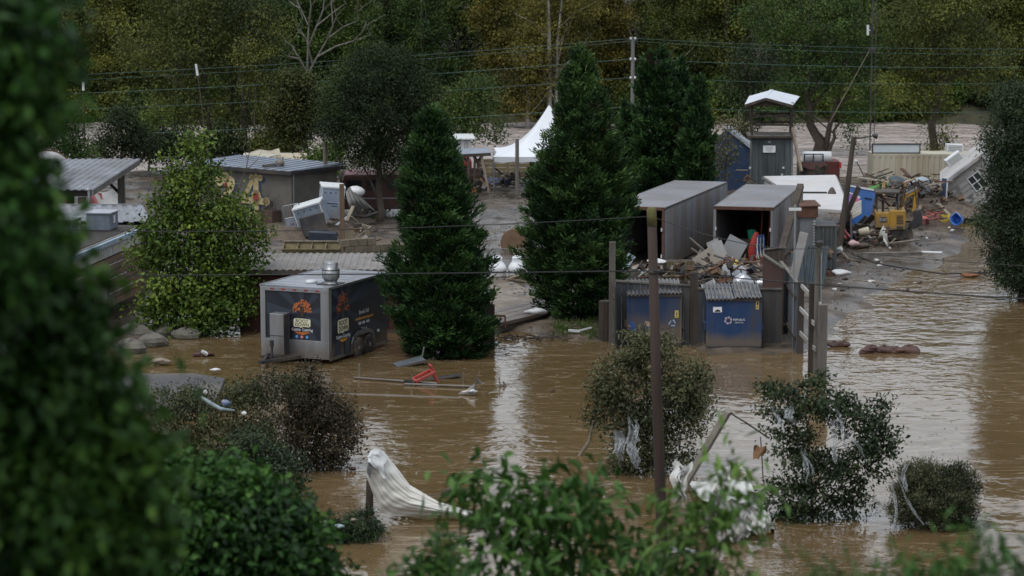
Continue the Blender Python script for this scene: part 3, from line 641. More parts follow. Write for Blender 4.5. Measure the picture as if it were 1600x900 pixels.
near('leafy_bush', 'blurred green bush rising in the bottom middle', 850, 930, 27, [(840, 775, 0, 50, 36), (890, 750, 0, 40, 30), (800, 805, 0, 52, 36), (870, 830, 0, 70, 40), (930, 790, 0, 40, 30), (960, 850, 0, 60, 34), (790, 865, 0, 56, 36), (860, 885, 0, 90, 30), (1010, 890, 0, 60, 22), (755, 790, 0, 30, 20), (735, 740, 0, 20, 26), (770, 760, 0, 14, 16)], 114, 'bright', (850, 760), 7, .21, .25, .08, 15, .9, shell=.1)
near('leafy_sprigs', 'blurred drooping sprigs in front of the leaning grey post', 1120, 940, 25, [(1090, 780, 0, 34, 30), (1140, 760, 0, 36, 30), (1110, 820, 0, 46, 36), (1060, 850, 0, 40, 34), (1160, 800, 0, 30, 22), (1120, 870, 0, 50, 34), (1150, 730, 0, 26, 22), (1060, 790, 0, 24, 30), (1060, 900, 0, 40, 24)], 115, 'bright', (1110, 780), 5, .15, .22, .06, 13, .9)
near('leafy_sprigs', 'out of focus narrow leaved sprigs along the bottom right edge', 1480, 960, 18, [(1440, 885, 0, 40, 22), (1500, 870, 0, 34, 34), (1540, 840, 0, 26, 30), (1530, 890, 0, 44, 20), (1300, 895, 0, 40, 14), (1590, 880, 0, 26, 30), (1380, 905, 0, 30, 12)], 116, 'bright', (1500, 870), 9, .09, .17, .03, 10, .8, r=.012)
near('leafy_sprigs', 'blurred green sprigs poking up at the bottom left of the middle bush', 660, 950, 24, [(660, 880, 0, 24, 16), (690, 855, 0, 20, 16), (710, 895, 0, 36, 14), (650, 905, 0, 30, 10)], 117, 'bright', (680, 870), 8, .1, .14, .05, 14, .6, r=.015)

# ---------------------------------------------------------------- surfaces of built things
MUDC = (.16, .125, .09)
alu = mat('aluminium', (.38, .39, .41), (.27, .28, .30), .38, 2, .75, .15, stain=(.17, .15, .12), stain_amt=.55, streak=True, silt=(.55, .55))
steel = mat('brushed_steel', (.52, .53, .55), (.36, .37, .39), .3, 4, .85, .1, stain=(.2, .18, .15), stain_amt=.3)
darksteel = mat('dark_steel', (.045, .045, .05), (.025, .025, .028), .55, 4, .3, stain=MUDC, stain_amt=.35)
black = mat('black_rubber', (.022, .022, .024), (.012, .012, .013), .75, 5, stain=MUDC, stain_amt=.5, stain_scale=1.5)
navy = mat('navy_vinyl', (.017, .022, .034), (.009, .012, .02), .34, .8, stain=(.045, .04, .035), stain_amt=.5, streak=True, silt=(.6, .5))
navy2 = mat('navy_vinyl_light', (.036, .046, .064), (.028, .036, .052), .34, .8)
white = mat('white_paint', (.56, .57, .57), (.44, .445, .445), .5, 2, stain=(.36, .31, .25), stain_amt=.45, streak=True)
whiteclean = mat('white_plastic', (.62, .64, .66), (.54, .56, .58), .45, 2, stain=(.42, .38, .32), stain_amt=.3)
cream = mat('cream_paint', (.47, .445, .35), (.38, .36, .28), .55, 2, stain=(.26, .18, .11), stain_amt=.45, streak=True)
orange = mat('orange_print', (.52, .16, .04), (.36, .09, .03), .45, 9)
amber = mat('amber_print', (.62, .30, .05), (.45, .2, .04), .45, 6)
ivory = mat('ivory_print', (.66, .64, .46), (.55, .52, .36), .45, 6)
ink = mat('black_ink', (.015, .015, .016), None, .5)
whiteprint = mat('white_print', (.66, .67, .70), (.5, .51, .54), .5, 8)
blueprint_ = mat('blue_print', (.05, .22, .48), None, .5); pinkprint = mat('pink_print', (.55, .14, .16), None, .5)
redlens = mat('red_lens', (.28, .035, .03), None, .3)
wood = mat('weathered_wood', (.26, .22, .17), (.14, .115, .09), .85, 3, bump=.5, streak=True)
woodg = mat('grey_wood', (.20, .185, .165), (.09, .082, .072), .9, 3, bump=.6, stain=(.05, .045, .038), stain_amt=.5, streak=True)
woodd = mat('dark_wood', (.075, .058, .045), (.035, .028, .023), .85, 4, bump=.5, streak=True)
woodb = mat('brown_boards', (.18, .105, .06), (.10, .058, .034), .75, 2.5, bump=.3, stain=(.07, .05, .035), stain_amt=.5)
wooda = mat('olive_boards', (.20, .165, .085), (.11, .09, .05), .8, 3, bump=.3, stain=(.06, .05, .035), stain_amt=.5)
galv = mat('galvanised_roof', (.25, .265, .29), (.15, .16, .18), .5, 1.2, .45, stain=(.12, .11, .10), stain_amt=.55, stain_scale=.5)
roofblue = mat('blue_grey_roof', (.27, .315, .375), (.19, .22, .27), .45, .9, .35, stain=(.13, .13, .13), stain_amt=.45, stain_scale=.5)
rust = mat('rust', (.13, .058, .036), (.06, .03, .022), .85, 4, bump=.4)
concrete = mat('concrete', (.30, .27, .225), (.18, .16, .13), .85, 2.5, bump=.4, stain=(.14, .11, .08), stain_amt=.7, stain_scale=.7)
glassdark = mat('dark_glass', (.02, .024, .028), (.012, .014, .017), .08, 2, spec=.6)
red = mat('red_plastic', (.55, .045, .035), (.42, .03, .025), .42, 3)

# ---------------------------------------------------------------- the food trailer
t = thing('food_trailer', 'black and silver food trailer with orange tree logo, standing in the brown water', 'trailer', G(461.5, 566, .0), rad(-23.0))
W, L, Z0, Z1 = 2.52, 4.45, .16, 2.52
hw = W / 2
b = MB(); b.bb(-hw + .02, hw - .02, .02, L - .02, Z0, Z1 - .05); b.obj('body', navy, t, bevel=.02)
b = MB()
b.bb(-hw - .01, hw + .01, -.012, .05, Z0 - .005, Z0 + .60)                      # bright lower skirt of the nose
b.bb(-hw - .012, -hw + .17, -.02, .06, Z0 + .6, Z1 - .1); b.bb(hw - .30, hw + .012, -.02, .06, Z0 + .6, Z1 - .1)
b.bb(-hw - .012, hw + .012, -.022, .06, Z1 - .17, Z1 - .045)
b.bb(hw - .02, hw + .02, .06, .16, Z0, Z1 - .05)
b.bb(-hw - .02, -hw + .02, .06, .16, Z0, Z1 - .05)
o = b.obj('corner_trim', alu, t, bevel=.008)
for s in (-1, 1):
    b = MB(); b.bb(s * hw - .025, s * hw + .025, .05, L, Z0 - .05, Z0 + .035); b.obj('side_rail', alu, t)
    b = MB(); b.bb(s * hw - .03, s * hw + .028, -.02, L + .01, Z1 - .045, Z1 + .03); b.obj('roof_rail', alu, t)
b = MB(); b.bb(-hw + .035, hw - .035, .0, L, Z1 - .04, Z1 + .015)
for k in range(7): b.bb(-hw + .04, hw - .04, .6 * k + .28, .6 * k + .31, Z1 + .014, Z1 + .022)
b.obj('roof', mat('trailer_roof', (.32, .34, .38), (.18, .195, .22), .4, 1.1, .4, stain=(.12, .115, .11), stain_amt=.6, stain_scale=.6), t)
for k in range(5):
    b = MB(); b.bb(-hw + .36 + k * .42, -hw + .50 + k * .42, -.035, -.02, Z1 - .125, Z1 - .075); b.obj('marker_light', redlens, t)
# roof fan and vent
b = MB(); b.lathe([(.26, Z1 + .01), (.26, Z1 + .06), (.2, Z1 + .10), (.22, Z1 + .14), (.29, Z1 + .24), (.30, Z1 + .48), (.27, Z1 + .50), (.27, Z1 + .54), (.24, Z1 + .56), (.24, Z1 + .72), (.22, Z1 + .76), (.05, Z1 + .77)], (.86, .95, 0), 22)
fan = b.obj('exhaust_fan', mat('dull_steel', (.36, .37, .38), (.22, .225, .235), .42, 4, .8, .1, stain=(.12, .11, .10), stain_amt=.4), t, True)
b = MB(); b.lathe([(.305, Z1 + .485), (.305, Z1 + .515)], (.86, .95, 0), 22); b.obj('band', darksteel, fan)
b = MB(); b.bb(.5, 1.2, .6, 1.3, Z1 + .012, Z1 + .05); b.obj('curb', darksteel, fan)
b = MB(); b.lathe([(.2, Z1 + .015), (.21, Z1 + .05), (.17, Z1 + .10), (.05, Z1 + .12)], (.1, 1.0, 0), 18); b.obj('roof_vent', whiteclean, t, True)
# gas locker and jack on the nose
b = MB(); b.bb(-.70, -.18, -.46, -.02, .28, 1.66); lk = b.obj('gas_locker', alu, t, bevel=.02)
b = MB(); b.bb(-.70, -.18, -.48, -.455, .92, .94); b.bb(-.185, -.17, -.44, -.1, .3, 1.62); b.obj('seam', darksteel, lk)
b = MB(); b.cyl((-.45, -.78, .1), (-.45, -.78, .62), .045); b.cyl((-.45, -.78, .62), (-.45, -.78, .82), .07); b.cyl((-.45, -.78, .78), (-.35, -.9, .80), .02); b.obj('jack', darksteel, t)
b = MB(); b.beam((-1.0, -.05, .2), (-.42, -1.45, .2), .09, .1); b.beam((.2, -.05, .2), (-.42, -1.45, .2), .09, .1); b.beam((-1.0, -.5, .2), (.1, -.5, .2), .07); b.cyl((-.42, -1.4, .2), (-.42, -1.68, .22), .06); b.obj('tongue', darksteel, t)
# front print: rays, tree, badge, scripts, three round icons
def rays(cx, cz, x0, x1, z0, z1, face, parent):
    mb = MB(); n = 9
    for k in range(n):
        a0 = 2 * PI * k / n + .1; a1 = a0 + .30
        pts = [(cx + .15 * math.cos(a0), cz + .15 * math.sin(a0))]
        def reach(a):
            dx, dz = math.cos(a), math.sin(a); ts = []
            if dx > 1e-6: ts.append((x1 - cx) / dx)
            if dx < -1e-6: ts.append((x0 - cx) / dx)
            if dz > 1e-6: ts.append((z1 - cz) / dz)
            if dz < -1e-6: ts.append((z0 - cz) / dz)
            q = min(ts); return (cx + dx * q, cz + dz * q)
        pts += [reach(a0), reach(a1), (cx + .15 * math.cos(a1), cz + .15 * math.sin(a1))]
        v = [face(x, z, .0) for x, z in pts] + [face(x, z, .002) for x, z in pts]
        mb.add(v, [(0, 1, 2, 3), (7, 6, 5, 4), (0, 4, 5, 1), (1, 5, 6, 2), (2, 6, 7, 3), (3, 7, 4, 0)])
    return mb.obj('sunray_print', navy2, parent)
def logo_tree(cx, cz, wdt, hgt_, face, parent, seed):
    r = random.Random(seed); mb = MB(); tr = MB()
    for k in range(120):
        a = r.uniform(-.15, PI + .15); q = math.sqrt(r.uniform(.1, 1))
        x = cx + math.cos(a) * q * wdt / 2; z = cz + math.sin(a) * q * hgt_ * .62
        if abs(x - cx) < .05 * wdt and z < cz + .25 * hgt_: continue
        s = r.uniform(.022, .045); an = r.uniform(0, PI)
        pts = [(x + s * math.cos(an) * 1.3, z + s * math.sin(an) * 1.3), (x - s * .5 * math.sin(an), z + s * .5 * math.cos(an)), (x - s * math.cos(an), z - s * math.sin(an)), (x + s * .5 * math.sin(an), z - s * .5 * math.cos(an))]
        mb.add([face(p, z_, .004 + .0004 * (k % 6)) for p, z_ in pts], [(0, 1, 2, 3)])
    mb.obj('logo_leaves', orange, parent)
    for k in range(9):
        a = PI * (k + .5) / 9; e = (cx + math.cos(a) * wdt * .36, cz + math.sin(a) * hgt_ * .45)
        d = Vector((e[0] - cx, e[1] - (cz - .02))).normalized(); nrm_ = (-d.y * .014, d.x * .014)
        pts = [(cx - nrm_[0], cz - .08 - nrm_[1]), (cx + nrm_[0], cz - .08 + nrm_[1]), e]
        tr.add([face(p, z_, .0035) for p, z_ in pts], [(0, 1, 2)])
    pts = [(cx - .05, cz - hgt_ * .3), (cx + .05, cz - hgt_ * .3), (cx + .025, cz), (cx - .025, cz)]
    tr.add([face(p, z_, .0032) for p, z_ in pts], [(0, 1, 2, 3)])
    tr.obj('logo_trunk', mat('brown_print', (.10, .055, .03), None, .5), parent)
def badge(cx, cz, wd, h, face, parent, rotz, name='logo_badge'):
    pts = [(cx - wd / 2, cz + h * .3), (cx - wd * .45, cz + h * .46), (cx - wd * .1, cz + h * .5), (cx + wd * .42, cz + h * .46), (cx + wd / 2, cz + h * .36), (cx + wd / 2, cz - h * .34), (cx + wd * .42, cz - h * .46), (cx + wd * .1, cz - h * .44), (cx - wd * .05, cz - h * .56), (cx - wd * .2, cz - h * .46), (cx - wd * .46, cz - h * .5), (cx - wd / 2, cz - h * .36)]
    mb = MB(); n = len(pts)
    mb.add([face(x, z, .005) for x, z in pts] + [face(x, z, .012) for x, z in pts], [tuple(range(n)), tuple(range(2 * n - 1, n - 1, -1))] + [(i, i + n, (i + 1) % n + n, (i + 1) % n) for i in range(n)])
    o = mb.obj(name, ivory, parent)
    R = (PI / 2, 0, rotz)
    text('lettering', 'ROOT', h * .52, ink, o, face(cx, cz + h * .2, .016), R, sx=wd / (h * .52 * 3.15) * .86)
    text('lettering', 'DOWN', h * .52, ink, o, face(cx, cz - h * .22, .016), R, sx=wd / (h * .52 * 3.45) * .86)
ff = lambda x, z, d: (x, .018 - d, z)           # a point on the nose, d proud
fs = lambda y, z, d: (hw - .018 + d, y, z)       # a point on the right-hand flank
rays(.28, 1.62, -hw + .2, hw - .33, Z0 + .62, Z1 - .19, ff, t)
rays(1.05, 1.75, .2, L - .1, Z0 + .05, Z1 - .07, fs, t)
logo_tree(.26, 1.72, .68, .60, ff, t, 1); badge(.26, 1.33, .62, .29, ff, t, 0)
text('lettering', 'Cuisine  Catering', .13, whiteprint, t, ff(.26, 1.10, .006), (PI / 2, 0, 0), sx=.85)
b = MB(); b.add([ff(x, z, .005) for x, z in ((-.05, 1.03), (.57, 1.03), (.4, .95), (.26, .93), (.1, .95))], [(0, 1, 2, 3, 4)]); b.obj('script_flourish', orange, t)
for k, m_ in enumerate((blueprint_, pinkprint, blueprint_)):
    b = MB(); b.lathe([(.055, 0), (.055, .008)], ff(.06 + k * .19, .86, .004), 14, (PI / 2, 0, 0)); ic = b.obj('round_icon', m_, t)
    text('lettering', 'f' if k == 0 else ('o' if k == 1 else 't'), .10, whiteprint, ic, ff(.06 + k * .19, .865, .016))
logo_tree(1.05, 1.68, .92, .95, fs, t, 2); badge(1.05, 1.16, .80, .46, fs, t, PI / 2)
text('lettering', 'Cuisine Catering', .16, whiteprint, t, fs(1.05, .80, .006), (PI / 2, 0, PI / 2), sx=.95)
b = MB(); b.add([fs(x, z, .005) for x, z in ((.75, .72), (1.4, .72), (1.25, .64), (1.05, .60), (.9, .63))], [(0, 1, 2, 3, 4)]); b.obj('script_flourish', amber, t)
text('lettering', 'Book Us!', .20, whiteprint, t, fs(2.62, 1.42, .006), (PI / 2, 0, PI / 2))
text('lettering', 'rootdowncatering.com', .15, amber, t, fs(2.65, 1.22, .006), (PI / 2, 0, PI / 2), sx=.95)
text('lettering', '828 · 888 · 8888', .125, whiteprint, t, fs(2.62, 1.05, .006), (PI / 2, 0, PI / 2))
text('lettering', 'f  t  o  y', .12, whiteprint, t, fs(2.62, .86, .006), (PI / 2, 0, PI / 2))
# wheels under a bright double arch
WY = (2.02, 2.82)
b = MB()
prof = [(WY[0] - .46, .12), (WY[0] - .43, .42), (WY[0] - .28, .66), (WY[0], .76), (WY[1], .76), (WY[1] + .28, .66), (WY[1] + .43, .42), (WY[1] + .46, .12)]
for (y0, z0), (y1, z1) in zip(prof, prof[1:]): b.beam((hw + .05, y0, z0), (hw + .05, y1, z1), .13, .06, (1, 0, 0))
b.obj('wheel_arch', alu, t)
b = MB(); b.add([(hw - .012, y, z) for y, z in prof] + [(hw + .004, y, z) for y, z in prof], [tuple(range(8)), tuple(range(15, 7, -1))] + [(i, i + 8, i + 9, i + 1) for i in range(7)]); b.obj('arch_panel', darksteel, t)
for y in WY:
    b = MB(); b.lathe([(.19, -.09), (.33, -.10), (.36, -.06), (.36, .06), (.33, .10), (.19, .09)], (hw + .02, y, .27), 24, (0, PI / 2, 0)); wh = b.obj('wheel', black, t, True)
    b = MB(); b.lathe([(.21, -.02), (.21, .085), (.17, .06), (.08, .05), (.07, .09), (.02, .10)], (hw + .02, y, .27), 20, (0, PI / 2, 0)); b.obj('rim', steel, wh, True)
b = MB(); b.box((hw + .02, 1.28, .38), (.02, .32, .52)); b.obj('hatch', mat('hatch_grey', (.05, .055, .065), None, .4), t)
b = MB(); b.lathe([(.05, 0), (.06, .03), (.03, .06)], (hw, 3.62, .62), 12, (0, PI / 2, 0)); b.obj('power_inlet', whiteclean, t)
b = MB(); b.tube([(hw + .02, 3.66, .6), (hw + .12, 3.85, .55), (hw + .14, 4.0, .3), (hw + .12, 4.05, .02)], .02, 6); b.obj('power_lead', wooda, t)

# ---------------------------------------------------------------- low maroon building with the long tin roof
a = A(600, 450, Y=90); t = thing('low_shed', 'long low maroon shed with a flat grey tin roof behind the food trailer', 'shed', (0, 0, 0))
x0, x1 = P(368, 418, 90).x, P(640, 418, 90).x
b = MB(); b.bb(x0 + .1, x1, 90.25, 92.6, 0, 2.12); b.obj('wall', mat('maroon_boards', (.085, .026, .024), (.05, .018, .018), .75, 2, bump=.3, streak=True), t)
b = MB(); b.corr((x0 - .2, 89.85, 2.24), (x1 - x0 + .3, 0, 0), (0, 3.0, .22), 26, .03); b.obj('roof', mat('dusty_tin', (.27, .255, .245), (.17, .16, .15), .7, 1.5, .2, stain=(.14, .12, .10), stain_amt=.5), t)
b = MB(); b.bb(x0 - .2, x1 + .1, 89.82, 89.9, 2.07, 2.23); b.obj('gutter', darksteel, t)
for k in range(9):
    b = MB(); xx = x0 + .25 + k * (x1 - x0 - .4) / 8; b.bb(xx, xx + .06, 90.2, 90.25, .2, 2.07); b.obj('batten', woodd, t)

# ---------------------------------------------------------------- timber clad container with the pale blue roof edge
t = thing('timber_kiosk', 'brown slat clad container kiosk with pale blue roof edge, at the left', 'kiosk', P(222, 470, 95.5), rad(-7.5))
t.location.z = 0
b = MB(); b.bb(-3.2, -.06, -9.5, 0, .75, 3.2); b.obj('shell', mat('kiosk_shell', (.05, .042, .036), None, .8), t)
for k in range(7):
    z = .70 + k * .26
    b = MB(); b.bb(-.06, .0, -9.5, .02, z, z + .225); b.bb(-3.2, .0, -9.56, -9.5, z, z + .225); b.obj('slat', woodb, t)
b = MB()
for z in (1.18, 1.70, 2.22):
    for k in range(38): b.bb(-.005, .012, -.1 - k * .25 - .13, -.1 - k * .25, z - .018, z + .018)
b.obj('light_slot', whiteprint, t)
b = MB(); b.corr((.01, -9.5, 2.55), (0, 9.5, 0), (0, 0, .42), 34, .03); b.obj('corrugated_band', white, t)
b = MB(); b.bb(-3.35, .14, -9.7, .16, 2.97, 3.13); b.obj('roof_edge', mat('pale_blue_trim', (.30, .44, .58), (.22, .34, .46), .5, 2, stain=(.5, .5, .48), stain_amt=.4), t)
b = MB(); b.bb(-3.2, 0, -9.55, 0, 3.13, 3.17); b.obj('roof', mat('kiosk_roof', (.45, .43, .38), (.33, .31, .27), .8, 1.5, stain=(.16, .14, .12), stain_amt=.6), t)
b = MB(); b.bb(.012, .03, -5.4, -4.5, 1.0, 2.2); wn = b.obj('window', glassdark, t); b = MB(); b.bb(.005, .05, -5.46, -5.4, .95, 2.25); b.bb(.005, .05, -4.5, -4.44, .95, 2.25); b.bb(.005, .05, -5.4, -4.5, 2.2, 2.26); b.obj('frame', darksteel, wn)
for i, (x, y, lab) in enumerate(((-1.0, -1.6, 'dark blue-grey air conditioning box at the far end of the kiosk roof'), (-1.7, -3.9, 'grey air conditioning box with a white label nearer on the kiosk roof'))):
    q = thing('roof_air_conditioner', lab, 'air conditioner', t.matrix_basis @ Vector((x, y, 3.17)), rad(-7.5), 'air conditioners on the kiosk roof'); q.scale = (.8, .8, .72)
    b = MB(); b.bb(-.55, .55, -.7, .7, .1, .95); b.obj('casing', mat('hvac_grey', (.16, .19, .23), (.11, .13, .165), .5, 2, .2), q, bevel=.015)
    b = MB(); b.bb(-.62, .62, -.76, .76, .95, 1.0); b.obj('lid', mat('hvac_lid', (.40, .43, .47), (.3, .33, .37), .5, 2), q)
    b = MB(); b.bb(.555, .57, -.1 + i * .3, .2 + i * .3, .4, .8); b.obj('label_plate', whiteprint, q)
    b = MB(); b.bb(-.5, -.42, -.72, .72, 0, .1); b.bb(.42, .5, -.72, .72, 0, .1); b.obj('foot_rail', darksteel, q)

# ---------------------------------------------------------------- grey pavilion and the roof before it
t = thing('pavilion', 'open pavilion with a grey corrugated roof on heavy timber posts, upper left', 'pavilion', (0, 0, 0))
pr = [P(145, 297, 104), P(219, 249, 114.5)]
b = MB(); xl = -33; b.corr((xl, pr[0].y, pr[0].z), (pr[0].x - xl, 0, 0), (pr[1].x - pr[0].x, pr[1].y - pr[0].y, pr[1].z - pr[0].z), 52, .04, .03); b.obj('roof', galv, t)
b = MB(); b.beam(pr[0] + Vector((-.03, 0, -.14)), pr[1] + Vector((-.03, 0, -.14)), .06, .2); b.obj('barge_board', woodg, t)
b = MB(); b.bb(xl, pr[0].x - .1, pr[0].y + .2, pr[0].y + .38, pr[0].z - .28, pr[0].z - .04); b.bb(xl, pr[1].x - .1, pr[1].y - .5, pr[1].y - .3, pr[1].z - .3, pr[1].z - .06); b.obj('beam', woodd, t)
for px_, yy in ((190, 113.6), (128, 104.3), (60, 104.3), (110, 113.6)):
    q = P(px_, 300, yy); b = MB(); b.bb(q.x - .15, q.x + .15, yy - .15, yy + .15, .1, 3.75 if yy > 110 else 3.35); b.obj('post', woodg if px_ == 190 else woodd, t)
q = P(190, 300, 113.6); b = MB(); b.beam((q.x, 113.6, 2.5), (q.x - 1.2, 113.6, 3.7), .12); b.obj('brace', woodd, t)
t = thing('lean_to_roof', 'lower ribbed metal shed roof between the pavilion and the kiosk', 'shed', (0, 0, 0))
n0, n1 = P(236, 347, 97), P(224, 322, 101.6)
b = MB(); b.corr((-26, n0.y, n0.z), (n0.x + 26, 0, 0), (n1.x - n0.x, n1.y - n0.y, n1.z - n0.z), 30, .045, .03); b.obj('roof', galv, t)
b = MB(); b.bb(-26, n1.x, n1.y, n1.y + .12, n1.z - .1, n1.z + .08); b.obj('ridge_cap', alu, t)
b = MB(); b.bb(-26, n0.x - .4, n0.y + .5, n1.y - .1, .1, n0.z - .12); b.obj('wall', woodd, t)
a = A(140, 345, Y=101.9); t = thing('vent_pipe', 'thin grey vent pipe with a cap standing up behind the lower shed roof', 'pipe', a.o)
b = MB(); b.cyl((0, 0, -1), (0, 0, a.z(297)), .055); b.obj('pipe', alu, t); b = MB(); b.lathe([(.06, 0), (.14, .03), (.1, .1), (.02, .13)], (0, 0, a.z(297)), 12); b.obj('cap', alu, t)
a = A(72, 262, Y=124); t = thing('hoop_greenhouse', 'white rounded hoop roof peeping over the left of the pavilion', 'greenhouse', (a.o.x, 124, 0))
def hoop(u, v): an = PI * u; return (-1.15 * math.cos(an) - .45, -1 + 4 * v, 2.35 + 1.0 * math.sin(an))
b = MB(); b.sheet(hoop, 18, 6, .05); b.obj('cover', white, t, True)
b = MB()
for v in (0, 1): b.tube([(x_, y_, z_ + .03) for x_, y_, z_ in (hoop(i / 12, v) for i in range(13))], .04, 6)
b.bb(-1.6, -1.5, -1, 3, 0, 2.4); b.bb(.6, .7, -1, 3, 0, 2.4); b.obj('hoop_frame', rust, t)
# bright tarp seen under the pavilion
a = A(160, 318, Y=117); t = thing('tarpaulin', 'crumpled pink and white tarp under the right end of the pavilion', 'tarp', a.o)
b = MB(); b.sheet(lambda u, v: (-.9 + 1.8 * u, .15 * math.sin(6 * u + 4 * v), -.7 + 1.3 * v + .1 * math.sin(9 * u)), 10, 6, .01); b.obj('sheet', white, t, True)
b = MB(); b.sheet(lambda u, v: (-.7 + .7 * u, -.12 + .1 * math.sin(7 * u + 3 * v), -.1 + .6 * v), 6, 5, .01); b.obj('pink_patch', mat('faded_pink', (.58, .2, .22), (.45, .15, .17), .7, 3), t, True)

# ---------------------------------------------------------------- mural building
cor = G(456, 350, .3)
t = thing('mural_building', 'low grey building with a painted number mural and blue-grey metal roof', 'building', (cor.x, cor.y, 0), rad(-39))
Hb = 2.72
b = MB(); b.bb(-6.8, 0, 0, 3.2, .1, Hb); b.obj('wall', mat('grey_render', (.12, .117, .108), (.085, .082, .076), .85, 1.2, bump=.2, stain=(.20, .17, .13), stain_amt=.5, stain_scale=.4), t)
b = MB(); b.plate([(-7.0, -.25, Hb + .12), (.25, -.25, Hb + .12), (.25, 3.5, Hb + .28), (-7.0, 3.5, Hb + .28)], .1)
for k in range(13): b.beam((-6.9 + k * .585, -.25, Hb + .135), (-6.9 + k * .585, 3.5, Hb + .295), .035, .04)
b.obj('roof', roofblue, t)
b = MB(); b.bb(-7.0, .27, -.28, -.24, Hb - .06, Hb + .13); b.bb(.25, .29, -.28, 3.5, Hb - .02, Hb + .15); b.obj('fascia', darksteel, t)
b = MB(); b.cyl((.03, .12, .1), (.03, .12, Hb), .035); b.obj('downpipe', alu, t)
mc = mat('mural_cream', (.52, .44, .24), (.40, .33, .17), .8, 2, stain=(.3, .2, .1), stain_amt=.3); mn = mat('mural_navy', (.04, .055, .10), (.03, .04, .07), .8, 2); mr_ = mat('mural_red', (.30, .05, .04), None, .8)
def mural(parts, m_, y, name):
    mb = MB()
    for kind, p in parts:
        if kind == 'p': mb.prism(p, .012, c=(0, y, 0))
        else: mb.lathe([(p[2], -.006), (p[2], .006)], (p[0], y, p[1]), 20, (PI / 2, 0, 0))
    return mb.obj(name, m_, t)
cx = -2.35
four = [('p', [(cx - .17, .55), (cx + .17, .55), (cx + .17, 2.45), (cx - .17, 2.45)]), ('p', [(cx - 1.0, 1.1), (cx + .75, 1.1), (cx + .75, 1.42), (cx - 1.0, 1.42)]), ('p', [(cx - 1.0, 1.28), (cx - .72, 1.28), (cx - .1, 2.2), (cx - .1, 2.45), (cx - .35, 2.32)])] + \
       [('c', (cx + dx, z, r)) for dx, z, r in ((.3, 2.4, .16), (-.3, 2.4, .15), (.3, .55, .18), (-.3, .55, .18), (.72, 1.27, .22), (0, 2.5, .12), (0, .5, .14), (0, 1.45, .34))]
two = [('p', [(-5.2, .55), (-3.9, .55), (-3.9, .85), (-5.2, .85)]), ('p', [(-5.2, .85), (-4.8, .85), (-3.85, 1.75), (-4.1, 1.95)])] + [('c', (-4.45 + dx, z, r)) for dx, z, r in ((.35, 2.05, .32), (0, 2.25, .3), (-.4, 2.1, .28), (.6, .72, .2))]
for y_, m_, dx, nm in ((-.008, mn, .16, 'mural_shadow'), (-.02, mc, 0, 'mural_number')):
    for fig in (four, two):
        mural([(k, [(x + dx, z - dx * .6) for x, z in p]) if k == 'p' else (k, (p[0] + dx, p[1] - dx * .6, p[2])) for k, p in fig], m_, y_, nm)
mural([('c', (cx, 1.45, .19)), ('c', (-4.4, 1.9, .12))], mr_, -.034, 'mural_centre')
mural([('c', (cx + dx, z, .07)) for dx, z in ((.3, 2.4), (-.3, 2.4), (.3, .55), (-.3, .55), (.72, 1.27))], mat('mural_ochre', (.34, .2, .07), None, .8), -.034, 'mural_dot')
a = A(431, 347, .3); t = thing('planter_box', 'dark rusty metal planter box with bare sprigs below the mural', 'planter', a.o, rad(-39))
b = MB(); b.bb(-.5, .5, -.75, -.15, 0, .62); b.obj('box', mat('dark_rusty', (.05, .038, .034), (.028, .022, .02), .8, 3, stain=rust.node_tree and (.12, .06, .04), stain_amt=.4), t); b = MB()
for k in range(16):
    r = random.Random(k); b.tube([(r.uniform(-.4, .4), -.45, .6), (r.uniform(-.5, .5), -.45, 1.0), (r.uniform(-.9, .9), -.45 + r.uniform(-.3, .3), 1.25 + r.uniform(-.1, .3))], [.012, .009, .004], 4)
b.obj('dead_stems', woodd, t)
a = A(422, 262, Y=123.5); t = thing('roof_exhaust', 'black exhaust fan lying on the mural building roof', 'fan', a.o)
b = MB(); b.lathe([(.18, -.35), (.2, .35)], (0, 0, 0), 12, (0, PI / 2, .5)); b.obj('drum', darksteel, t); b = MB(); b.lathe([(.1, 0), (.22, .1), (.22, .3), (.1, .36)], (.42, .1, .05), 12, (.4, .3, 0)); b.beam((.4, .1, -.1), (.62, .2, .5), .05); b.obj('motor', woodg, t)
a = A(322, 255, Y=128); t = thing('bare_sapling', 'leafless thin sapling in front of the mural', 'tree', G(385, 350, .3))
b = MB(); o_ = t.location
pp = lambda x, y: P(x, y, o_.y) - o_
b.tube([(0, 0, -.1), pp(372, 300), pp(385, 262), pp(392, 225)], [.045, .035, .025, .01], 6)
for e in ([(378, 290), (350, 265), (340, 240)], [(383, 268), (402, 250), (412, 228)], [(374, 300), (362, 285), (352, 280)], [(388, 250), (380, 232), (384, 215)]): b.tube([pp(*e[0]), pp(*e[1]), pp(*e[2])], [.02, .013, .005], 5)
b.obj('trunk', bark, t)

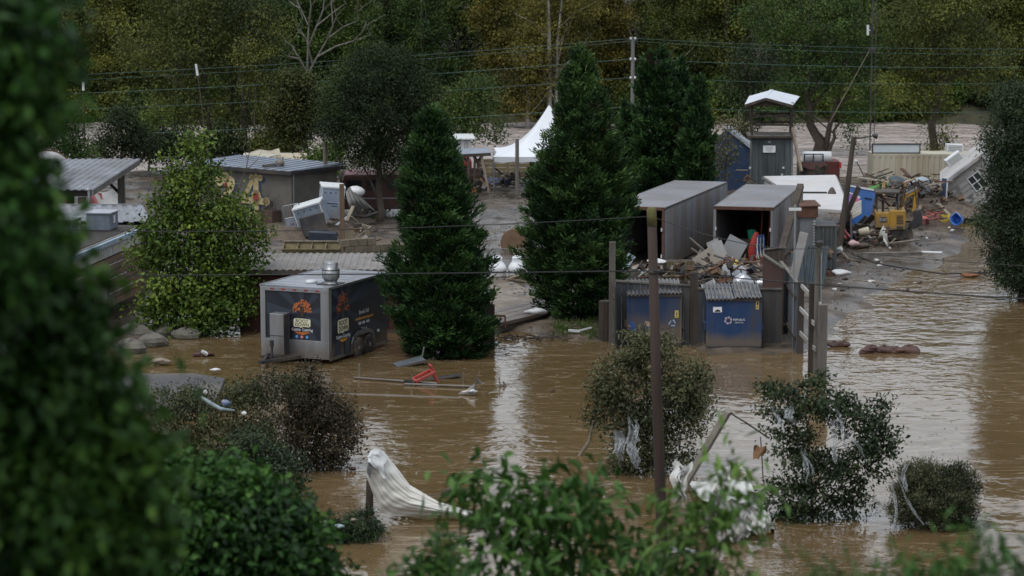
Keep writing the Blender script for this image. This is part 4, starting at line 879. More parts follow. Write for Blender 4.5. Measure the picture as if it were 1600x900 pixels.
# ---------------------------------------------------------------- camper and canopy behind the mural roof
a = A(430, 300, Y=133); t = thing('camper_trailer', 'cream camper with a rounded end behind the mural building, partly behind the shrub', 'camper', (a.o.x, 133, 0))
def cp(u, v):
    an = PI * v
    return (-1.6 + 4.6 * u, -1.1 * math.cos(an), .6 + 2.15 * min(1, max(0, math.sin(an)) ** .5) * (1 if u < .75 else max(.05, 1 - ((u - .75) / .25) ** 2.2) ** .5))
b = MB(); b.sheet(cp, 20, 14, .03); b.obj('shell', cream, t, True)
b = MB(); b.bb(-1.6, -1.57, -1.05, 1.05, .6, 2.5); b.bb(-1.6, 2.9, -1.05, 1.05, .45, .6); b.obj('chassis', darksteel, t)
b = MB(); b.bb(.2, 1.1, -1.13, -1.08, 1.5, 2.1); b.obj('window', glassdark, t)
a = A(412, 262, Y=129.5); t = thing('canopy_sheet', 'cream folded canopy with a colourful scribbled edge over the mural roof', 'canopy', a.o)
p0, p1, p2, p3 = a.p(384, 246), a.p(440, 244), a.p(436, 233, 2.5), a.p(392, 236, 2.5)
b = MB(); b.sheet(lambda u, v: (p0.lerp(p1, u)).lerp(p3.lerp(p2, u), v) + Vector((0, 0, .05 * math.sin(9 * u + 5 * v))), 10, 6, .03); b.obj('sheet', cream, t, True)
for k, c_ in enumerate(((.45, .08, .1), (.08, .35, .14), (.42, .12, .34), (.1, .3, .5), (.5, .35, .08))):
    q = a.p(413 + k * 5, 249 + (k % 2) * 1.5, -.1); b = MB(); b.lathe([(.13, -.02), (.15, .02)], q, 9, (PI / 2, .3 * k, 0)); b.obj('paint_patch', mat('spray_%s' % 'red green magenta blue ochre'.split()[k], c_, None, .7), t)
b = MB(); b.plate([a.p(392, 250), a.p(440, 248), a.p(441, 258), a.p(398, 258)], .04); b.obj('valance', white, t)
b = MB(); b.cyl(a.p(398, 250), a.p(398, 300), .04); b.cyl(a.p(438, 246), a.p(438, 300), .04); b.obj('leg', alu, t)
for x_, lab in ((508, 'brown timber post standing before the cream camper'),):
    a = A(x_, 300, Y=124); t = thing('timber_post', lab, 'post', (a.o.x, 124, .2)); b = MB(); b.cyl((0, 0, -.3), (.03, 0, P(x_, 222, 124).z - .2), .12, .10); b.obj('post', wood, t)

# ---------------------------------------------------------------- heap of overturned coolers, barrier, crates, trough
def chest(label, px, py, w_, d_, h_, rot, lid=True, Y=None, m_=None, sink=0):
    a = A(px, py, .3) if Y is None else A(px, py, Y=Y)
    t = thing('cooler_chest', label, 'cooler', a.o - Vector((0, 0, sink)), rot=rot); t.scale = (1.05, 1.05, 1.05)
    b = MB(); b.bb(-w_ / 2, w_ / 2, -d_ / 2, d_ / 2, 0, h_); b.obj('body', m_ or mat('cooler_blue_grey', (.29, .345, .42), (.21, .255, .32), .5, 1.5, stain=(.16, .14, .12), stain_amt=.6, stain_scale=1.2), t, bevel=.02)
    if lid:
        b = MB(); b.bb(-w_ / 2 - .03, w_ / 2 + .03, -d_ / 2 - .03, d_ / 2 + .03, h_ + .003, h_ + .09); b.obj('lid', whiteclean, t, bevel=.015)
        for k in range(4):
            b = MB(); b.box((-w_ / 2 + w_ * (k + .7) / 4.4, -d_ / 2 - .008, h_ * .86), (.05, .02, .05)); b.obj('latch', darksteel, t)
        b = MB(); b.bb(w_ / 2 - .03, w_ / 2 + .012, -d_ / 2 - .012, -d_ / 2 + .02, 0, h_); b.bb(-w_ / 2 - .012, -w_ / 2 + .03, -d_ / 2 - .012, -d_ / 2 + .02, 0, h_); b.obj('corner_trim', whiteclean, t)
        b = MB(); b.box((0, -d_ / 2 - .006, h_ * .5), (w_ * .5, .01, .03)); b.box((.1, -d_ / 2 - .006, h_ * .42), (w_ * .3, .01, .02)); b.obj('scuff_strip', ink, t)
    return t
chest('upright pale blue-grey cooler with a white lid, topmost of the tumbled coolers', 515, 338, 1.0, .8, 1.35, (rad(8), rad(5), rad(12)), Y=117.6)
chest('tilted pale blue-grey cooler with latches, left of the upright cooler', 492, 352, 1.25, .8, .95, (rad(10), rad(-17), rad(-8)), Y=116.4)
chest('black open crate box tipped over below the tilted cooler', 494, 366, 1.05, .8, .85, (rad(-6), rad(-14), rad(10)), False, m_=darksteel, Y=115.4)
chest('low dark blue tub lying behind the divided wooden trough', 504, 385, 1.15, .7, .62, (0, rad(3), rad(-4)), False, m_=mat('dark_blue_tub', (.035, .045, .065), (.02, .026, .04), .4, 3), Y=112.3)
a = A(463, 360, Y=116.5); t = thing('crowd_barrier', 'tilted white barred barrier panel left of the tumbled coolers', 'barrier', a.o, rot=(0, rad(-12), rad(-6)))
b = MB()
for k in range(7): b.cyl((-.36 + k * .12, 0, .62), (-.36 + k * .12, 0, 1.18), .014, n=6)
b.obj('bars', alu, t)
b = MB(); b.tube([(-.42, 0, .05), (-.42, 0, 1.12), (-.36, 0, 1.2), (.36, 0, 1.2), (.42, 0, 1.12), (.42, 0, .05)], .024, 8); b.cyl((-.42, 0, .62), (.42, 0, .62), .02); b.obj('frame', alu, t)
b = MB(); b.bb(-.4, .4, -.012, .012, .02, .58); pn = b.obj('panel', MATS['cooler_blue_grey'], t)
b = MB(); b.box((-.1, -.02, .32), (.12, .01, .05)); b.box((.12, -.02, .3), (.1, .01, .06)); b.obj('sticker', redlens, pn)
# divided trough
a = A(487, 407, .3); t = thing('wooden_trough', 'long olive-brown wooden trough with four divided bays and splayed feet', 'trough', a.o, rad(-1))
hwid = a.x(531); zt = a.z(380)
b = MB(); b.plate([(-hwid, -.25, .28), (hwid, -.25, .28), (hwid, -.35, .52), (-hwid, -.35, .52)], .05); b.obj('front_board', wooda, t)
b = MB(); b.plate([(-hwid, .3, .28), (hwid, .3, .28), (hwid, .45, zt), (-hwid, .45, zt)], .05); b.obj('back_board', wooda, t)
b = MB(); b.bb(-hwid, hwid, -.26, .3, .22, .27); b.obj('floor_board', woodd, t)
for k in range(5):
    x = -hwid + k * hwid / 2; b = MB(); b.prism([(-.34, .53), (-.26, .28), (.3, .28), (.44, zt - .02)], .05, (0, 0, PI / 2), (x, 0, 0)); b.obj('divider', wooda, t)
b = MB(); b.bb(-hwid - .03, hwid + .03, .38, .5, zt, zt + .06); b.obj('top_rail', wood, t)
for sx in (-1, 1):
    for sy in (-.22, .28): b = MB(); b.beam((sx * (hwid - .1), sy, .3), (sx * (hwid + .06), sy * 1.4, -.08), .10); b.obj('leg', woodd, t)
a = A(535, 385, Y=109.5); t = thing('timber_post', 'square brown timber post rising behind the right end of the trough', 'post', a.o - Vector((0, 0, .3))); b = MB(); b.box((0, 0, 1.45), (.2, .2, 3.1)); b.obj('post', mat('brown_post', (.20, .135, .085), (.12, .08, .05), .85, 3, bump=.4, streak=True), t)
# block wall + earth
def mound(name, label, px, py, rx, ry, h, m_, seed, z=.2):
    a = A(px, py, .3); t = thing(name, label, 'mound', (a.o.x, a.o.y, z))
    def fn(u, v):
        r_ = math.sqrt(v); an = u * 2 * PI; x, y = r_ * math.cos(an), r_ * math.sin(an)
        return (x * rx, y * ry, h * max(0, 1 - r_ ** 1.6) * (1 + .3 * math.sin(5 * x + seed) * math.cos(4 * y)) + .06 * math.sin(11 * x + 3 * seed) * math.sin(13 * y) - .05 * r_)
    b = MB(); b.sheet(fn, 30, 12, .05); b.obj('earth', m_, t, True); return t
earth = mat('bare_earth', (.17, .13, .095), (.07, .053, .04), .9, 1.6, bump=.8, stain=(.07, .055, .042), stain_amt=.6, stain_scale=1.1)
mound('earth_mound', 'heap of brown earth below the mural building, left of the coolers', 440, 372, 2.6, 1.6, .55, earth, 1)
mound('earth_mound', 'low earth heap carrying the tumbled coolers', 497, 362, 2.0, 1.9, .75, earth, 4)
mound('earth_mound', 'brown earth bank behind the broken concrete wall', 575, 385, 2.2, 1.6, .5, earth, 2)
t = thing('block_wall', 'broken muddy concrete block wall right of the wooden trough', 'wall', G(545, 408, .3), rad(32))
for r_ in range(3):
    for k in range(6):
        if r_ == 2 and k > 3: continue
        b = MB(); b.box((-.2 + k * .42 + (.2 if r_ % 2 else 0), random.Random(k + r_ * 9).uniform(-.015, .015), .18 + r_ * .30), (.40, .22, .28)); b.obj('block', mat('muddy_block', (.21, .175, .125), (.13, .108, .08), .9, 3, bump=.5, stain=(.09, .085, .045), stain_amt=.5), t)
t = thing('stone_slab', 'grey upright mossy slab standing behind the timber post', 'slab', G(558, 385, .3), rad(-12)); b = MB(); b.prism([(-.55, -.1), (.6, -.1), (.62, .9), (.1, 1.05), (-.5, .8)], .25); b.obj('slab', MATS['muddy_block'], t)
for i, (x0_, y0_, x1_, y1_) in enumerate(((549, 338, 570, 358), (542, 345, 552, 322), (526, 352, 545, 338), (528, 398, 548, 388))):
    p0, p1 = P(x0_, y0_, 110.5 - i * .2), P(x1_, y1_, 110.8); t = thing('loose_plank', ('pale plank sloping down from the timber post', 'short plank propped up beside the timber post', 'grey bent rail leaning left of the timber post', 'dark board end leaning on the right foot of the trough')[i], 'plank', p0); b = MB(); b.beam((0, 0, 0), p1 - p0, .16, .05); b.obj('plank', wood if i != 2 else alu, t)
# curved sheet metal piece (upturned boat-like hull)
a = A(560, 330, Y=121); t = thing('metal_hull', 'upturned grey ribbed hull with a rounded white top, behind the timber post', 'boat', a.o)
pA, pB, pC, pD = a.p(540, 300), a.p(558, 298, 1), a.p(588, 330, .6), a.p(552, 336)
b = MB(); b.sheet(lambda u, v: (pA.lerp(pB, v)).lerp(pD.lerp(pC, v), u) + Vector((0, -.5 * math.sin(PI * u) - .25 * math.sin(PI * v), .25 * math.sin(PI * v))), 12, 10, .04); hl = b.obj('hull', mat('hull_grey', (.20, .20, .195), (.13, .13, .125), .6, 1.5, .1, stain=(.1, .09, .08), stain_amt=.5), t, True)
b = MB()
for v in (.2, .4, .6, .8): b.tube([(pA.lerp(pB, v)).lerp(pD.lerp(pC, v), u / 8) + Vector((0, -.52 * math.sin(PI * u / 8) - .27 * math.sin(PI * v), .26 * math.sin(PI * v))) for u in range(9)], .02, 5)
b.obj('rib', woodg, hl)
b = MB(); b.blob(a.p(556, 299, .2), .42, 3, 14, 8, .08, (1.0, .7, .62)); b.obj('bow_cover', whiteclean, t, True)
b = MB(); b.tube([a.p(548, 336), a.p(572, 338), a.p(590, 332)], .09, 8); b.obj('keel', darksteel, t)

# ---------------------------------------------------------------- drowned vehicles by the round tree
def wheel_px(c, r, parent, axis=(PI / 2, 0, 0), w_=.2):
    b = MB(); b.lathe([(r * .55, -w_ / 2), (r * .95, -w_ / 2), (r, -w_ * .3), (r, w_ * .3), (r * .95, w_ / 2), (r * .55, w_ / 2)], c, 20, axis); o = b.obj('wheel', black, parent, True)
    b = MB(); b.lathe([(r * .6, -w_ * .3), (r * .58, w_ * .42), (r * .2, w_ * .5), (r * .1, w_ * .55)], c, 16, axis); b.obj('rim', alu, o, True)
t = thing('panel_van', 'rusted dark red panel van with a faded pink roof behind the round tree', 'van', G(620, 338, .3), rad(4))
b = MB(); b.prism([(-2.6, .35), (2.3, .35), (2.3, 1.15), (1.7, 1.3), (1.25, 2.0), (-2.55, 2.05), (-2.65, 1.7)], 1.8, c=(0, .9, 0)); b.obj('body', mat('oxide_red', (.075, .026, .023), (.045, .02, .018), .65, 1.5, stain=(.10, .07, .05), stain_amt=.5), t, bevel=.06)
b = MB(); b.sheet(lambda u, v: (-2.5 + 3.8 * u, .05 + 1.7 * v, 2.06 + .14 * math.sin(PI * v)), 6, 8, .04); b.obj('roof', mat('faded_rose', (.21, .085, .095), (.14, .055, .06), .55, 1.5, stain=(.2, .16, .13), stain_amt=.4), t, True)
for x in (-2.1, -1.1, -.1): b = MB(); b.box((x, -.015, 1.55), (.75, .03, .5)); b.obj('window', glassdark, t)
b = MB(); b.box((.75, -.02, 1.1), (.9, .03, 1.3)); b.obj('door', mat('oxide_red_dark', (.09, .026, .024), None, .65, 2), t)
b = MB(); b.box((-1.1, -.02, .9), (2.9, .02, .05)); b.obj('side_moulding', alu, t)
for x in (-1.7, 1.5): wheel_px((x, .02, .33), .34, t)
t = thing('overturned_cart', 'black overturned trailer showing one spare wheel above the tumbled coolers', 'trailer', P(545, 300, 127), rot=(rad(-18), rad(22), rad(10)))
b = MB(); b.bb(-.3, 1.9, -.5, .7, .25, .38); b.obj('deck', darksteel, t); b = MB()
for k in range(7): b.beam((-.2 + k * .33, -.5, .38), (-.2 + k * .33, -.5, .95), .05)
b.beam((-.3, -.5, .95), (1.9, -.5, .95), .06); b.obj('side_rail', darksteel, t)
wheel_px((-.42, -.35, .55), .36, t, (PI / 2, .3, 0)); b = MB(); b.beam((1.9, 0, .3), (2.6, .2, -.4), .08); b.obj('drawbar', darksteel, t)
t = thing('pickup_truck', 'vintage rusty pickup with rounded fenders and white door sign behind the first conifer', 'pickup', G(728, 301, .3), rad(3))
b = MB(); b.prism([(-.75, .45), (.28, .45), (.28, 1.18), (.12, 1.22), (-.1, 1.78), (-.2, 1.86), (-.68, 1.86), (-.78, 1.75)], 1.5, c=(-.55, .8, 0)); b.obj('cab', mat('pickup_patina', (.15, .12, .105), (.10, .06, .045), .7, 2, stain=(.18, .09, .055), stain_amt=.7, stain_scale=1.3), t, bevel=.07)
pat = MATS['pickup_patina']
def hood(u, v): an = PI * v; s = 1 - .25 * u; return (-.3 + 1.25 * u, .8 - .62 * s * math.cos(an), .75 + .52 * math.sin(an) ** .7 * (1 - .15 * u ** 3))
b = MB(); b.sheet(hood, 8, 12, .04); b.obj('hood', pat, t, True)
b = MB(); b.bb(.9, 1.0, .32, 1.28, .5, 1.15); b.obj('grille', darksteel, t)
def fen(u, v): an = PI * u * 1.02; return (.62 + .56 * -math.cos(an), -.08 + .38 * v, .42 + .48 * math.sin(an) - .12 * (1 - v) ** 2)
b = MB(); b.sheet(fen, 14, 5, .04); b.obj('fender', rust, t, True)
b = MB(); b.bb(-3.4, -1.45, .0, 1.6, .55, 1.05); b.obj('bed', pat, t, bevel=.04)
b = MB(); b.box((-.68, .03, .82), (.62, .03, .45)); sg = b.obj('door_sign', whiteclean, t); b = MB(); b.box((-.68, .012, .84), (.4, .02, .12)); b.obj('sign_print', mat('sign_green', (.12, .3, .2), None, .6), sg)
b = MB(); b.prism([(-1.2, 1.25), (-.48, 1.25), (-.62, 1.72), (-1.2, 1.72)], .03, c=(0, .035, 0)); b.obj('window', glassdark, t)
b = MB(); b.box((-.28, .8, 1.48), (.03, 1.2, .42), (0, rad(-22), 0)); b.obj('windscreen', glassdark, t)
wheel_px((.62, .06, .33), .33, t); wheel_px((-2.6, .06, .33), .33, t)
b = MB(); b.lathe([(.13, -.08), (.14, .04), (.1, .1)], (1.0, .22, .85), 12, (0, PI / 2, 0)); b.obj('headlight', alu, t)
a = A(744, 300, .3); t = thing('traffic_cone', 'small orange marker leaning on the pickup front wheel', 'cone', a.o + Vector((-.1, -.5, 0))); b = MB(); b.lathe([(.2, 0), (.2, .03), (.14, .04), (.04, .42), (.02, .43)], (0, 0, 0), 12); b.obj('cone', mat('faded_orange', (.50, .17, .07), (.4, .13, .05), .6, 3), t)

# ---------------------------------------------------------------- small sheds and open lean-to, tank, tent
a = A(710, 285, Y=146); t = thing('white_shed', 'small white board shed with a flat roof behind the open lean-to', 'shed', (a.o.x, 146, 0), rad(6))
wd = .037; zt = P(710, 216, 146).z
for k in range(9): b = MB(); b.bb(-.9 + k * .21, -.9 + k * .21 + .19, -.02, .02, .2, zt - .05); b.obj('board', white, t)
b = MB(); b.bb(-.9, .98, .02, 1.6, .2, zt - .06); b.obj('wall', white, t); b = MB(); b.plate([(-1.1, -.2, zt), (1.2, -.2, zt), (1.2, 1.8, zt + .12), (-1.1, 1.8, zt + .12)], .07); b.obj('roof', whiteclean, t)
a = A(728, 300, Y=137); t = thing('open_lean_to', 'open timber lean-to with a tilted grey roof and propped posts behind the pickup', 'shelter', (a.o.x, 137, .2))
q = lambda x, y, d=0: P(x, y, 137 + d) - t.location
b = MB(); b.plate([q(690, 243, -1), q(767, 239, -1), q(764, 231, 1.2), q(692, 233, 1.2)], .1); b.obj('roof', mat('grey_felt', (.30, .34, .40), (.20, .23, .28), .6, 1.2, .2), t)
b = MB(); b.beam(q(690, 245, -1), q(767, 241, -1), .1, .16); b.obj('beam', woodd, t)
for x0_, y0_, x1_, y1_, m_ in ((704, 244, 704, 296, woodd), (731, 242, 733, 292, woodd), (752, 242, 764, 301, wood), (742, 242, 741, 292, woodd), (712, 244, 716, 262, woodd), (733, 256, 722, 243, woodd), (750, 260, 740, 243, woodd), (745, 256, 754, 242, woodd), (700, 246, 714, 270, wood)):
    b = MB(); b.beam(q(x0_, y0_, -.9), q(x1_, y1_, -.9 if y1_ > 280 else -.8), .13); b.obj('post' if y1_ > 285 else 'brace', m_, t)
a = A(730, 278, Y=139); t = thing('gas_cylinder', 'red gas cylinder standing under the open lean-to', 'gas cylinder', (a.o.x, 139, .25)); b = MB(); b.lathe([(.16, 0), (.24, .05), (.25, .12), (.25, .95), (.2, 1.12), (.08, 1.2), (.08, 1.3), (.02, 1.31)], (0, 0, .55), 16); b.obj('tank', mat('red_paint', (.40, .04, .05), (.3, .03, .04), .5, 3), t, True); b = MB(); b.lathe([(.06, 1.85), (.07, 1.98)], (0, 0, 0), 10); b.obj('valve', alu, t); b = MB(); b.bb(-.35, .35, -.3, .3, -.1, .55); b.obj('stand', woodd, t)
a = A(780, 298, .3); t = thing('metal_ladder', 'pale aluminium ladder lying on the mud right of the pickup', 'ladder', a.o + Vector((0, 0, .05)), rad(-4)); b = MB(); b.beam((-.6, -.2, .05), (.75, -.2, .05), .05); b.beam((-.6, .25, .05), (.75, .25, .05), .05); b.obj('rail', alu, t)
for k in range(6): b = MB(); b.cyl((-.5 + k * .23, -.2, .05), (-.5 + k * .23, .25, .05), .018, n=6); b.obj('rung', alu, t)
a = A(778, 288, .3); t = thing('tarpaulin', 'dark blue tarp lying in a heap behind the aluminium ladder', 'tarp', a.o); b = MB(); b.blob((0, 0, .1), .5, 7, 14, 8, .4, (1.6, .7, .45)); b.obj('sheet', mat('dark_blue_tarp', (.03, .05, .11), (.02, .03, .07), .5, 3), t, True)
# tent
Yt = 140; a = A(858, 165, Y=Yt); t = thing('marquee_tent', 'white peaked marquee tent standing by the river', 'tent', (a.o.x, Yt, .2))
q = lambda x, y, d=0: P(x, y, Yt + d) - t.location
apex = q(858, 163); ez = q(800, 238).z; hwd = 3.05; 
def tent(u, v):
    an = u * 2 * PI; c, s_ = math.cos(an), math.sin(an); k = max(abs(c), abs(s_)); r = v
    cv = (1 - r) ** 2.15
    cr = 1 - .06 * (1 - (min(abs(c), abs(s_)) / k)) * r
    return (c / k * hwd * r * cr, s_ / k * hwd * r * cr, ez + (apex.z - ez) * cv - .03 * math.sin(4 * an) ** 2 * r)
b = MB(); b.sheet(tent, 48, 12, .015); fab = mat('tent_fabric', (.66, .69, .73), (.60, .63, .67), .6, 1, lo=.3, hi=.7); b.obj('canopy', fab, t, True)
b = MB()
for s0, s1 in (((-1, -1), (1, -1)), ((1, -1), (1, 1)), ((1, 1), (-1, 1)), ((-1, 1), (-1, -1))):
    P0, P1 = Vector((s0[0] * hwd, s0[1] * hwd, ez)), Vector((s1[0] * hwd, s1[1] * hwd, ez))
    n_ = 12; vs = []
    for i in range(n_ + 1):
        p_ = P0.lerp(P1, i / n_) * (1 - .06 * (1 - abs(2 * i / n_ - 1))) ; p_.z = ez; vs += [p_, p_ + Vector((0, 0, -.26 - .05 * (i % 2)))]
    b.add(vs, [(2 * i, 2 * i + 2, 2 * i + 3, 2 * i + 1) for i in range(n_)])
b.obj('valance', fab, t)
for sx in (-1, 1):
    for sy_ in (-1, 1): b = MB(); b.cyl((sx * hwd * .99, sy_ * hwd * .99, -.2), (sx * hwd * .99, sy_ * hwd * .99, ez), .045); b.obj('pole', alu, t)
b = MB(); b.cyl((0, 0, ez + .6), (0, 0, apex.z + .05), .04); b.obj('mast', alu, t)
a = A(808, 304, .3); t = thing('timber_post', 'tall slim grey-brown post standing alone in front of the tent', 'post', a.o - Vector((0, 0, .2))); b = MB(); b.cyl((0, 0, 0), (0, 0, a.z(217) + .2), .12, .10); b.obj('post', woodg, t)
a = A(815, 268, Y=147); t = thing('timber_wall', 'low olive brown board wall under the tent by the river', 'wall', (a.o.x, 147, .1), rad(-3))
for k in range(4): b = MB(); b.bb(-2.6, 2.4, -.03, .03, .15 + k * .24, .15 + k * .24 + .22); b.obj('board', wooda, t)
for x in (-2.5, -.8, .8, 2.3): b = MB(); b.bb(x - .05, x + .05, .03, .13, 0, 1.1); b.obj('post', woodd, t)
for i, (x, y) in enumerate(((770, 292), (795, 278), (845, 282))):
    t = thing('driftwood_heap', ('tangle of brown branches beside the lean-to', 'tangle of twigs below the board wall', 'tangle of twigs and boards under the right side of the tent')[i], 'driftwood', G(x, y, .3)); b = MB(); r = random.Random(i + 40)
    for k in range(26): d = Vector((r.uniform(-1, 1), r.uniform(-.4, .4), r.uniform(-.05, .5))); s = Vector((r.uniform(-.7, .7), r.uniform(-.4, .4), .05)); b.tube([s, s + d * .5 + Vector((0, 0, .05)), s + d], [.03, .022, .01], 5)
    b.obj('branches', bark, t)
t = thing('storage_crate', 'dark brown crate stack under the tent edge', 'crate', P(838, 275, 142)); b = MB()
b.bb(-.35, .35, -.3, .3, -1, 1.0); b.obj('body', woodd, t)
for k in range(5): b = MB(); b.bb(-.37, .37, -.32, -.3, -.9 + k * .38, -.62 + k * .38); b.obj('slat', rust, t)

# ---------------------------------------------------------------- spool, barrier, tanks, pad, planks in the gap between the conifers
a = A(806, 392, .3); t = thing('cable_drum', 'big brown cable drum standing half sunk in mud between the conifers', 'cable drum', a.o - Vector((0, 0, .12)), rad(-14))
R_ = .62
for y in (-.28, .28): b = MB(); b.lathe([(R_, -.03), (R_, .03)], (0, y, .48), 30, (PI / 2, 0, 0)); fl = b.obj('flange', mat('drum_brown', (.20, .125, .075), (.14, .085, .052), .8, 2, bump=.3), t)
b = MB(); b.lathe([(.3, -.27), (.3, .27)], (0, 0, .48), 20, (PI / 2, 0, 0)); b.obj('core', woodd, t); b = MB(); b.lathe([(.05, -.33), (.05, -.31)], (0, 0, .48), 12, (PI / 2, 0, 0)); b.obj('hub', darksteel, t)
a = A(803, 404, .3); t = thing('crowd_barrier', 'low grey barred barrier lying behind the white tanks', 'barrier', a.o, rot=(rad(-12), 0, 0)); b = MB(); b.tube([(-.85, 0, 0), (-.85, 0, .42), (.85, 0, .42), (.85, 0, 0)], .02, 6); b.cyl((-.85, 0, .05), (.85, 0, .05), .018, n=6); b.obj('frame', alu, t); b = MB()
for k in range(18): b.cyl((-.8 + k * .094, 0, .05), (-.8 + k * .094, 0, .42), .01, n=5)
b.obj('bars', alu, t)
for i, (px_, lab) in enumerate(((777, 'white shouldered plastic tank strapped at its waist, beside the first conifer'), (808, 'white shouldered plastic tank partly covered by the tall conifer'))):
    a = A(px_, 436, .3); t = thing('water_tank', lab, 'tank', a.o - Vector((0, 0, .03)), 0, 'white tanks between the conifers')
    b = MB(); b.lathe([(.31, 0), (.345, .05), (.345, .38), (.36, .42), (.36, .50), (.33, .58), (.26, .68), (.21, .74), (.20, .86), (.21, .90), (.17, .94), (.02, .945)], (0, 0, 0), 28, sq=.72); b.obj('tank', mat('tank_white', (.68, .70, .73), (.62, .64, .67), .4, 2, stain=(.4, .36, .3), stain_amt=.35), t, True)
    for z in (.13, .34): b = MB(); b.lathe([(.352, z), (.356, z + .005), (.356, z + .035), (.352, z + .04)], (0, 0, 0), 28, sq=.72); b.obj('strap', black, t)
    b = MB(); b.lathe([(.12, .945), (.12, .98), (.02, .985)], (0, 0, 0), 14); b.obj('cap', whiteclean, t)
t = thing('wood_pile', 'small heap of split boards beside the white tanks', 'wood pile', G(806, 440, .3)); r = random.Random(3)
for k in range(11): b = MB(); b.box((r.uniform(-.35, .35), r.uniform(-.3, .3), .05 + .05 * (k // 3) + r.uniform(0, .05)), (r.uniform(.4, .75), .10, .05), (r.uniform(-.3, .3), r.uniform(-.35, .35), r.uniform(-1, 1))); b.obj('board', wood if k % 3 else woodb, t)
t = thing('concrete_pad', 'pale muddy concrete pad with a timber edge between the two conifers', 'slab', (0, 0, 0))
pts = [G(x, y, .36) for x, y in ((760, 446), (800, 440), (846, 462), (852, 482), (772, 500), (758, 500))]
b = MB(); b.slab(pts, .3); b.obj('slab', concrete, t)
for k in range(4):
    f0, f1 = k / 4, (k + 1) / 4 - .02
    qa, qb, qc, qd = [G(x, y, .40) for x, y in ((770, 484), (846, 464), (858, 487), (782, 505))]
    l0, l1, r0, r1 = qa.lerp(qd, f0), qa.lerp(qd, f1), qb.lerp(qc, f0), qb.lerp(qc, f1)
    b = MB(); b.slab([l0, r0, r1, l1], .12); b.obj('deck_board', mat('wet_boards', (.12, .095, .075), (.07, .055, .045), .5, 3, bump=.4, stain=(.2, .17, .14), stain_amt=.5), t)
b = MB(); b.beam(G(782, 512, .2), G(858, 492, .2), .12, .28); b.obj('edge_beam', woodd, t)
a = A(836, 489, .42); t = thing('plastic_bag', 'crumpled white plastic sheet lying on the deck corner between the conifers', 'plastic sheet', a.o); b = MB(); b.blob((0, 0, .04), .30, 4, 18, 8, .35, (1.35, .6, .38)); b.obj('bag', whiteclean, t, True)
t = thing('wooden_step', 'rusty brown step frame at the water beside the first conifer', 'frame', G(784, 512, .2)); 
for p0, p1 in (((-.35, 0, 0), (-.35, 0, .5)), ((.12, 0, 0), (.12, 0, .42)), ((-.35, 0, .42), (.12, 0, .42)), ((-.35, .25, .42), (.12, .25, .42))): b = MB(); b.beam(p0, p1, .06); b.obj('rail', rust, t)
b = MB(); b.bb(-.35, .12, .0, .25, .43, .46); b.obj('tread', wood, t)
a = A(772, 546, .0); t = thing('dark_partition', 'narrow dark upright board panel at the right foot of the first conifer', 'panel', a.o, rad(-60)); b = MB(); b.bb(-.9, .0, -.03, .03, -.2, 1.55); b.obj('board', woodd, t)
b = MB()
for k in range(16): b.box((.02, -.03, .0 + k * .1), (.05, .04, .05))
b.cyl((.05, -.03, -.2), (.05, -.03, 1.45), .014, n=6); b.obj('chain', rust, t)
t = thing('plastic_bracket', 'white bent plastic bracket floating in the shallows below the tall conifer', 'plastic piece', G(905, 519, .1), rad(8)); b = MB(); b.box((-.18, 0, .05), (.4, .16, .07), (0, .1, .1)); b.obj('plate', whiteclean, t); b = MB(); b.beam((0, 0, .05), (.45, .08, .14), .07, .05); b.obj('arm', whiteclean, t)
t = thing('driftwood_heap', 'strip of dark flotsam on the muddy shore between the conifers', 'driftwood', G(830, 529, .05)); b = MB(); r = random.Random(9)
for k in range(40): s = Vector((r.uniform(-1.0, 1.2), r.uniform(-.5, .5), .02)); d = Vector((r.uniform(-.4, .4), r.uniform(-.2, .2), r.uniform(-.02, .12))); b.tube([s, s + d], [.03, .015], 5)
b.obj('branches', woodd, t)

# ---------------------------------------------------------------- shipping containers
contw = mat('container_grey', (.23, .245, .26), (.165, .175, .19), .55, 1.2, .15, stain=(.17, .11, .075), stain_amt=.6, stain_scale=.8, streak=True, silt=(.9, .6))
contr = mat('container_roof', (.27, .27, .285), (.17, .17, .185), .5, .9, .3, stain=(.14, .125, .115), stain_amt=.6, stain_scale=.45)
def container(label, front_right, yaw, W_, L_, H_, z0=.3, doors=False):
    t = thing('shipping_container', label, 'container', front_right, yaw); t.location.z = z0
    b = MB(); b.bb(-W_, 0, 0, .1, H_ - .14, H_ - .01); b.obj('door_header', rust, t)
    for x in (-W_, -.1): b = MB(); b.bb(x, x + .1, 0, .1, 0, H_ - .14); b.obj('corner_post', contw if doors else rust, t)
    b = MB(); b.corr((0.0, .1, .1), (0, L_ - .1, 0), (0, 0, H_ - .2), int(L_ / .28), .035, .03); b.obj('side_panel', contw, t)
    b = MB(); b.corr((-W_, L_, .1), (0, -L_ + .1, 0), (0, 0, H_ - .2), int(L_ / .28), .035, .03); b.obj('side_panel', contw, t)
    b = MB(); b.corr((0, L_, .1), (-W_, 0, 0), (0, 0, H_ - .2), 9, .035, .03); b.obj('end_panel', contw, t)
    b = MB(); b.corr((-W_ - .02, .02, H_ - .06), (0, L_, 0), (W_ + .04, 0, 0), int(L_ / .5), -.018, .03); b.obj('roof', contr, t)
    for x in (-W_ - .03, -.035): b = MB(); b.bb(x, x + .065, .1, L_, H_ - .12, H_ - .02); b.obj('top_rail', darksteel, t)
    b = MB(); b.bb(-W_, 0, .1, L_, 0, .1); b.obj('floor', woodd, t)
    for x in (-W_ + .1, -.1):
        for z in (.5, 1.6): b = MB(); b.cyl((x, -.03, z), (x, -.03, z + .14), .03, n=8); b.obj('hinge', whiteclean, t)
    return t
fr1 = P(1038, 424, 104.2); fr1 = Vector((G(1038, 324, 2.9).x, G(1038, 324, 2.9).y, .3))
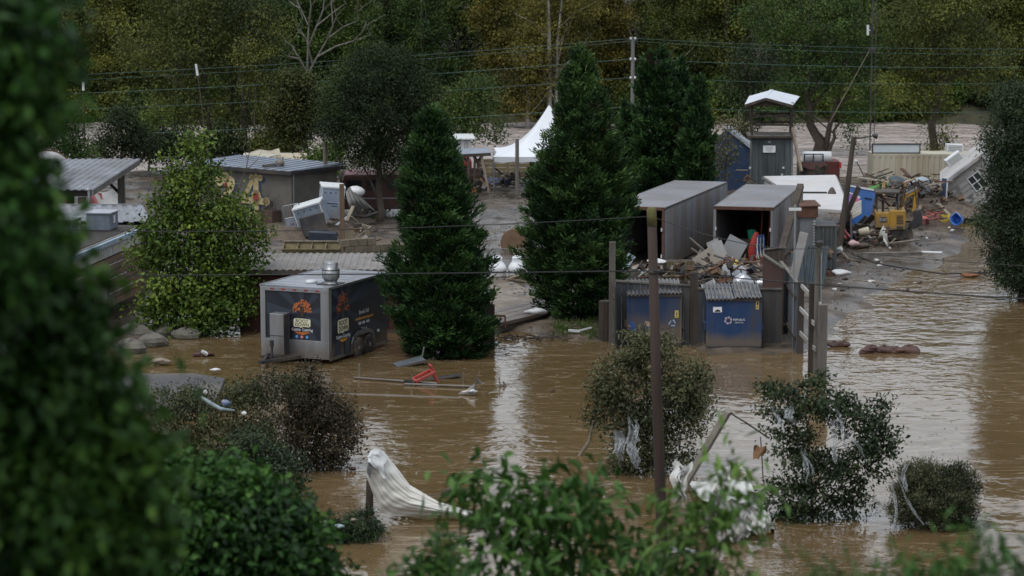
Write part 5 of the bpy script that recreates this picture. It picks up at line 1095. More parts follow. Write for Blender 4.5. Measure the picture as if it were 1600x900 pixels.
k1 = G(1135.6, 283.5, 2.9)
yaw1 = -math.atan2(k1.x - fr1.x, k1.y - fr1.y)
container('grey corrugated shipping container with a rusty open end, beside the tall conifer', fr1, yaw1, 2.44, (k1 - Vector((fr1.x, fr1.y, 2.9))).length, 2.6)
fr2 = G(1208, 324, 2.9); k2 = G(1251, 289, 2.9); yaw2 = -math.atan2(k2.x - fr2.x, k2.y - fr2.y); L2 = (k2 - fr2).length
c2 = container('open grey shipping container spilling furniture, right of the other container', Vector((fr2.x, fr2.y, .3)), yaw2, 2.46, L2, 2.6, doors=True)
M2 = Matrix.Translation((fr2.x, fr2.y, .3)) @ Matrix.Rotation(yaw2, 4, 'Z')
L_ = lambda x, y, z: M2 @ Vector((x, y, z))

# what spills out of the open container
hm = mat('rubbish_earth', (.10, .085, .07), (.03, .026, .022), .9, 4, bump=1, stain=(.2, .18, .15), stain_amt=.5, stain_scale=3)
mound('rubbish_heap', 'dark heap of rubbish and mud spilling from the open container', 1150, 452, 2.4, 2.6, .95, hm, 6)
mound('rubbish_heap', 'dark heap of rubbish behind the left dumpster fence', 1010, 454, 2.1, 1.8, .95, hm, 7)
def item(name, label, cat, loc, parts, rz=0, rot=None, group=None):
    t = thing(name, label, cat, loc, rz, group, rot)
    for nm, mb, m_ in parts: mb.obj(nm, m_, t)
    return t
def bx(*a_): return MB().bb(*a_)
b = MB(); b.lathe([(.15, 0), (.2, .35), (.21, .36), (.21, .38), (.17, .38), (.13, .03)], (0, 0, 0), 18)
item('plastic_bucket', 'teal green bucket standing inside the open container', 'bucket', L_(-1.0, 1.0, 1.15), [('bucket', b, mat('teal_plastic', (.03, .26, .17), (.02, .19, .12), .45, 3)), ('table', bx(-.45, .45, -.3, .3, -1.1, -.01), woodd)])
def slabtop(name, label, cat, loc, sz, rot, m_, legs=True):
    t = thing(name, label, cat, loc, rot=rot); b = MB(); b.box((0, 0, 0), sz); b.obj('top', m_, t, bevel=.015)
    if legs:
        for sx in (-.42, .42):
            for sz_ in (-.38, .38): b = MB(); b.cyl((sx * sz[0], .03, sz_ * sz[2]), (sx * sz[0], .32, sz_ * sz[2]), .018, n=6); b.obj('leg', darksteel, t)
    return t
slabtop('folding_table', 'white folding table tilted in the mouth of the open container', 'table', L_(-1.62, .25, .85), (.85, .06, .85), (rad(-12), rad(28), rad(-8)), MATS.get('table_grey') or mat('table_grey', (.34, .35, .37), (.26, .27, .28), .5, 2, stain=(.15, .13, .1), stain_amt=.4))
slabtop('folding_table', 'grey white tabletop leaning before the left doorpost of the open container', 'table', L_(-2.25, -.55, .6), (.55, .05, 1.35), (rad(-14), rad(-24), rad(-28)), mat('grey_laminate', (.26, .26, .265), (.19, .19, .19), .5, 2, stain=(.2, .17, .13), stain_amt=.5))
t = thing('plastic_kayak', 'bright red upended kayak-like shell in the open container', 'kayak', L_(-.85, .3, .1), rot=(rad(6), rad(4), rad(10)))
b = MB(); b.sheet(lambda u, v: (.24 * math.sin(PI * min(1, .12 + u * .8)) * -math.cos(PI * v), -.18 * math.sin(PI * v) * math.sin(PI * min(1, .12 + .85 * u)), 1.45 * u), 12, 10, .02); b.obj('hull', mat('kayak_red', (.30, .03, .022), (.2, .02, .016), .5, 3), t, True)
b = MB(); b.cyl((0, .02, .1), (0, .02, 1.4), .025); b.obj('keel', mat('dark_red', (.22, .02, .02), None, .5), t)
t = thing('camp_chair_bundle', 'blue folded deck chairs with white legs at the right of the open container', 'deck chairs', L_(-.48, .1, .05), rad(12))
for k in range(3):
    b = MB(); b.box((-.15 + k * .16, .12 * k, 1.0), (.13, .05, .75), (rad(8), rad(5 - 6 * k), 0)); b.obj('seat', mat('blue_canvas', (.035, .075, .22), (.02, .045, .14), .7, 3), t)
    b = MB(); b.tube([(-.2 + k * .16, .1 * k - .05, 0), (-.18 + k * .17, .12 * k - .05, 1.3)], .018, 6); b.obj('leg', whiteclean, t)
    b = MB(); b.tube([(-.05 + k * .16, .1 * k - .06, 0), (-.22 + k * .17, .12 * k - .05, 1.0)], .018, 6); b.obj('leg', whiteclean, t)
for i, (dx, h) in enumerate(((-.75, 1.5), (-.45, 1.35))): item('garden_tool', ('tall rust red pole tool deep in the open container', 'shorter rust red pole tool deep in the open container')[i], 'tool', L_(dx, 1.6, .9), [('handle', MB().beam((0, 0, -.8), (.12, 0, h), .05), mat('rust_red', (.28, .06, .03), None, .6)), ('blade', MB().box((.12, 0, h), (.18, .03, .14)), rust)])
a = A(1145, 448, .5, ); t = thing('washing_machine', 'white upturned appliance with two dark slots on the heap before the open container', 'appliance', P(1146, 449, 97), rot=(rad(-16), rad(8), rad(14)))
b = MB(); b.bb(-.4, .4, -.3, .3, 0, .82); b.obj('casing', mat('appliance_white', (.58, .62, .68), (.48, .52, .58), .4, 2, stain=(.3, .26, .2), stain_amt=.35), t, bevel=.03)
for sx in (-.24, .2): b = MB(); b.box((sx, -.305, .48), (.05, .012, .42), (0, rad(-18), 0)); b.obj('slot', ink, t)
a = A(1161, 452, .5); t = thing('foil_balloon', 'round crumpled silver ball lying above the right dumpster', 'ball', P(1160, 441, 95.6)); b = MB(); b.blob((0, 0, 0), .37, 5, 26, 16, .10, (1.08, .9, .92)); b.obj('ball', mat('silver_foil', (.62, .63, .66), (.5, .51, .54), .22, 3, .9, .9), t, True); b = MB(); b.blob((0, -.28, -.2), .12, 8, 10, 6, .4, (1.4, .3, .4)); b.obj('knot', whiteclean, t)
t = thing('metal_duct', 'dented silver duct lying right of the crumpled silver ball', 'duct', P(1198, 444, 96)); b = MB(); b.tube([(-.45, 0, 0), (-.2, .02, .03), (.1, 0, 0), (.45, .05, -.03)], [.17, .19, .16, .18], 16); b.obj('duct', MATS['silver_foil'], t, True)
t = thing('hard_hat', 'yellow hard hat on the heap before the open container', 'hard hat', P(1147, 412, 97.6)); b = MB(); b.lathe([(.2, 0), (.17, .02), (.16, .08), (.11, .15), (.02, .18)], (0, 0, 0), 16); b.obj('shell', mat('yellow_plastic', (.55, .40, .03), (.42, .30, .03), .4, 3), t, True); b = MB(); b.lathe([(.16, -.01), (.26, .0), (.26, .015), (.16, .025)], (0, -.03, 0), 16); b.obj('brim', MATS['yellow_plastic'], t)
slabtop('leaning_board', 'beige board panel leaning between the two containers', 'board', P(1104, 406, 100), (.9, .05, .75), (rad(-38), rad(-32), rad(16)), mat('beige_board', (.22, .20, .165), (.15, .135, .11), .7, 2, stain=(.18, .14, .1), stain_amt=.5), False)
slabtop('leaning_board', 'second narrower beige board under the leaning beige panel', 'board', P(1092, 410, 100.6), (.38, .05, 1.2), (rad(-30), rad(35), rad(10)), MATS['beige_board'], False)
slabtop('table_top', 'pale flat board wedged right of the beige panels at the container mouth', 'board', P(1127, 398, 101), (.45, .06, 1.15), (rad(-24), rad(-22), 0), MATS['grey_laminate'], False)
r = random.Random(21)
for i in range(9):
    p0 = P(1088 + i * 10, 445 - (i % 3) * 7, 96 + (i % 4) * .6)
    t = thing('loose_plank', 'dark broken board in the heap behind the right dumpster fence', 'plank', p0, group='broken boards behind the right dumpster fence'); b = MB(); d = Vector((r.uniform(.6, 1.3) * r.choice((-1, 1)), r.uniform(-.3, .3), r.uniform(-.1, .4))); b.beam(-d / 2, d / 2, .14, .04); b.obj('plank', (woodd, woodg, darksteel)[i % 3], t)
t = thing('wire_basket', 'white wire shelf sticking out of the heap by the fence post', 'shelf', P(1108, 448, 95.5), rot=(0, rad(-20), 0)); b = MB()
for k in range(5): b.cyl((-.25, -.05 + k * .03, k * .035), (.25, -.05 + k * .03, .04 + k * .035), .010, n=5)
b.cyl((-.25, -.05, 0), (-.25, .1, .16), .014, n=5); b.cyl((.25, -.05, .04), (.25, .1, .2), .014, n=5); b.obj('wires', whiteclean, t)
r = random.Random(33)
for i in range(7):
    t = thing('loose_plank', 'dark brown broken board jumbled inside the open container mouth', 'plank', L_(-1.9 + .28 * i, .6 + .2 * (i % 3), .25 + .12 * (i % 2)), group='boards inside the open container'); b = MB(); d = Vector((r.uniform(-.8, .8), r.uniform(-.5, .5), r.uniform(-.1, .5))); b.beam(-d / 2, d / 2, .16, .05); b.obj('plank', woodd, t)

# heap left, above the left dumpster
slabtop('mirror_panel', 'tilted pale mirror panel left of the foreground pole above the dumpster fence', 'panel', P(975, 418, 96.5), (.04, .6, 1.15), (rad(10), rad(32), rad(30)), mat('mirror_blue', (.34, .40, .45), (.24, .29, .34), .25, 2, .5), False)
t = thing('garbage_bag', 'bulging white and grey plastic bag left of the foreground pole', 'bag', P(993, 432, 97)); b = MB(); b.blob((0, 0, 0), .34, 12, 20, 12, .22, (1, .8, .95)); b.obj('bag', white, t, True)
t = thing('garden_parasol', 'flat white saucer shaped disc behind the foreground pole', 'disc', P(1026, 408, 97)); b = MB(); b.lathe([(.02, .08), (.2, .07), (.36, .02), (.38, 0), (.36, -.02), (.02, -.02)], (0, 0, 0), 24, (.06, .04, 0)); b.obj('dish', whiteclean, t, True); b = MB(); b.cyl((0, 0, -1.3), (0, 0, 0), .03); b.obj('stem', alu, t)
t = thing('timber_crate', 'olive grey board crate wall standing before the left container', 'crate', P(1062, 443, 97), rad(4)); t.location.z = .75; t.scale = (1.06, 1.06, 1.15)
b = MB(); b.bb(-.5, .52, .03, .75, 0, .75); b.obj('body', woodd, t)
for k in range(8): b = MB(); b.bb(-.5 + k * .13, -.5 + k * .13 + .115, 0, .03, 0, .78); b.obj('board', wooda, t)
b = MB(); b.bb(-.54, .56, -.035, 0, .52, .64); b.bb(-.54, .56, -.035, 0, .05, .15); b.obj('rail', woodg, t)
for i, (x0_, y0_, x1_, y1_) in enumerate(((966, 440, 988, 412), (975, 436, 1000, 424), (1000, 440, 1016, 415), (1030, 440, 1034, 410), (1045, 446, 1084, 444))):
    p0, p1 = P(x0_, y0_, 96 + .3 * i), P(x1_, y1_, 96.5 + .3 * i); t = thing('loose_plank', 'weathered board stub in the heap above the left dumpster', 'plank', p0, group='board stubs above the left dumpster'); b = MB(); b.beam((0, 0, 0), p1 - p0, .13, .05); b.obj('plank', wood if i != 2 else woodb, t)
for i, (x0_, y0_, x1_, y1_, lab) in enumerate(((1078, 372, 1108, 398, 'thin dark rail sloping down the side of the left container'), (1080, 388, 1106, 406, 'second dark rail sloping below the first on the left container'))):
    p0, p1 = P(x0_, y0_, 102), P(x1_, y1_, 100); t = thing('metal_rail', lab, 'rail', p0); b = MB(); b.beam((0, 0, 0), p1 - p0, .06); b.obj('rail', darksteel, t)

# ---------------------------------------------------------------- dumpsters in their board enclosure
dblue = mat('dumpster_blue', (.018, .062, .175), (.011, .036, .105), .5, 1.6, .1, stain=(.06, .055, .055), stain_amt=.85, stain_scale=1.3, streak=True, silt=(.5, .8))
dblue2 = mat('dumpster_blue_worn', (.018, .055, .15), (.018, .034, .078), .55, 1.4, .1, stain=(.075, .066, .06), stain_amt=.95, stain_scale=.9, streak=True, silt=(1.0, .8))
lidm = mat('ribbed_lid', (.085, .09, .10), (.05, .053, .06), .45, 3, stain=(.22, .20, .17), stain_amt=.5, stain_scale=2)
sticker = mat('yellow_sticker', (.50, .40, .12), (.38, .30, .1), .6, 8)
def dumpster(label, px0, px1, base_py, top_py, m_, tilt=0):
    a = A((px0 + px1) / 2, base_py, .02); w_ = (px1 - px0) * a.m; h_ = a.z(top_py)
    t = thing('dumpster', label, 'dumpster', a.o, tilt)
    h2 = w_ / 2
    b = MB(); b.add([(-h2, 0, .12), (h2, 0, .12), (h2, 0, h_), (-h2, 0, h_), (-h2, 1.35, .12), (h2, 1.35, .12), (h2, 1.55, h_ + .12), (-h2, 1.55, h_ + .12)], [(0, 1, 2, 3), (5, 4, 7, 6), (4, 0, 3, 7), (1, 5, 6, 2), (4, 5, 1, 0), (3, 2, 6, 7)]); b.obj('body', m_, t, bevel=.012)
    b = MB(); b.bb(-h2 - .02, h2 + .02, -.03, 1.3, 0, .12); b.obj('skid', darksteel, t); b = MB(); b.bb(-h2 - .008, h2 + .008, -.025, .0, .12, .22); b.obj('kick_rail', m_, t)
    b = MB(); b.bb(-h2 - .03, h2 + .03, -.04, .03, h_ - .10, h_ + .0); b.obj('rim', darksteel, t)
    for s, e in ((-1, 0), (1, 0)):
        x0 = -h2 - .04 if s < 0 else .015; x1 = -.015 if s < 0 else h2 + .04
        b = MB(); sag = .06 if s < 0 else 0
        b.corr((x0, -.1, h_ + .02 - sag), (x1 - x0, 0, 0), (0, 1.68, .26 + sag), 7, .04, .02); b.obj('lid', lidm, t)
    for s in (-1, 1):
        b = MB(); b.prism([(.25, .62), (.95, .62), (.95, .86), (.25, .86)], .10, (0, 0, PI / 2), (s * (h2 + .06), 0, 0)); b.obj('fork_pocket', m_, t)
        b = MB(); b.bb(s * h2 - .02 * s, s * h2 + .035 * s, -.01, .08, .12, h_ - .1); b.obj('corner_rib', m_, t)
    return t, w_, h_
t, w_, h_ = dumpster('blue dumpster with a pale flower logo and ribbed lid, right one in the enclosure', 1105, 1188, 546, 466, dblue)
b = MB()
for k in range(6): an = k * PI / 3 + .3; b.lathe([(.062, 0), (.062, .006)], (-.20 + .075 * math.cos(an), -.004, 1.0 + .075 * math.sin(an)), 12, (PI / 2, 0, 0))
fl = b.obj('flower_logo', mat('logo_pale', (.50, .42, .50), (.38, .32, .42), .6, 9), t); b = MB(); b.lathe([(.05, .006), (.05, .012)], (-.20, -.004, 1.0), 12, (PI / 2, 0, 0)); b.obj('logo_centre', dblue, fl)
text('lettering', 'REPUBLIC', .095, whiteprint, t, (.17, -.008, 1.02)); text('lettering', 'SERVICES', .07, whiteprint, t, (.17, -.008, .92))
b = MB(); b.bb(-.72, -.42, -.012, -.002, 1.28, 1.46); sg = b.obj('white_sticker', whiteprint, t); b = MB(); b.prism([(-.68, 1.30), (-.46, 1.30), (-.5, 1.36), (-.58, 1.38)], .006, c=(0, -.015, 0)); b.obj('print', ink, sg)
b = MB(); b.bb(.73, .84, -.012, -.002, 1.38, 1.66); sg = b.obj('warning_sticker', sticker, t); b = MB(); b.box((.785, -.015, 1.58), (.05, .006, .09)); b.box((.785, -.015, 1.45), (.07, .006, .02)); b.obj('print', ink, sg)
b = MB(); b.tube([(-.72, -.012, .86), (-.68, -.012, .82), (-.66, -.012, .92), (-.71, -.012, .98), (-.73, -.012, .9)], .008, 5); b.obj('scrawl', lidm, t)
t, w_, h_ = dumpster('faded blue dumpster with scraped mud band, left one behind the foreground pole', 981, 1063, 541, 459, dblue2)
b = MB(); b.bb(.70, .83, -.012, -.002, .98, 1.24); sg = b.obj('warning_sticker', sticker, t); b = MB(); b.prism([(.74, 1.08), (.79, 1.08), (.765, 1.2)], .006, c=(0, -.015, 0)); b.box((.765, -.015, 1.02), (.08, .006, .02)); b.obj('print', ink, sg)
b = MB()
for k in range(3):
    an = k * 2 * PI / 3 + PI / 2
    p0 = Vector((.62 + .1 * math.cos(an + .5), -.008, .80 + .1 * math.sin(an + .5))); p1 = Vector((.62 + .1 * math.cos(an + 1.6), -.008, .80 + .1 * math.sin(an + 1.6))); b.beam(p0, p1, .008, .035)
    d = (p1 - p0).normalized(); nn = Vector((-d.z, 0, d.x)); b.plate([p1 + d * .05, p1 + nn * .04, p1 - nn * .04], .006)
b.obj('recycle_mark', mat('pale_blue_print', (.30, .45, .62), None, .6), t)
b = MB(); b.prism([(-.83, .45), (-.6, .45), (-.65, .75), (-.83, .95)], .004, c=(0, -.004, 0)); b.obj('bare_blue_patch', mat('fresh_blue', (.03, .10, .34), None, .5), t); b = MB(); b.prism([(-.3, .55), (-.15, .5), (-.12, .8), (-.25, .85)], .004, c=(0, -.004, 0)); b.obj('bare_blue_patch', MATS['fresh_blue'], t)
b = MB(); b.prism([(-.35, .72), (-.1, .68), (-.05, .82), (-.3, .88)], .004, c=(0, -.007, 0)); b.prism([(0, .6), (.12, .58), (.1, .8), (.02, .82)], .004, c=(0, -.007, 0)); b.obj('tan_scrape', mat('tan_scrape', (.32, .24, .16), None, .8), t)

slate = mat('slate_boards', (.05, .056, .065), (.026, .03, .036), .8, 1.5, bump=.2, stain=(.09, .08, .07), stain_amt=.5, streak=True)
steelb = mat('blue_grey_panel', (.11, .135, .165), (.07, .087, .108), .7, 1.5, stain=(.10, .095, .085), stain_amt=.5, streak=True)
def fence(name, label, p0, p1, z0, h0, h1, m_, bw=.2, cap=True, capm=woodg):
    p0, p1 = Vector(p0), Vector(p1); d = (p1 - p0); d.z = 0; L_f = d.length; n = max(1, int(L_f / bw))
    t = thing(name, label, 'fence', (p0.x, p0.y, z0), math.atan2(d.y, d.x))
    r = random.Random(label)
    for k in range(n):
        x0, x1 = L_f * k / n, L_f * (k + 1) / n - .008; h = h0 + (h1 - h0) * (k + .5) / n
        b = MB(); b.bb(x0, x1, -.015 + r.uniform(-.004, .004), .015, 0, h + r.uniform(-.01, .01)); b.obj('board', m_, t)
    if cap: b = MB(); b.beam((0, 0, h0 + .03), (L_f, 0, h1 + .03), .12, .06); b.obj('cap_rail', capm, t)
    b = MB(); b.beam((0, .05, .5), (L_f, .05, .5), .06, .09); b.beam((0, .05, h0 * .8), (L_f, .05, h1 * .8), .06, .09); b.obj('back_rail', woodd, t)
    return t
Yf = 87.1
za = P(958, 440, Yf).z; zb = P(1078, 447, Yf).z; zc = P(1088, 452, Yf).z; zd = P(1222, 453, Yf).z
fence('board_fence', 'dark slate board fence with a pale cap rail behind the left dumpster', P(962, 440, Yf), P(1078, 447, Yf), 0, za, zb, slate)
fence('board_fence', 'dark slate board fence with a pale cap rail behind the right dumpster', P(1090, 452, Yf), P(1222, 453, Yf), 0, zc, zd, slate)
fence('board_fence', 'short blue-grey board fence closing the left side of the enclosure', P(961, 470, 85.9), P(961, 470, 87), 0, za, za, slate, cap=False)
def post_px(label, px, top, base, w_=.2, m_=woodg, lean=0, name='fence_post', round_=False, z=0.0, cat='post', Y=None):
    a = A(px, base, z) if Y is None else A(px, base, Y=Y); h = a.z(top); t = thing(name, label, cat, a.o)
    b = MB()
    if round_: b.tube([(0, 0, -.4), (lean * .5, 0, h * .5), (lean, 0, h)], [w_ / 2, w_ / 2 * .97, w_ / 2 * .92], 12)
    else: b.beam((0, 0, -.4), (lean, 0, h), w_, w_)
    b.obj('post', m_, t); return t, a, h
post_px('weathered grey post at the left corner of the dumpster enclosure', 956, 378, 536, .21)
post_px('dark post between the two dumpsters', 1083, 425, 538, .26, woodd)
post_px('dark squat log stump post left of the enclosure', 946, 470, 532, .52, woodd, round_=True)
t = thing('black_panel', 'black sheet leaning against the squat log post', 'panel', G(933, 500, .15), rot=(rad(-8), rad(10), rad(20))); b = MB(); b.prism([(-.35, 0), (.3, 0), (.35, .75), (-.2, .9)], .05); b.obj('sheet', black, t); b = MB(); b.beam((-.2, -.03, .9), (.36, -.03, .76), .03); b.obj('edge', alu, t)
# right-hand side fence, stepped, running away from the water
q0, q1, q2 = G(1244, 551, 0), G(1219, 500, 0.15), G(1208, 470, .25)
fence('board_fence', 'blue-grey panel fence running away from the water right of the right dumpster', q0, q1, 0, 2.35, 2.25, steelb, .24)
fence('board_fence', 'dark red-brown ribbed fence piece beyond the blue-grey panel fence', P(1192, 440, 91.5), P(1224, 446, 88.5), 0, 2.55, 2.45, mat('redbrown_boards', (.10, .05, .042), (.06, .032, .028), .8, 2, bump=.3, streak=True), .14)
fence('board_fence', 'low grey rail fence piece joining the red-brown fence to the open container', P(1196, 400, 94), P(1226, 398, 93), 0, 2.45, 2.65, woodd, .18)
post_px('dark timber post ending the blue-grey panel fence at the water', 1250, 440, 552, .2, woodd)
post_px('dark post at the near end of the white railed fence', 1267, 442, 582, .19, woodd)
post_px('thick grey timber post standing in the water beside the tall electric post', 1284, 476, 590, .27, woodg)
t, a, h = post_px('tall electric post with a small meter head in front of the flooded road', 1275, 386, 584, .20, woodg, round_=True, name='electric_post')
b = MB(); b.lathe([(.05, h), (.12, h + .03), (.13, h + .16), (.06, h + .22)], (.05, 0, 0), 12); b.cyl((-.3, 0, h - .02), (.05, 0, h - .02), .03); b.obj('meter_head', darksteel, t)
b = MB(); b.tube([(.1, -.1, h - .2), (.11, -.1, h * .5), (.1, -.1, 0)], .02, 6); b.obj('conduit', alu, t)
t = thing('rail_fence', 'white three-rail fence stepping toward the water beside the electric post', 'fence', G(1252, 556, 0)); o_ = t.location
for (x0_, y0_, x1_, y1_) in ((1252, 446, 1283, 478), (1250, 482, 1272, 506), (1250, 520, 1274, 546)):
    p0, p1 = P(x0_, y0_, 85), P(x1_, y1_, 80.8); b = MB(); b.beam(p0 - o_, p1 - o_, .05, .14); b.obj('rail', mat('rail_grey', (.38, .37, .35), (.27, .26, .25), .8, 3, stain=(.15, .12, .09), stain_amt=.4), t)
a = A(1239, 546, 0); t = thing('metal_pole', 'thin pale pipe standing against the blue-grey panel fence', 'pipe', a.o); b = MB(); b.cyl((0, 0, -.1), (0, 0, a.z(320)), .035, n=8); b.obj('pipe', alu, t)
b = MB(); b.box((0, 0, a.z(327)), (.42, .1, .09)); b.obj('lamp_tube', whiteclean, t)
# metal sheets, upright board
t = thing('metal_sheet', 'dark blue-green corrugated sheets leaning behind the electric post', 'metal sheet', P(1268, 436, 101), rad(-14)); b = MB(); b.corr((-.45, 0, -.4), (.95, .0, .0), (.12, .35, 1.7), 6, .03, .02); b.obj('sheet', mat('teal_steel', (.10, .135, .155), (.065, .09, .105), .45, 1.5, .4, stain=(.1, .08, .06), stain_amt=.4), t)
b = MB(); b.corr((-.75, -.12, -.5), (.5, .0, .0), (-.12, .35, 1.5), 4, .03, .02); b.obj('sheet', MATS['teal_steel'], t)
slabtop('white_board', 'tall pale triangular board standing behind the panel fence', 'board', P(1247, 404, 99.5), (.37, .05, 2.1), (rad(-8), rad(10), rad(-30)), MATS['grey_laminate'], False)
# leaning dark timber with lamp arm beside container
p0, p1 = P(1208, 436, 99.4), P(1251, 290, 104.8); t = thing('leaning_timber', 'dark heavy timber leaning along the side of the open container', 'timber', p0); b = MB(); b.beam((0, 0, 0), p1 - p0, .26, .2); b.obj('timber', woodd, t)
t = thing('street_lamp', 'black lamp on a level arm above the open container roof', 'lamp', P(1252, 300, 107)); o_ = t.location; b = MB(); b.beam((0, 0, -3.1), (0, 0, .25), .14); b.obj('post', woodg, t); b = MB(); b.cyl((0, 0, -.02), P(1292, 301, 107) - o_, .04); b.obj('arm', darksteel, t); b = MB(); b.lathe([(.03, -.02), (.10, .06), (.17, .2), (.19, .26), (.16, .26)], P(1300, 293, 107) - o_, 14, (PI, 0, 0)); b.obj('lamp_head', darksteel, t)
# rust shed, green container
a = A(1262, 388, .3, ); t = thing('metal_cabin', 'narrow rust red and grey steel cabin right of the open container', 'cabin', P(1262, 385, 106)); t.location.z = .3
b = MB(); b.bb(-.32, .34, 0, 1.4, 0, 2.25); b.obj('wall', contw, t); b = MB(); b.bb(-.4, .4, -.1, 1.5, 2.05, 2.5); b.obj('head_box', rust, t); b = MB(); b.plate([(-.45, -.15, 2.52), (.5, -.15, 2.56), (.45, 1.5, 2.62), (-.45, 1.5, 2.6)], .05); b.obj('roof', rust, t)
b = MB()
for k in range(15): b.box((.26, -.02, .2 + k * .12), (.1, .03, .07))
b.obj('ladder_rungs', white, t)
t = thing('steel_bin', 'dark green-grey ribbed steel container box before the crushed white trailer', 'container', P(1291, 388, 105.5)); t.location.z = .25
b = MB(); b.corr((-.42, 0, 0), (.86, 0, 0), (0, 0, 1.72), 5, .05, .03); b.obj('front_panel', mat('green_grey_steel', (.085, .10, .105), (.06, .07, .074), .6, 1.5, .2, stain=(.15, .13, .11), stain_amt=.4), t)
b = MB(); b.bb(-.42, .44, .06, 1.6, 0, 1.72); b.obj('body', MATS['green_grey_steel'], t); b = MB(); b.bb(-.46, .48, -.03, 1.65, 1.72, 1.79); b.obj('rim', darksteel, t)

# ---------------------------------------------------------------- crushed white box trailer
t = thing('box_trailer', 'crushed white box trailer with a tilted roof behind the open container', 'trailer', P(1255, 320, 119)); o_ = t.location
q = lambda x, y, Y: P(x, y, Y) - o_
A1, A2, A3, A4 = q(1193, 279, 124), q(1305, 277, 123), q(1327, 333, 114), q(1272, 322, 114.5)
b = MB(); b.plate([q(1193, 279, 124), q(1270, 330, 113.5), q(1327, 333, 113), q(1305, 277, 123)][::-1], .12); b.obj('roof', mat('trailer_white', (.52, .52, .53), (.44, .44, .45), .5, 1, stain=(.42, .38, .34), stain_amt=.4), t)
b = MB(); b.plate([q(1194, 281, 124.1), Vector((q(1194, 300, 124.1).x, q(1194, 300, 124.1).y, .25 - o_.z)), Vector((q(1266, 345, 113.6).x, q(1266, 345, 113.6).y, .25 - o_.z)), q(1270, 331, 113.6)], .08); b.obj('side_wall', white, t)
b = MB(); b.plate([q(1306, 279, 123), q(1328, 334, 113.1), Vector((q(1330, 352, 113.2).x, q(1330, 352, 113.2).y, .25 - o_.z)), Vector((q(1318, 300, 123).x, q(1318, 300, 123).y, .25 - o_.z))][::-1], .08); b.obj('side_wall', mat('dark_siding', (.14, .15, .17), None, .6), t)
b = MB(); b.beam(q(1305, 276.5, 123.1), q(1328, 333, 112.95), .14, .1); b.beam(q(1191, 278.5, 124.1), q(1305, 276.5, 123.1), .12, .12); b.obj('edge_rail', alu, t)
t = thing('siding_panel', 'beige clapboard wall piece hanging below the crushed white trailer roof', 'panel', P(1332, 330, 114)); o_ = t.location
for k in range(5):
    f0, f1 = k / 5, (k + .92) / 5; c0, c1, c2_, c3 = q(1320, 322, 113) + Vector((0, 0, 0)), None, None, None
    e0, e1, e2, e3 = [P(x, y, Y) - o_ for x, y, Y in ((1318, 324, 114), (1346, 312, 114.2), (1346, 334, 113.8), (1318, 350, 113.6))]
    b = MB(); b.plate([e0.lerp(e3, f1), e1.lerp(e2, f1), e1.lerp(e2, f0), e0.lerp(e3, f0)], .03); b.obj('clapboard', mat('beige_siding', (.40, .385, .34), (.31, .295, .26), .7, 2, stain=(.2, .16, .12), stain_amt=.4), t)
t = thing('blue_container', 'bright blue steel box tipped beside the excavator', 'container', P(1340, 353, 119.5), rot=(rad(-6), rad(10), rad(-4)))
b = MB(); b.bb(-.75, .55, 0, 1.8, 0, 1.75); b.obj('box', mat('bright_blue', (.025, .13, .40), (.018, .09, .29), .5, 1.2, stain=(.1, .1, .1), stain_amt=.4), t, bevel=.02); b = MB(); b.bb(-.78, .58, -.04, 1.85, 1.75, 1.83); b.obj('lid', whiteclean, t); b = MB(); b.box((.25, -.02, 1.35), (.35, .03, .06)); b.obj('handle', ink, t)
t = thing('painted_sign', 'tilted board painted pink, green and violet leaning on the blue box', 'sign', P(1328, 318, 116.5), rot=(0, rad(24), 0))
b = MB(); b.box((0, 0, 0), (.62, .05, .95)); bd = b.obj('board', whiteclean, t)
for k, (x, z, c_) in enumerate(((-.15, .3, 'violet'), (.05, .05, 'green'), (-.1, -.15, 'green'), (.12, -.3, 'pink'), (.2, .25, 'pink'), (-.2, .05, 'violet'))):
    b = MB(); b.lathe([(.13, 0), (.14, .006)], (x, -.026 - .001 * k, z), 9, (PI / 2, .5 * k, 0), sq=.8); b.obj('paint_patch', mat('sign_' + c_, {'violet': (.32, .18, .5), 'green': (.1, .42, .2), 'pink': (.6, .16, .3)}[c_], None, .6), bd)
t = thing('black_panel', 'black tilted panel propped against the blue box', 'panel', P(1345, 352, 117), rot=(0, rad(-48), rad(-8))); b = MB(); b.box((0, 0, 0), (.95, .06, .35)); b.box((.1, -.3, -.1), (1.3, .05, .3), (.5, 0, 0)); b.obj('panel', darksteel, t)

# ---------------------------------------------------------------- mini excavator
a = A(1392, 374, .3); t = thing('mini_excavator', 'yellow mini excavator with a black canopy working in the debris', 'excavator', a.o, rad(-6))
yel = mat('machine_yellow', (.46, .26, .02), (.36, .20, .02), .45, 3, stain=(.17, .12, .07), stain_amt=.65, stain_scale=1.6, silt=(1.1, .7))
o_ = t.location; q = lambda x, y, dy=0: Matrix.Rotation(rad(6), 4, 'Z') @ (P(x, y, a.Y + dy) - o_)
for s in (0, 1.15):
    b = MB(); b.prism([(-.75, .12), (-.6, 0), (.75, 0), (.9, .12), (.9, .32), (.75, .42), (-.6, .42), (-.75, .32)], .3, c=(.1, .1 + s, 0)); tr = b.obj('track', black, t)
    b = MB(); [b.lathe([(.13, -.17), (.13, .17)], (-.45 + k * .36, .1 + s, .2), 12, (PI / 2, 0, 0)) for k in range(4)]; b.obj('rollers', darksteel, tr)
b = MB(); b.bb(-.55, .75, .25, 1.1, .3, .5); b.obj('undercarriage', darksteel, t)
xa, xb = q(1368, 350).x, q(1414, 350).x
b = MB(); b.bb(xa, xb, -.1, 1.4, .52, q(1390, 332).z); b.obj('deck', yel, t, bevel=.04)
xh = q(1389, 350).x; zt = q(1390, 329).z
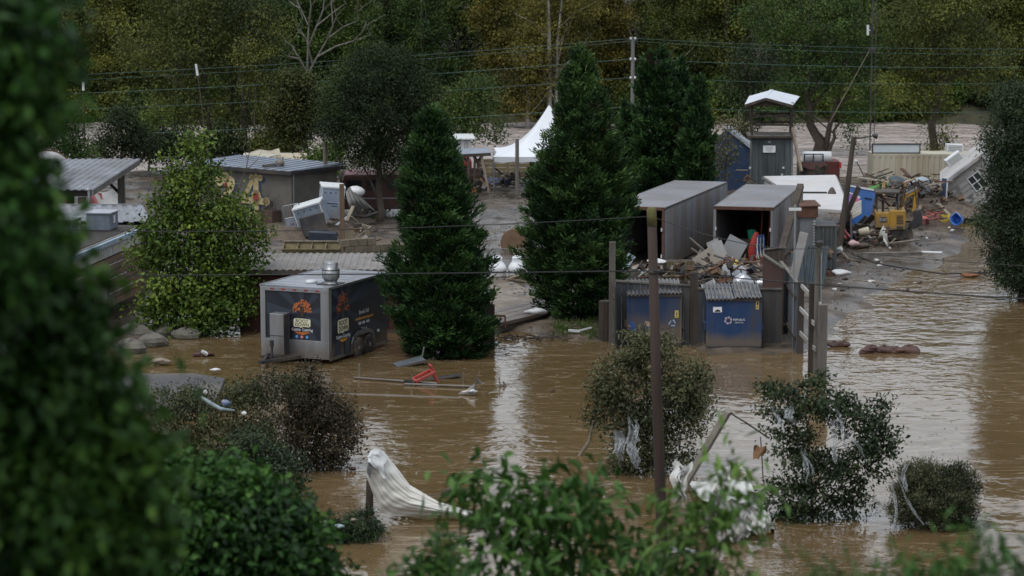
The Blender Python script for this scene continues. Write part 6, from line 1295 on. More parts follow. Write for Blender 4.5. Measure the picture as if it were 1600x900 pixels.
b = MB(); b.bb(xh, xb + .02, -.16, 1.42, .45, zt + .03); hd = b.obj('engine_hood', yel, t, bevel=.06)
b = MB()
for k in range(6): b.box((xh + .48, -.165, .75 + k * .07), (.3, .02, .035))
b.obj('grille', darksteel, hd)
b = MB(); b.box((xh + .48, -.165, .56), (.3, .02, .1)); b.obj('grille', darksteel, hd)
sg = MB().bb(xa + .2, xa + .52, -.112, -.1, .78, 1.02).obj('logo_plate', darksteel, t); text('lettering', 'CAT', .17, whiteprint, sg, (xa + .36, -.118, .9))
zc_ = q(1385, 303).z
for x, y in ((xa + .06, -.02), (xa + .06, 1.2), (xb - .35, -.02), (xb - .35, 1.2)): b = MB(); b.beam((x, y, .9), (x, y, zc_), .06); b.obj('canopy_post', darksteel, t)
b = MB(); b.bb(xa - .05, xb - .25, -.15, 1.35, zc_, zc_ + .1); b.obj('canopy_roof', black, t, bevel=.02)
b = MB(); b.bb(xa + .3, xa + .75, .35, .8, 1.05, 1.2); b.box((xa + .34, .57, 1.45), (.1, .45, .55)); b.obj('seat', black, t); b = MB(); b.beam((xa + .9, .5, .9), (xa + .95, .5, 1.4), .05); b.beam((xa + .8, .3, 1.3), (xa + 1.05, .7, 1.35), .06); b.obj('controls', darksteel, t)
def arm(pts, w0, m_, nm, par=t, th=.18):
    b = MB()
    for p0, p1 in zip(pts, pts[1:]): b.beam(p0, p1, th, w0, (0, 1, 0))
    return b.obj(nm, m_, par)
B0, B1, B2 = q(1404, 326, .4), q(1415, 306, .4), q(1432, 297, .4)
boom = arm([B0, B1, B2], .26, yel, 'boom'); arm([B0 + Vector((-.08, -.15, 0)), B1 + Vector((-.3, -.15, .12))], .08, alu, 'cylinder', boom, .09)
b = MB(); b.cyl(B2 + Vector((0, -.16, 0)), B2 + Vector((0, .16, 0)), .12); b.obj('pivot', yel, boom)
S1 = q(1428, 330, .4); stick = arm([B2, S1], .2, yel, 'stick', th=.15); arm([B1 + Vector((.1, -.12, .15)), B2 + Vector((.05, -.12, .12))], .07, alu, 'cylinder', stick, .08)
b = MB(); b.prism([(-.05, .3), (.25, .35), (.34, 0), (.25, -.4), (-.05, -.55), (-.3, -.5), (-.22, -.3), (-.05, -.1)], .45, c=(S1.x + .05, S1.y, S1.z - .25)); b.obj('bucket', darksteel, t, bevel=.02)
b = MB(); b.tube([B0 + Vector((.05, -.18, .1)), B1 + Vector((-.1, -.22, .28)), B2 + Vector((-.1, -.2, .2)), S1 + Vector((.12, -.14, .3))], .025, 6); b.tube([B0 + Vector((.12, -.18, .05)), B1 + Vector((.0, -.24, .34)), B2 + Vector((.05, -.2, .26)), S1 + Vector((.18, -.14, .2))], .025, 6); b.obj('hydraulic_hose', black, t)
b = MB(); b.bb(xb - .1, xb + .1, -.1, 1.3, .1, .5); b.obj('dozer_blade', darksteel, t)

# ---------------------------------------------------------------- cream container, panel, tilted house
a = A(1364, 315, .3); t = thing('shipping_container', 'long cream corrugated container with rust marks near the river', 'container', P(1364, 312, 134)); t.location.z = .2
wl = 6.06; zt = P(1364, 241, 134).z - .2
b = MB(); b.corr((0, 0, .12), (wl, 0, 0), (0, 0, zt - .24), 21, .045, .03); b.obj('side_panel', cream, t); b = MB(); b.bb(0, wl, .05, 2.4, .1, zt - .06); b.obj('body', cream, t)
b = MB(); b.bb(-.02, wl + .02, -.03, .06, zt - .14, zt); b.bb(-.02, wl + .02, -.03, .06, 0, .12); b.obj('rail', cream, t); b = MB(); b.bb(0, wl, .06, 2.4, zt - .06, zt - .02); b.obj('roof', cream, t)
b = MB()
for x0_, z_, l_ in ((2.3, 1.25, .7), (3.0, 1.32, 1.2), (3.9, 1.1, .9), (2.7, .95, 1.4)): b.box((x0_ + l_ / 2, -.04, z_), (l_, .012, .05), (0, .05, 0))
b.obj('rust_scrape', rust, t)
a = A(1400, 239, Y=134.6); t = thing('window_panel', 'long pale framed panel standing on the cream container roof', 'panel', a.o); hw_ = a.x(1437); h_ = a.z(225)
b = MB(); b.box((0, 0, h_ / 2), (hw_ * 2, .05, h_)); b.obj('pane', mat('pale_panel', (.50, .55, .58), (.42, .47, .50), .35, 1), t); b = MB()
for z in (0, h_): b.box((0, -.01, z), (hw_ * 2 + .08, .09, .06))
for x in (-hw_, hw_): b.box((x, -.01, h_ / 2), (.06, .085, h_))
b.obj('frame', darksteel, t)
# house: floor plan 3.4 x 4, rolled over by the flood
t = thing('mobile_home', 'grey clapboard cabin tipped on its corner beside the cream container', 'house', P(1540, 318, 127), rot=(rad(4), rad(-38), rad(-14)))
sid = mat('cabin_siding', (.36, .35, .34), (.27, .265, .26), .7, 1.5, stain=(.18, .15, .12), stain_amt=.35)
for k in range(8): b = MB(); b.add([(-1.05, -.03, .02 + k * .26), (1.25, -.03, .02 + k * .26), (1.25, 0, .27 + k * .26), (-1.05, 0, .27 + k * .26), (-1.05, .03, .02 + k * .26), (1.25, .03, .02 + k * .26), (1.25, .03, .27 + k * .26), (-1.05, .03, .27 + k * .26)], [(0, 1, 2, 3), (5, 4, 7, 6), (4, 5, 1, 0), (3, 2, 6, 7), (4, 0, 3, 7), (1, 5, 6, 2)]); b.obj('clapboard', sid, t)
b = MB(); b.bb(-1.05, 1.25, .03, 3.4, 0, 2.1); b.obj('wall', sid, t)
b = MB(); b.plate([(-1.25, -.22, 2.12), (1.45, -.22, 2.12), (1.45, 3.6, 2.3), (-1.25, 3.6, 2.3)], .14); b.obj('roof', mat('cabin_roof', (.42, .415, .41), (.33, .325, .32), .6, 1.5, stain=(.2, .17, .14), stain_amt=.4), t)
b = MB(); b.box((.35, -.03, 1.15), (.62, .03, .75)); wn = b.obj('window', glassdark, t); b = MB()
for x in (.02, .35, .68): b.box((x, -.045, 1.15), (.05, .05, .82))
for z in (.76, 1.15, 1.54): b.box((.35, -.05, z), (.7, .045, .05))
b.obj('frame', whiteclean, wn)
b = MB(); b.box((-.6, -.05, 1.45), (.14, .08, .14)); b.box((-.35, -.05, .75), (.3, .06, .05)); b.box((-.35, -.05, .65), (.05, .06, .2)); b.obj('wall_fitting', alu, t)
b = MB(); b.bb(-1.1, 1.3, 0, 3.4, -.16, -.01); b.obj('floor_frame', woodd, t)
for i, (x, y, Y, rr, lab) in enumerate(((1491, 231, 131, 2, 'white air conditioner standing level behind the tipped cabin roof'), (1490, 248, 126.6, -36, 'white air conditioner hanging off the upper corner of the tipped cabin'))):
    t = thing('air_conditioner', lab, 'air conditioner', P(x, y, Y), rot=(0, rad(rr), 0)); b = MB(); b.bb(-.42, .42, -.3, .3, -.2, .2); b.obj('casing', whiteclean, t, bevel=.02); b = MB()
    for k in range(4): b.box((0, -.305, -.12 + k * .08), (.7, .012, .025))
    b.obj('louvres', alu, t)

# ---------------------------------------------------------------- lookout tower booth
Yt = 133; a = A(1207, 300, Y=Yt); t = thing('lookout_tower', 'wooden lookout tower with white gable roof above a plastic sheeted booth', 'tower', (a.o.x, Yt, .1), rad(-4))
Rm = Matrix.Rotation(rad(4), 4, 'Z'); q = lambda x, y, dy=0: Rm @ (P(x, y, Yt + dy) - t.location)
zd = q(1207, 212).z; ze = q(1207, 163).z; zp = q(1212, 143).z; xl, xr = q(1172, 240).x, q(1239, 240).x
b = MB(); b.bb(xl + .05, xr - .05, .08, 2.2, 0, zd - .12); b.obj('booth', mat('booth_dark', (.055, .065, .06), (.03, .036, .034), .5, 1, stain=(.12, .13, .125), stain_amt=.4), t)
shm = mat('plastic_sheeting', (.13, .15, .155), (.04, .05, .052), .18, 1.1, stain=(.05, .06, .06), stain_amt=.6, stain_scale=1, streak=True)
for k in range(5):
    w5 = (xr - xl) / 5; b = MB(); b.bb(xl + k * w5 + .01, xl + (k + 1) * w5 - .01, .04 + .012 * (k % 2), .07, .1, zd - .2); b.obj('sheet_panel', shm, t)
for x in (xl, xr - .08): b = MB(); b.bb(x, x + .09, -.01, .09, 0, zd - .12); b.obj('corner_strip', alu if x > 0 else woodg, t)
b = MB(); b.bb(xl - .15, xr + .15, -.15, 2.35, zd - .12, zd - .02); b.obj('deck_frame', woodd, t)
for k in range(10): b = MB(); b.bb(xl - .15, xr + .15, -.15 + k * .25, .08 + k * .25, zd - .02, zd + .02); b.obj('deck_board', woodg, t)
for x in (xl + .02, xr - .14):
    for y in (.0, 2.05): b = MB(); b.bb(x, x + .13, y, y + .13, zd + .02, ze + .1); b.obj('post', woodd, t)
for h_ in (.5, .95):
    for y in (.03, 2.1): b = MB(); b.bb(xl + .1, xr - .1, y, y + .06, zd + h_, zd + h_ + .11); b.obj('rail', woodd, t)
    for x in (xl + .05, xr - .11): b = MB(); b.bb(x, x + .06, .1, 2.1, zd + h_, zd + h_ + .11); b.obj('rail', woodd, t)
b = MB(); b.beam((xl + .1, .06, zd + 1.0), (xl + .7, .06, ze), .07); b.obj('brace', woodd, t)
xe0, xe1, xp = q(1163, 160).x, q(1238, 160).x, q(1196, 150).x; zp = q(1200, 152).z
for nm, P0, P1, hA in (('roof', (xe0, ze), (xp, zp), 1), ('roof', (xp, zp), (xe1, ze), 1)):
    b = MB(); b.plate([(P0[0], -.5, P0[1]), (P1[0], -.5, P1[1]), (P1[0] + .48, 2.6, P1[1] + .26), (P0[0] + .3, 2.6, P0[1] + .26)], .07); b.obj(nm, mat('white_tin', (.54, .57, .62), (.46, .49, .54), .4, 1.2, .2), t)
b = MB(); b.prism([(xe0 + .25, ze - .06), (xe1 - .25, ze - .06), (xp, zp - .12)], .06, c=(0, -.28, 0)); b.obj('gable', woodd, t)
b = MB(); b.beam((xe0, -.52, ze - .06), (xp, -.52, zp - .06), .05, .14); b.beam((xe1, -.52, ze - .06), (xp, -.52, zp - .06), .05, .14); b.obj('barge_board', woodd, t)
b = MB(); b.box((q(1202, 233).x, .0, q(1202, 233).z), (.64, .03, .36)); sg = b.obj('notice_sheet', whiteclean, t)
b = MB()
for k in range(4): b.box((q(1202, 233).x + (.03 if k % 2 else -.04), -.018, q(1202, 233).z + .11 - k * .07), (.42 - .06 * k, .006, .02))
b.obj('notice_lines', alu, sg)
b = MB(); b.box((q(1202, 222).x, .0, q(1202, 222).z), (.16, .06, .12)); b.obj('camera_box', alu, t)
b = MB(); b.beam(q(1238, 200, -.2), q(1252, 268, -1.4), .12, .16); b.obj('leaning_strut', wood, t)
for k, (x, y) in enumerate(((1224, 262), (1222, 273), (1172, 262))): b = MB(); b.box(q(x, y, -.05) + Vector((0, 0, 0)), (.1, .04, .1)); b.obj('sticker', whiteclean, t)

# navy container tipped over, left of the tower
t = thing('shipping_container', 'navy blue container tipped up with a pale roof edge, left of the lookout tower', 'container', P(1140, 262, 138), rot=(rad(-4), rad(38), rad(-10)))
b = MB(); b.bb(-1.5, 1.2, 0, 3.0, -1.3, 1.5); b.obj('body', mat('container_navy', (.014, .045, .11), (.010, .03, .08), .55, 1, stain=(.05, .05, .05), stain_amt=.4), t)
b = MB(); b.bb(-1.55, 1.25, -.12, 3.1, 1.5, 1.66); b.obj('roof', mat('pale_roof', (.46, .50, .55), (.36, .40, .45), .45, 1.5, .3, stain=(.2, .2, .2), stain_amt=.4), t)

# pipe truck behind
t = thing('pipe_truck', 'dark red utility truck carrying a caged white pipe, right of the tower', 'truck', P(1280, 290, 137)); t.location.z = .2; o_ = t.location
q = lambda x, y, dy=0: P(x, y, 137 + dy) - o_
b = MB(); b.bb(q(1250, 270).x, q(1292, 270).x, -.1, 1.7, .3, q(1250, 256).z); b.obj('cab', black, t, bevel=.04)
b = MB(); b.bb(q(1291, 270).x, q(1312, 270).x, -.05, 1.7, .3, q(1250, 252).z); bd = b.obj('bed', mat('truck_red', (.10, .025, .022), None, .5), t, bevel=.03); b = MB(); b.box(q(1313, 258, -.1), (.12, .1, .3)); b.obj('tail_light', red, bd)
b = MB(); b.lathe([(.30, -.75), (.33, -.7), (.33, .7), (.30, .75)], q(1277, 246, .5), 18, (0, PI / 2, 0)); b.obj('pipe', whiteclean, t, True)
b = MB()
for x in (1257, 1271, 1286):
    b.tube([q(x, 256, .1), q(x, 241, .1), q(x, 239, .5), q(x, 241, .9)], .035, 6)
b.cyl(q(1257, 241, .1), q(1286, 241, .1), .03); b.obj('cage', darksteel, t)
b = MB(); b.sheet(lambda u, v: tuple(q(1249 + 41 * u, 253 + 10 * v * (.5 + .7 * math.sin(PI * u)), -.18 - .12 * math.sin(7 * u))), 14, 6, .02); b.obj('tarp', mat('dusty_rose_tarp', (.20, .10, .095), (.12, .06, .058), .8, 4), t, True)
for x in (1257, 1300): wheel_px(q(x, 285, -.1), .38, t)

# mast with antenna, leaning pole with lamp, utility poles, wires
a = A(1360, 300, Y=150); t = thing('radio_mast', 'thin lattice radio mast with a white antenna, rising past the top of the picture', 'mast', (a.o.x, 150, 0)); o_ = t.location; b = MB()
cs_ = [(.16 * math.cos(k * 2 * PI / 3), .16 * math.sin(k * 2 * PI / 3)) for k in range(3)]
for x, y in cs_: b.cyl((x, y, -.2), (x, y, 13.5), .022, n=5)
b.obj('legs', darksteel, t); b = MB()
for k in range(44):
    z = k * .31; (x0_, y0_), (x1_, y1_) = cs_[k % 3], cs_[(k + 1) % 3]; b.cyl((x0_, y0_, z), (x1_, y1_, z + .31), .010, n=4)
b.obj('lattice', darksteel, t)
q = lambda x, y: P(x, y, 149.8) - o_
b = MB(); b.box(q(1356, 47), (.13, .1, .6)); b.beam(q(1356, 47), q(1360, 47), .05); b.obj('antenna', whiteclean, t); b = MB(); b.box(q(1363, 78), (.4, .3, .2)); b.obj('junction_box', darksteel, t)
b = MB(); b.cyl(q(1358, 80), P(1296, 192, 152) - o_, .025, n=6); b.obj('guy_strut', wood, t)
t = thing('lamp_post', 'leaning dark pole with an arm lamp between the crushed trailer and the cream container', 'lamp', G(1309, 396, .3)); o_ = t.location; Yl = o_.y; q = lambda x, y, d=0: P(x, y, Yl + d) - o_
b = MB(); b.tube([(0, 0, -.3), q(1322, 310), q(1334, 214)], [.15, .125, .1], 10); b.obj('pole', woodd, t); b = MB(); b.cyl(q(1333, 217), q(1362, 213), .03, n=8); b.obj('arm', darksteel, t); b = MB(); b.lathe([(.04, -.1), (.09, 0), (.13, .12), (.11, .14)], q(1366, 212), 12, (0, rad(100), 0)); b.obj('lamp_head', darksteel, t)
b = MB(); b.beam(q(1316, 350, .4), q(1342, 292, .4), .2); b.obj('brace', woodd, t)
for i, (x0_, y0_, x1_, y1_) in enumerate(((1338, 252, 1353, 281),)):
    p0, p1 = P(x1_, y1_, 141), P(x0_, y0_, 141); t = thing('floor_lamp', 'thin black lamp stand with a round base left of the cream container', 'lamp', p0); b = MB(); b.cyl((0, 0, 0), p1 - p0, .03, n=6); b.obj('stem', darksteel, t); b = MB(); b.lathe([(.18, -.1), (.2, -.02), (.06, .1)], (0, 0, 0), 12); b.obj('base', darksteel, t); b = MB(); b.blob(p1 - p0, .09, 2); b.obj('bulb', whiteclean, t)
Yp = 141; tp = P(989, 58, Yp); t = thing('utility_pole', 'grey weathered utility pole with white insulators behind the conifers', 'utility pole', (tp.x, Yp, .2)); hh = tp.z - .2
b = MB(); b.cyl((0, 0, -.3), (0, 0, hh), .12, .10); b.obj('pole', mat('silver_wood', (.20, .195, .185), (.12, .115, .11), .85, 3, bump=.3, streak=True), t)
for y in (60, 92, 121):
    z = P(989, y, Yp).z - .2; b = MB(); b.lathe([(.03, -.08), (.06, -.04), (.06, .03), (.03, .07)], (.12, -.1, z), 10); b.lathe([(.03, -.08), (.06, -.04), (.06, .03), (.03, .07)], (-.12, -.1, z), 10); b.obj('insulator', whiteclean, t)
def cable(label, pts, r_, m_, group=None, sag=.0, name='power_cable', cat='cable'):
    t = thing(name, label, cat, pts[0], 0, group); b = MB(); out = []
    for p0, p1 in zip(pts, pts[1:]):
        for i in range(12):
            u = i / 12; q_ = p0.lerp(p1, u); q_ = q_ - Vector((0, 0, sag * 4 * u * (1 - u))); out.append(q_ - pts[0])
    out.append(pts[-1] - pts[0]); b.tube(out, r_, 5); return b.obj('wire', m_, t)
wg = mat('green_wire', (.05, .105, .09), (.04, .08, .07), .6, 2); wb = mat('black_wire', (.018, .018, .02), None, .6)
for lab, yl, ym, yr in (('topmost green power line crossing from the grey pole top', 118, 60, 72), ('second green power line below the topmost one', 146, 92, 99), ('third green power line running at the lowest white insulators', 169, 121, 122), ('lowest green power line passing in front of the tower roof gable', 208, 166, 166)):
    cable(lab, [P(-260, yl + 12, 150), P(989, ym, Yp - .1), P(1860, yr, 146)], .013, wg, sag=.35)
cable('faint parallel green line just under the topmost power line', [P(-260, 136, 150.5), P(989, 64, Yp - .3), P(1860, 78, 146)], .009, wg, sag=.45)
for i, (px, y0_, y1_, lab) in enumerate(((306, 100, 250, 'slim white-topped pole before the left bank trees'), (130, 128, 240, 'short white-topped pole far left before the river'))):
    p0 = P(px + (24 if i == 0 else 3), y1_, 147); p1 = P(px, y0_, 147); t = thing('utility_pole', lab, 'utility pole', (p0.x, 147, 0)); b = MB(); b.cyl((0, 0, -.2), p1 - t.location - (p1 - p0) * .12, .05, .04); b.obj('pole', woodd, t); b = MB(); b.cyl(p1 - t.location - (p1 - p0) * .12, p1 - t.location, .075, .06); b.obj('white_top', whiteclean, t)

# ---------------------------------------------------------------- wreckage between the excavator and the cream container
def pile(n, box, label, group, seed, mats, lmin, lmax, zmax=1.4, w_=.16):
    r = random.Random(seed)
    for i in range(n):
        px, py, Y = r.uniform(box[0], box[1]), r.uniform(box[2], box[3]), 0
        p = P(px, py, r.uniform(box[4], box[5])); p.z = max(p.z, .3)
        L_p = r.uniform(lmin, lmax); an = r.uniform(0, PI); d = Vector((math.cos(an), math.sin(an) * .8, r.uniform(-.35, .45))) * L_p
        t = thing('loose_plank', label, 'plank', p, 0, group); b = MB(); b.beam(-d / 2, d / 2, w_ * r.uniform(.6, 1.4), .045); b.obj('plank', r.choice(mats), t)
dm = [wood, woodg, woodd, woodb, rust, darksteel, cream, wood, woodd]
mound('earth_mound', 'dark heap of mud and rubble under the wreckage before the cream container', 1415, 330, 4.6, 3.2, .95, mat('rubble_mud', (.14, .11, .085), (.06, .048, .038), .9, 3, bump=1, stain=(.2, .16, .12), stain_amt=.5, stain_scale=2), 5)
pile(46, (1360, 1480, 268, 330, 124, 131), 'broken board in the wreckage before the cream container', 'wreckage boards before the cream container', 1, dm, .7, 2.2)
pile(26, (1318, 1390, 352, 392, 113.5, 119), 'broken board scattered left of the excavator', 'boards left of the excavator', 2, dm, .5, 1.5)
pile(14, (1455, 1500, 290, 326, 126, 130), 'broken board lodged under the tipped cabin', 'boards under the tipped cabin', 3, dm, .6, 1.6)
pile(10, (1150, 1190, 262, 300, 133, 140), 'broken board under the tipped navy container', 'boards under the navy container', 4, dm, .5, 1.3)
def lump(name, label, cat, px, py, Y, rr, m_, flat=(1, .8, .7), amp=.25, seed=1, extra=None):
    p = P(px, py, Y); p.z = max(p.z, .15); t = thing(name, label, cat, p); b = MB(); b.blob((0, 0, 0), rr, seed, 16, 9, amp, flat); b.obj('body', m_, t, True); return t
t = thing('rolled_mat', 'bright green rolled mat on top of the wreckage behind the excavator', 'mat', P(1371, 295, 127), rot=(0, rad(-18), 0)); b = MB(); b.lathe([(.19, -.55), (.2, -.5), (.2, .5), (.19, .55)], (0, 0, 0), 16, (0, PI / 2, 0)); b.obj('roll', mat('bright_green', (.07, .30, .05), (.05, .22, .04), .6, 3), t, True)
lump('water_tank', 'large round dark blue-grey drum in the wreckage behind the excavator canopy', 'tank', 1400, 290, 128, .58, mat('drum_slate', (.07, .09, .105), (.045, .06, .072), .5, 2), (1.05, .8, .85), .03)
for i, (x0_, y0_, x1_, y1_) in enumerate(((1381, 305, 1381, 283), (1416, 300, 1414, 284), (1360, 280, 1395, 268), (1412, 286, 1430, 280))):
    p0, p1 = P(x0_, y0_, 126), P(x1_, y1_, 126.3); t = thing('loose_plank', ('fresh orange-brown plank standing behind the excavator canopy', 'pale plank upright beside the excavator boom', 'long dark board lying on top of the wreckage heap', 'light board tilting right of the excavator boom')[i], 'plank', p0); b = MB(); b.beam((0, 0, 0), p1 - p0, .14, .05); b.obj('plank', mat('fresh_wood', (.42, .24, .12), (.34, .19, .09), .7, 3) if i != 2 else woodd, t)
t = thing('metal_cabinet', 'pale blue-grey tipped cabinet in the wreckage right of the excavator boom', 'cabinet', P(1435, 292, 127), rot=(rad(8), rad(-12), rad(18))); b = MB(); b.bb(-.55, .5, -.3, .4, -.35, .35); b.obj('casing', mat('cabinet_blue_grey', (.28, .34, .37), (.21, .255, .28), .5, 2, stain=(.15, .12, .1), stain_amt=.5), t, bevel=.02); b = MB(); b.box((.2, -.31, .0), (.04, .02, .3)); b.obj('handle', darksteel, t)
t = thing('wooden_shelf', 'grey wooden shelf frame standing in the wreckage left of the tipped cabin', 'shelf', P(1456, 306, 127.5), rad(8))
for x in (-.45, .45): b = MB(); b.bb(x - .04, x + .04, -.2, .2, -.4, .75); b.obj('side', woodg, t)
for z in (-.3, .1, .5): b = MB(); b.bb(-.41, .41, -.2, .2, z, z + .05); b.obj('shelf', woodg, t)
t = thing('leaning_door', 'narrow white edged dark door leaning before the tipped cabin', 'door', P(1474, 310, 127), rot=(0, rad(3), rad(-35))); b = MB(); b.box((0, 0, .1), (.3, .05, 1.8)); b.obj('leaf', mat('door_blue', (.05, .07, .13), None, .5), t); b = MB(); b.box((.17, -.01, .1), (.06, .07, 1.82)); b.obj('edge', whiteclean, t)
fence('board_fence', 'short brown palisade piece under the tipped cabin', P(1480, 325, 127.6), P(1503, 323, 128), .1, .95, .85, wood, .13, cap=False)
item('foam_box', 'white foam box on the ground below the leaning door', 'box', P(1479, 326, 126.6), [('box', bx(-.28, .28, -.15, .15, -.12, .12), whiteclean), ('lid', bx(-.3, .3, -.17, .17, .123, .17), whiteclean)])
def chair(label, px, py, rot, m_, Y=None, z=.3, s=1, **kw):
    a = A(px, py, z); t = thing('plastic_chair', label, 'chair', a.o, rot=rot)
    b = MB(); b.sheet(lambda u, v: (-.24 + .48 * u, -.22 + .44 * v, .44 - .03 * math.sin(PI * u)), 5, 5, .02); b.obj('seat', m_, t)
    b = MB(); b.sheet(lambda u, v: (-.22 + .44 * u, .22 + .1 * v, .44 + .42 * v), 5, 5, .02); b.obj('backrest', m_, t)
    for sx in (-.22, .22):
        for sy, tilt in ((-.2, -.04), (.22, .05)): b = MB(); b.beam((sx, sy, .44), (sx * 1.12, sy + tilt, 0), .04); b.obj('leg', m_, t)
        b = MB(); b.tube([(sx, -.2, .44), (sx * 1.1, -.18, .62), (sx * 1.05, .24, .64)], .02, 6); b.obj('armrest', m_, t)
    return t
fred = mat('faded_red', (.50, .11, .10), (.38, .08, .075), .5, 3)
chair('faded red plastic chair lying on its back, nearer the excavator', 1448, 340, (rad(90), 0, rad(70)), fred)
chair('faded red plastic chair lying toppled beside the yellow stool', 1462, 346, (rad(95), rad(10), rad(-80)), fred)
t = thing('plastic_stool', 'yellow plastic stool on its side on the wet road', 'stool', G(1483, 347, .3) + Vector((0, 0, .18)), rot=(rad(85), 0, rad(60))); b = MB(); b.lathe([(.2, 0), (.21, .05), (.2, .06), (.02, .06)], (0, 0, .0), 16); b.obj('seat', MATS['yellow_plastic'], t)
for k in range(4): an = k * PI / 2 + .4; b = MB(); b.beam((.14 * math.cos(an), .14 * math.sin(an), 0), (.2 * math.cos(an), .2 * math.sin(an), -.38), .05); b.obj('leg', MATS['yellow_plastic'], t)
t = thing('plastic_tub', 'bright blue plastic tub on its side beside the yellow stool', 'tub', G(1496, 350, .3) + Vector((0, 0, .22)), rot=(rad(80), 0, rad(-30))); b = MB(); b.lathe([(.24, -.22), (.28, .2), (.31, .21), (.31, .24), (.26, .24), (.22, -.18)], (0, 0, 0), 20); b.obj('tub', mat('tub_blue', (.02, .12, .45), (.015, .09, .34), .4, 3), t, True); b = MB(); b.tube([(-.28, 0, .1), (-.34, 0, .2), (0, .36, .3), (.34, 0, .2), (.28, 0, .1)], .015, 6); b.obj('handle', whiteclean, t)
# things on the wet ground left of the excavator
p0, p1 = G(1334, 400, .34), G(1440, 398, .34); t = thing('long_timber', 'long dark beam lying on the wet road below the excavator', 'timber', p0); b = MB(); b.beam((0, 0, .06), p1 - p0 + Vector((0, 0, .06)), .28, .14); b.obj('beam', woodg, t)
p0, p1 = G(1440, 396, .34), G(1472, 397, .34); t = thing('white_pipe', 'white pipe end lying at the right end of the long beam', 'pipe', p0); b = MB(); b.cyl((0, 0, .05), p1 - p0 + Vector((0, 0, .05)), .06); b.obj('pipe', whiteclean, t)
p0, p1 = G(1388, 382, .34), G(1436, 376, .34); t = thing('white_pipe', 'pale thin pole lying on the road under the excavator tracks', 'pipe', p0); b = MB(); b.cyl((0, 0, .04), p1 - p0 + Vector((0, 0, .04)), .05); b.obj('pipe', wood, t)
p0, p1 = G(1332, 438, .3), G(1400, 446, .3); t = thing('white_pipe', 'pale thin rod on the mud near the white bag', 'pipe', p0); b = MB(); b.cyl((0, 0, .03), p1 - p0 + Vector((0, 0, .03)), .03, n=6); b.obj('pipe', wood, t)
lump('plastic_bag', 'white plastic bag on the mud right of the electric post', 'bag', 1314, 426, 100.6, .3, whiteclean, (1.2, .7, .4), .35, 3)
t = thing('driftwood_heap', 'tuft of brown rubbish and twigs beside the white bag', 'driftwood', G(1302, 432, .3)); r = random.Random(8); b = MB()
for k in range(30): s = Vector((r.uniform(-.35, .35), r.uniform(-.2, .2), .03)); b.tube([s, s + Vector((r.uniform(-.3, .3), r.uniform(-.2, .2), r.uniform(.1, .4)))], [.03, .012], 5)
b.obj('twigs', rust, t)
lump('plastic_bag', 'long pale grey plastic sheet trailing below the excavator', 'plastic sheet', 1380, 372, 114, .38, white, (.45, .4, 1.25), .3, 6)
lump('plastic_bag', 'black and white crumpled bags under the leaning lamp pole', 'bag', 1344, 384, 112.5, .32, black, (1.4, .7, .5), .35, 7)
lump('plastic_bag', 'small pale pink bag beside the black bags under the lamp pole', 'bag', 1334, 380, 112.2, .18, mat('pale_pink', (.55, .38, .38), None, .6), (1.2, .7, .7), .3, 9)
t = thing('plastic_bucket', 'off-white bucket lying on its side left of the excavator', 'bucket', P(1349, 362, 113), rot=(0, rad(84), rad(15))); b = MB(); b.lathe([(.15, -.2), (.19, .2), (.2, .22), (.16, .22), (.13, -.15)], (0, 0, 0), 16); b.obj('bucket', cream, t, True)
for i, (x0_, y0_, x1_, y1_) in enumerate(((1311, 352, 1322, 372), (1314, 348, 1328, 370))):
    p0, p1 = P(x0_, y0_, 111), P(x1_, y1_, 110.6); t = thing('red_strap', ('faded red hose piece hanging at the foot of the lamp pole', 'second faded red hose piece right of the first')[i], 'hose', p0); b = MB(); b.tube([(0, 0, 0), (p1 - p0) * .5 + Vector((0, -.1, -.08)), p1 - p0], .05, 6); b.obj('hose', mat('hose_pink', (.50, .13, .14), None, .5), t)
cable('pale rope curling on the ground below the lamp pole', [G(1307, 372, .9), G(1312, 390, .4), G(1326, 405, .33), G(1345, 408, .33)], .035, wood, name='rope', cat='rope')
cable('thin black hose snaking across the mud right of the enclosure', [G(1330, 396, .36), G(1370, 412, .36), G(1420, 420, .36), G(1475, 428, .2), G(1560, 425, .05)], .03, wb, name='hose', cat='hose')
t = thing('rusty_debris', 'rusty orange leafy branch stranded on the flooded road', 'branch', G(1520, 431, .05)); b = MB(); b.blob((-.15, 0, .03), .24, 3, 12, 7, .4, (1.6, .7, .3)); b.obj('leaves', mat('rust_leaf', (.28, .13, .055), (.2, .09, .04), .8, 4), t); b = MB(); b.tube([(0, 0, .05), (.5, .05, .1), (1.0, .15, .16)], [.04, .03, .02], 5); b.obj('stem', woodd, t)
r = random.Random(77)
for i in range(34):
    px, py = r.uniform(1300, 1440), r.uniform(405, 455)
    if i > 22: px, py = r.uniform(1400, 1500), r.uniform(335, 385)
    t = thing('litter_scrap', 'small scrap of pale litter on the muddy road' if i % 2 else 'small dark scrap of rubbish on the muddy road', 'litter', G(px, py, .34), r.uniform(0, 6), 'pale litter on the road' if i % 2 else 'dark rubbish on the road'); b = MB(); b.blob((0, 0, .02), r.uniform(.05, .11), i, 8, 5, .4, (1.5, .8, .5)); b.obj('scrap', white if i % 2 else woodd, t)
for i in range(24):
    px, py = r.uniform(770, 830), r.uniform(345, 400)
    t = thing('litter_scrap', 'small pale scrap on the mud behind the white tanks', 'litter', G(px, py, .34), r.uniform(0, 6), 'pale scraps behind the white tanks'); b = MB(); b.blob((0, 0, .01), r.uniform(.04, .1), i, 8, 5, .4, (1.5, .8, .4)); b.obj('scrap', concrete, t)

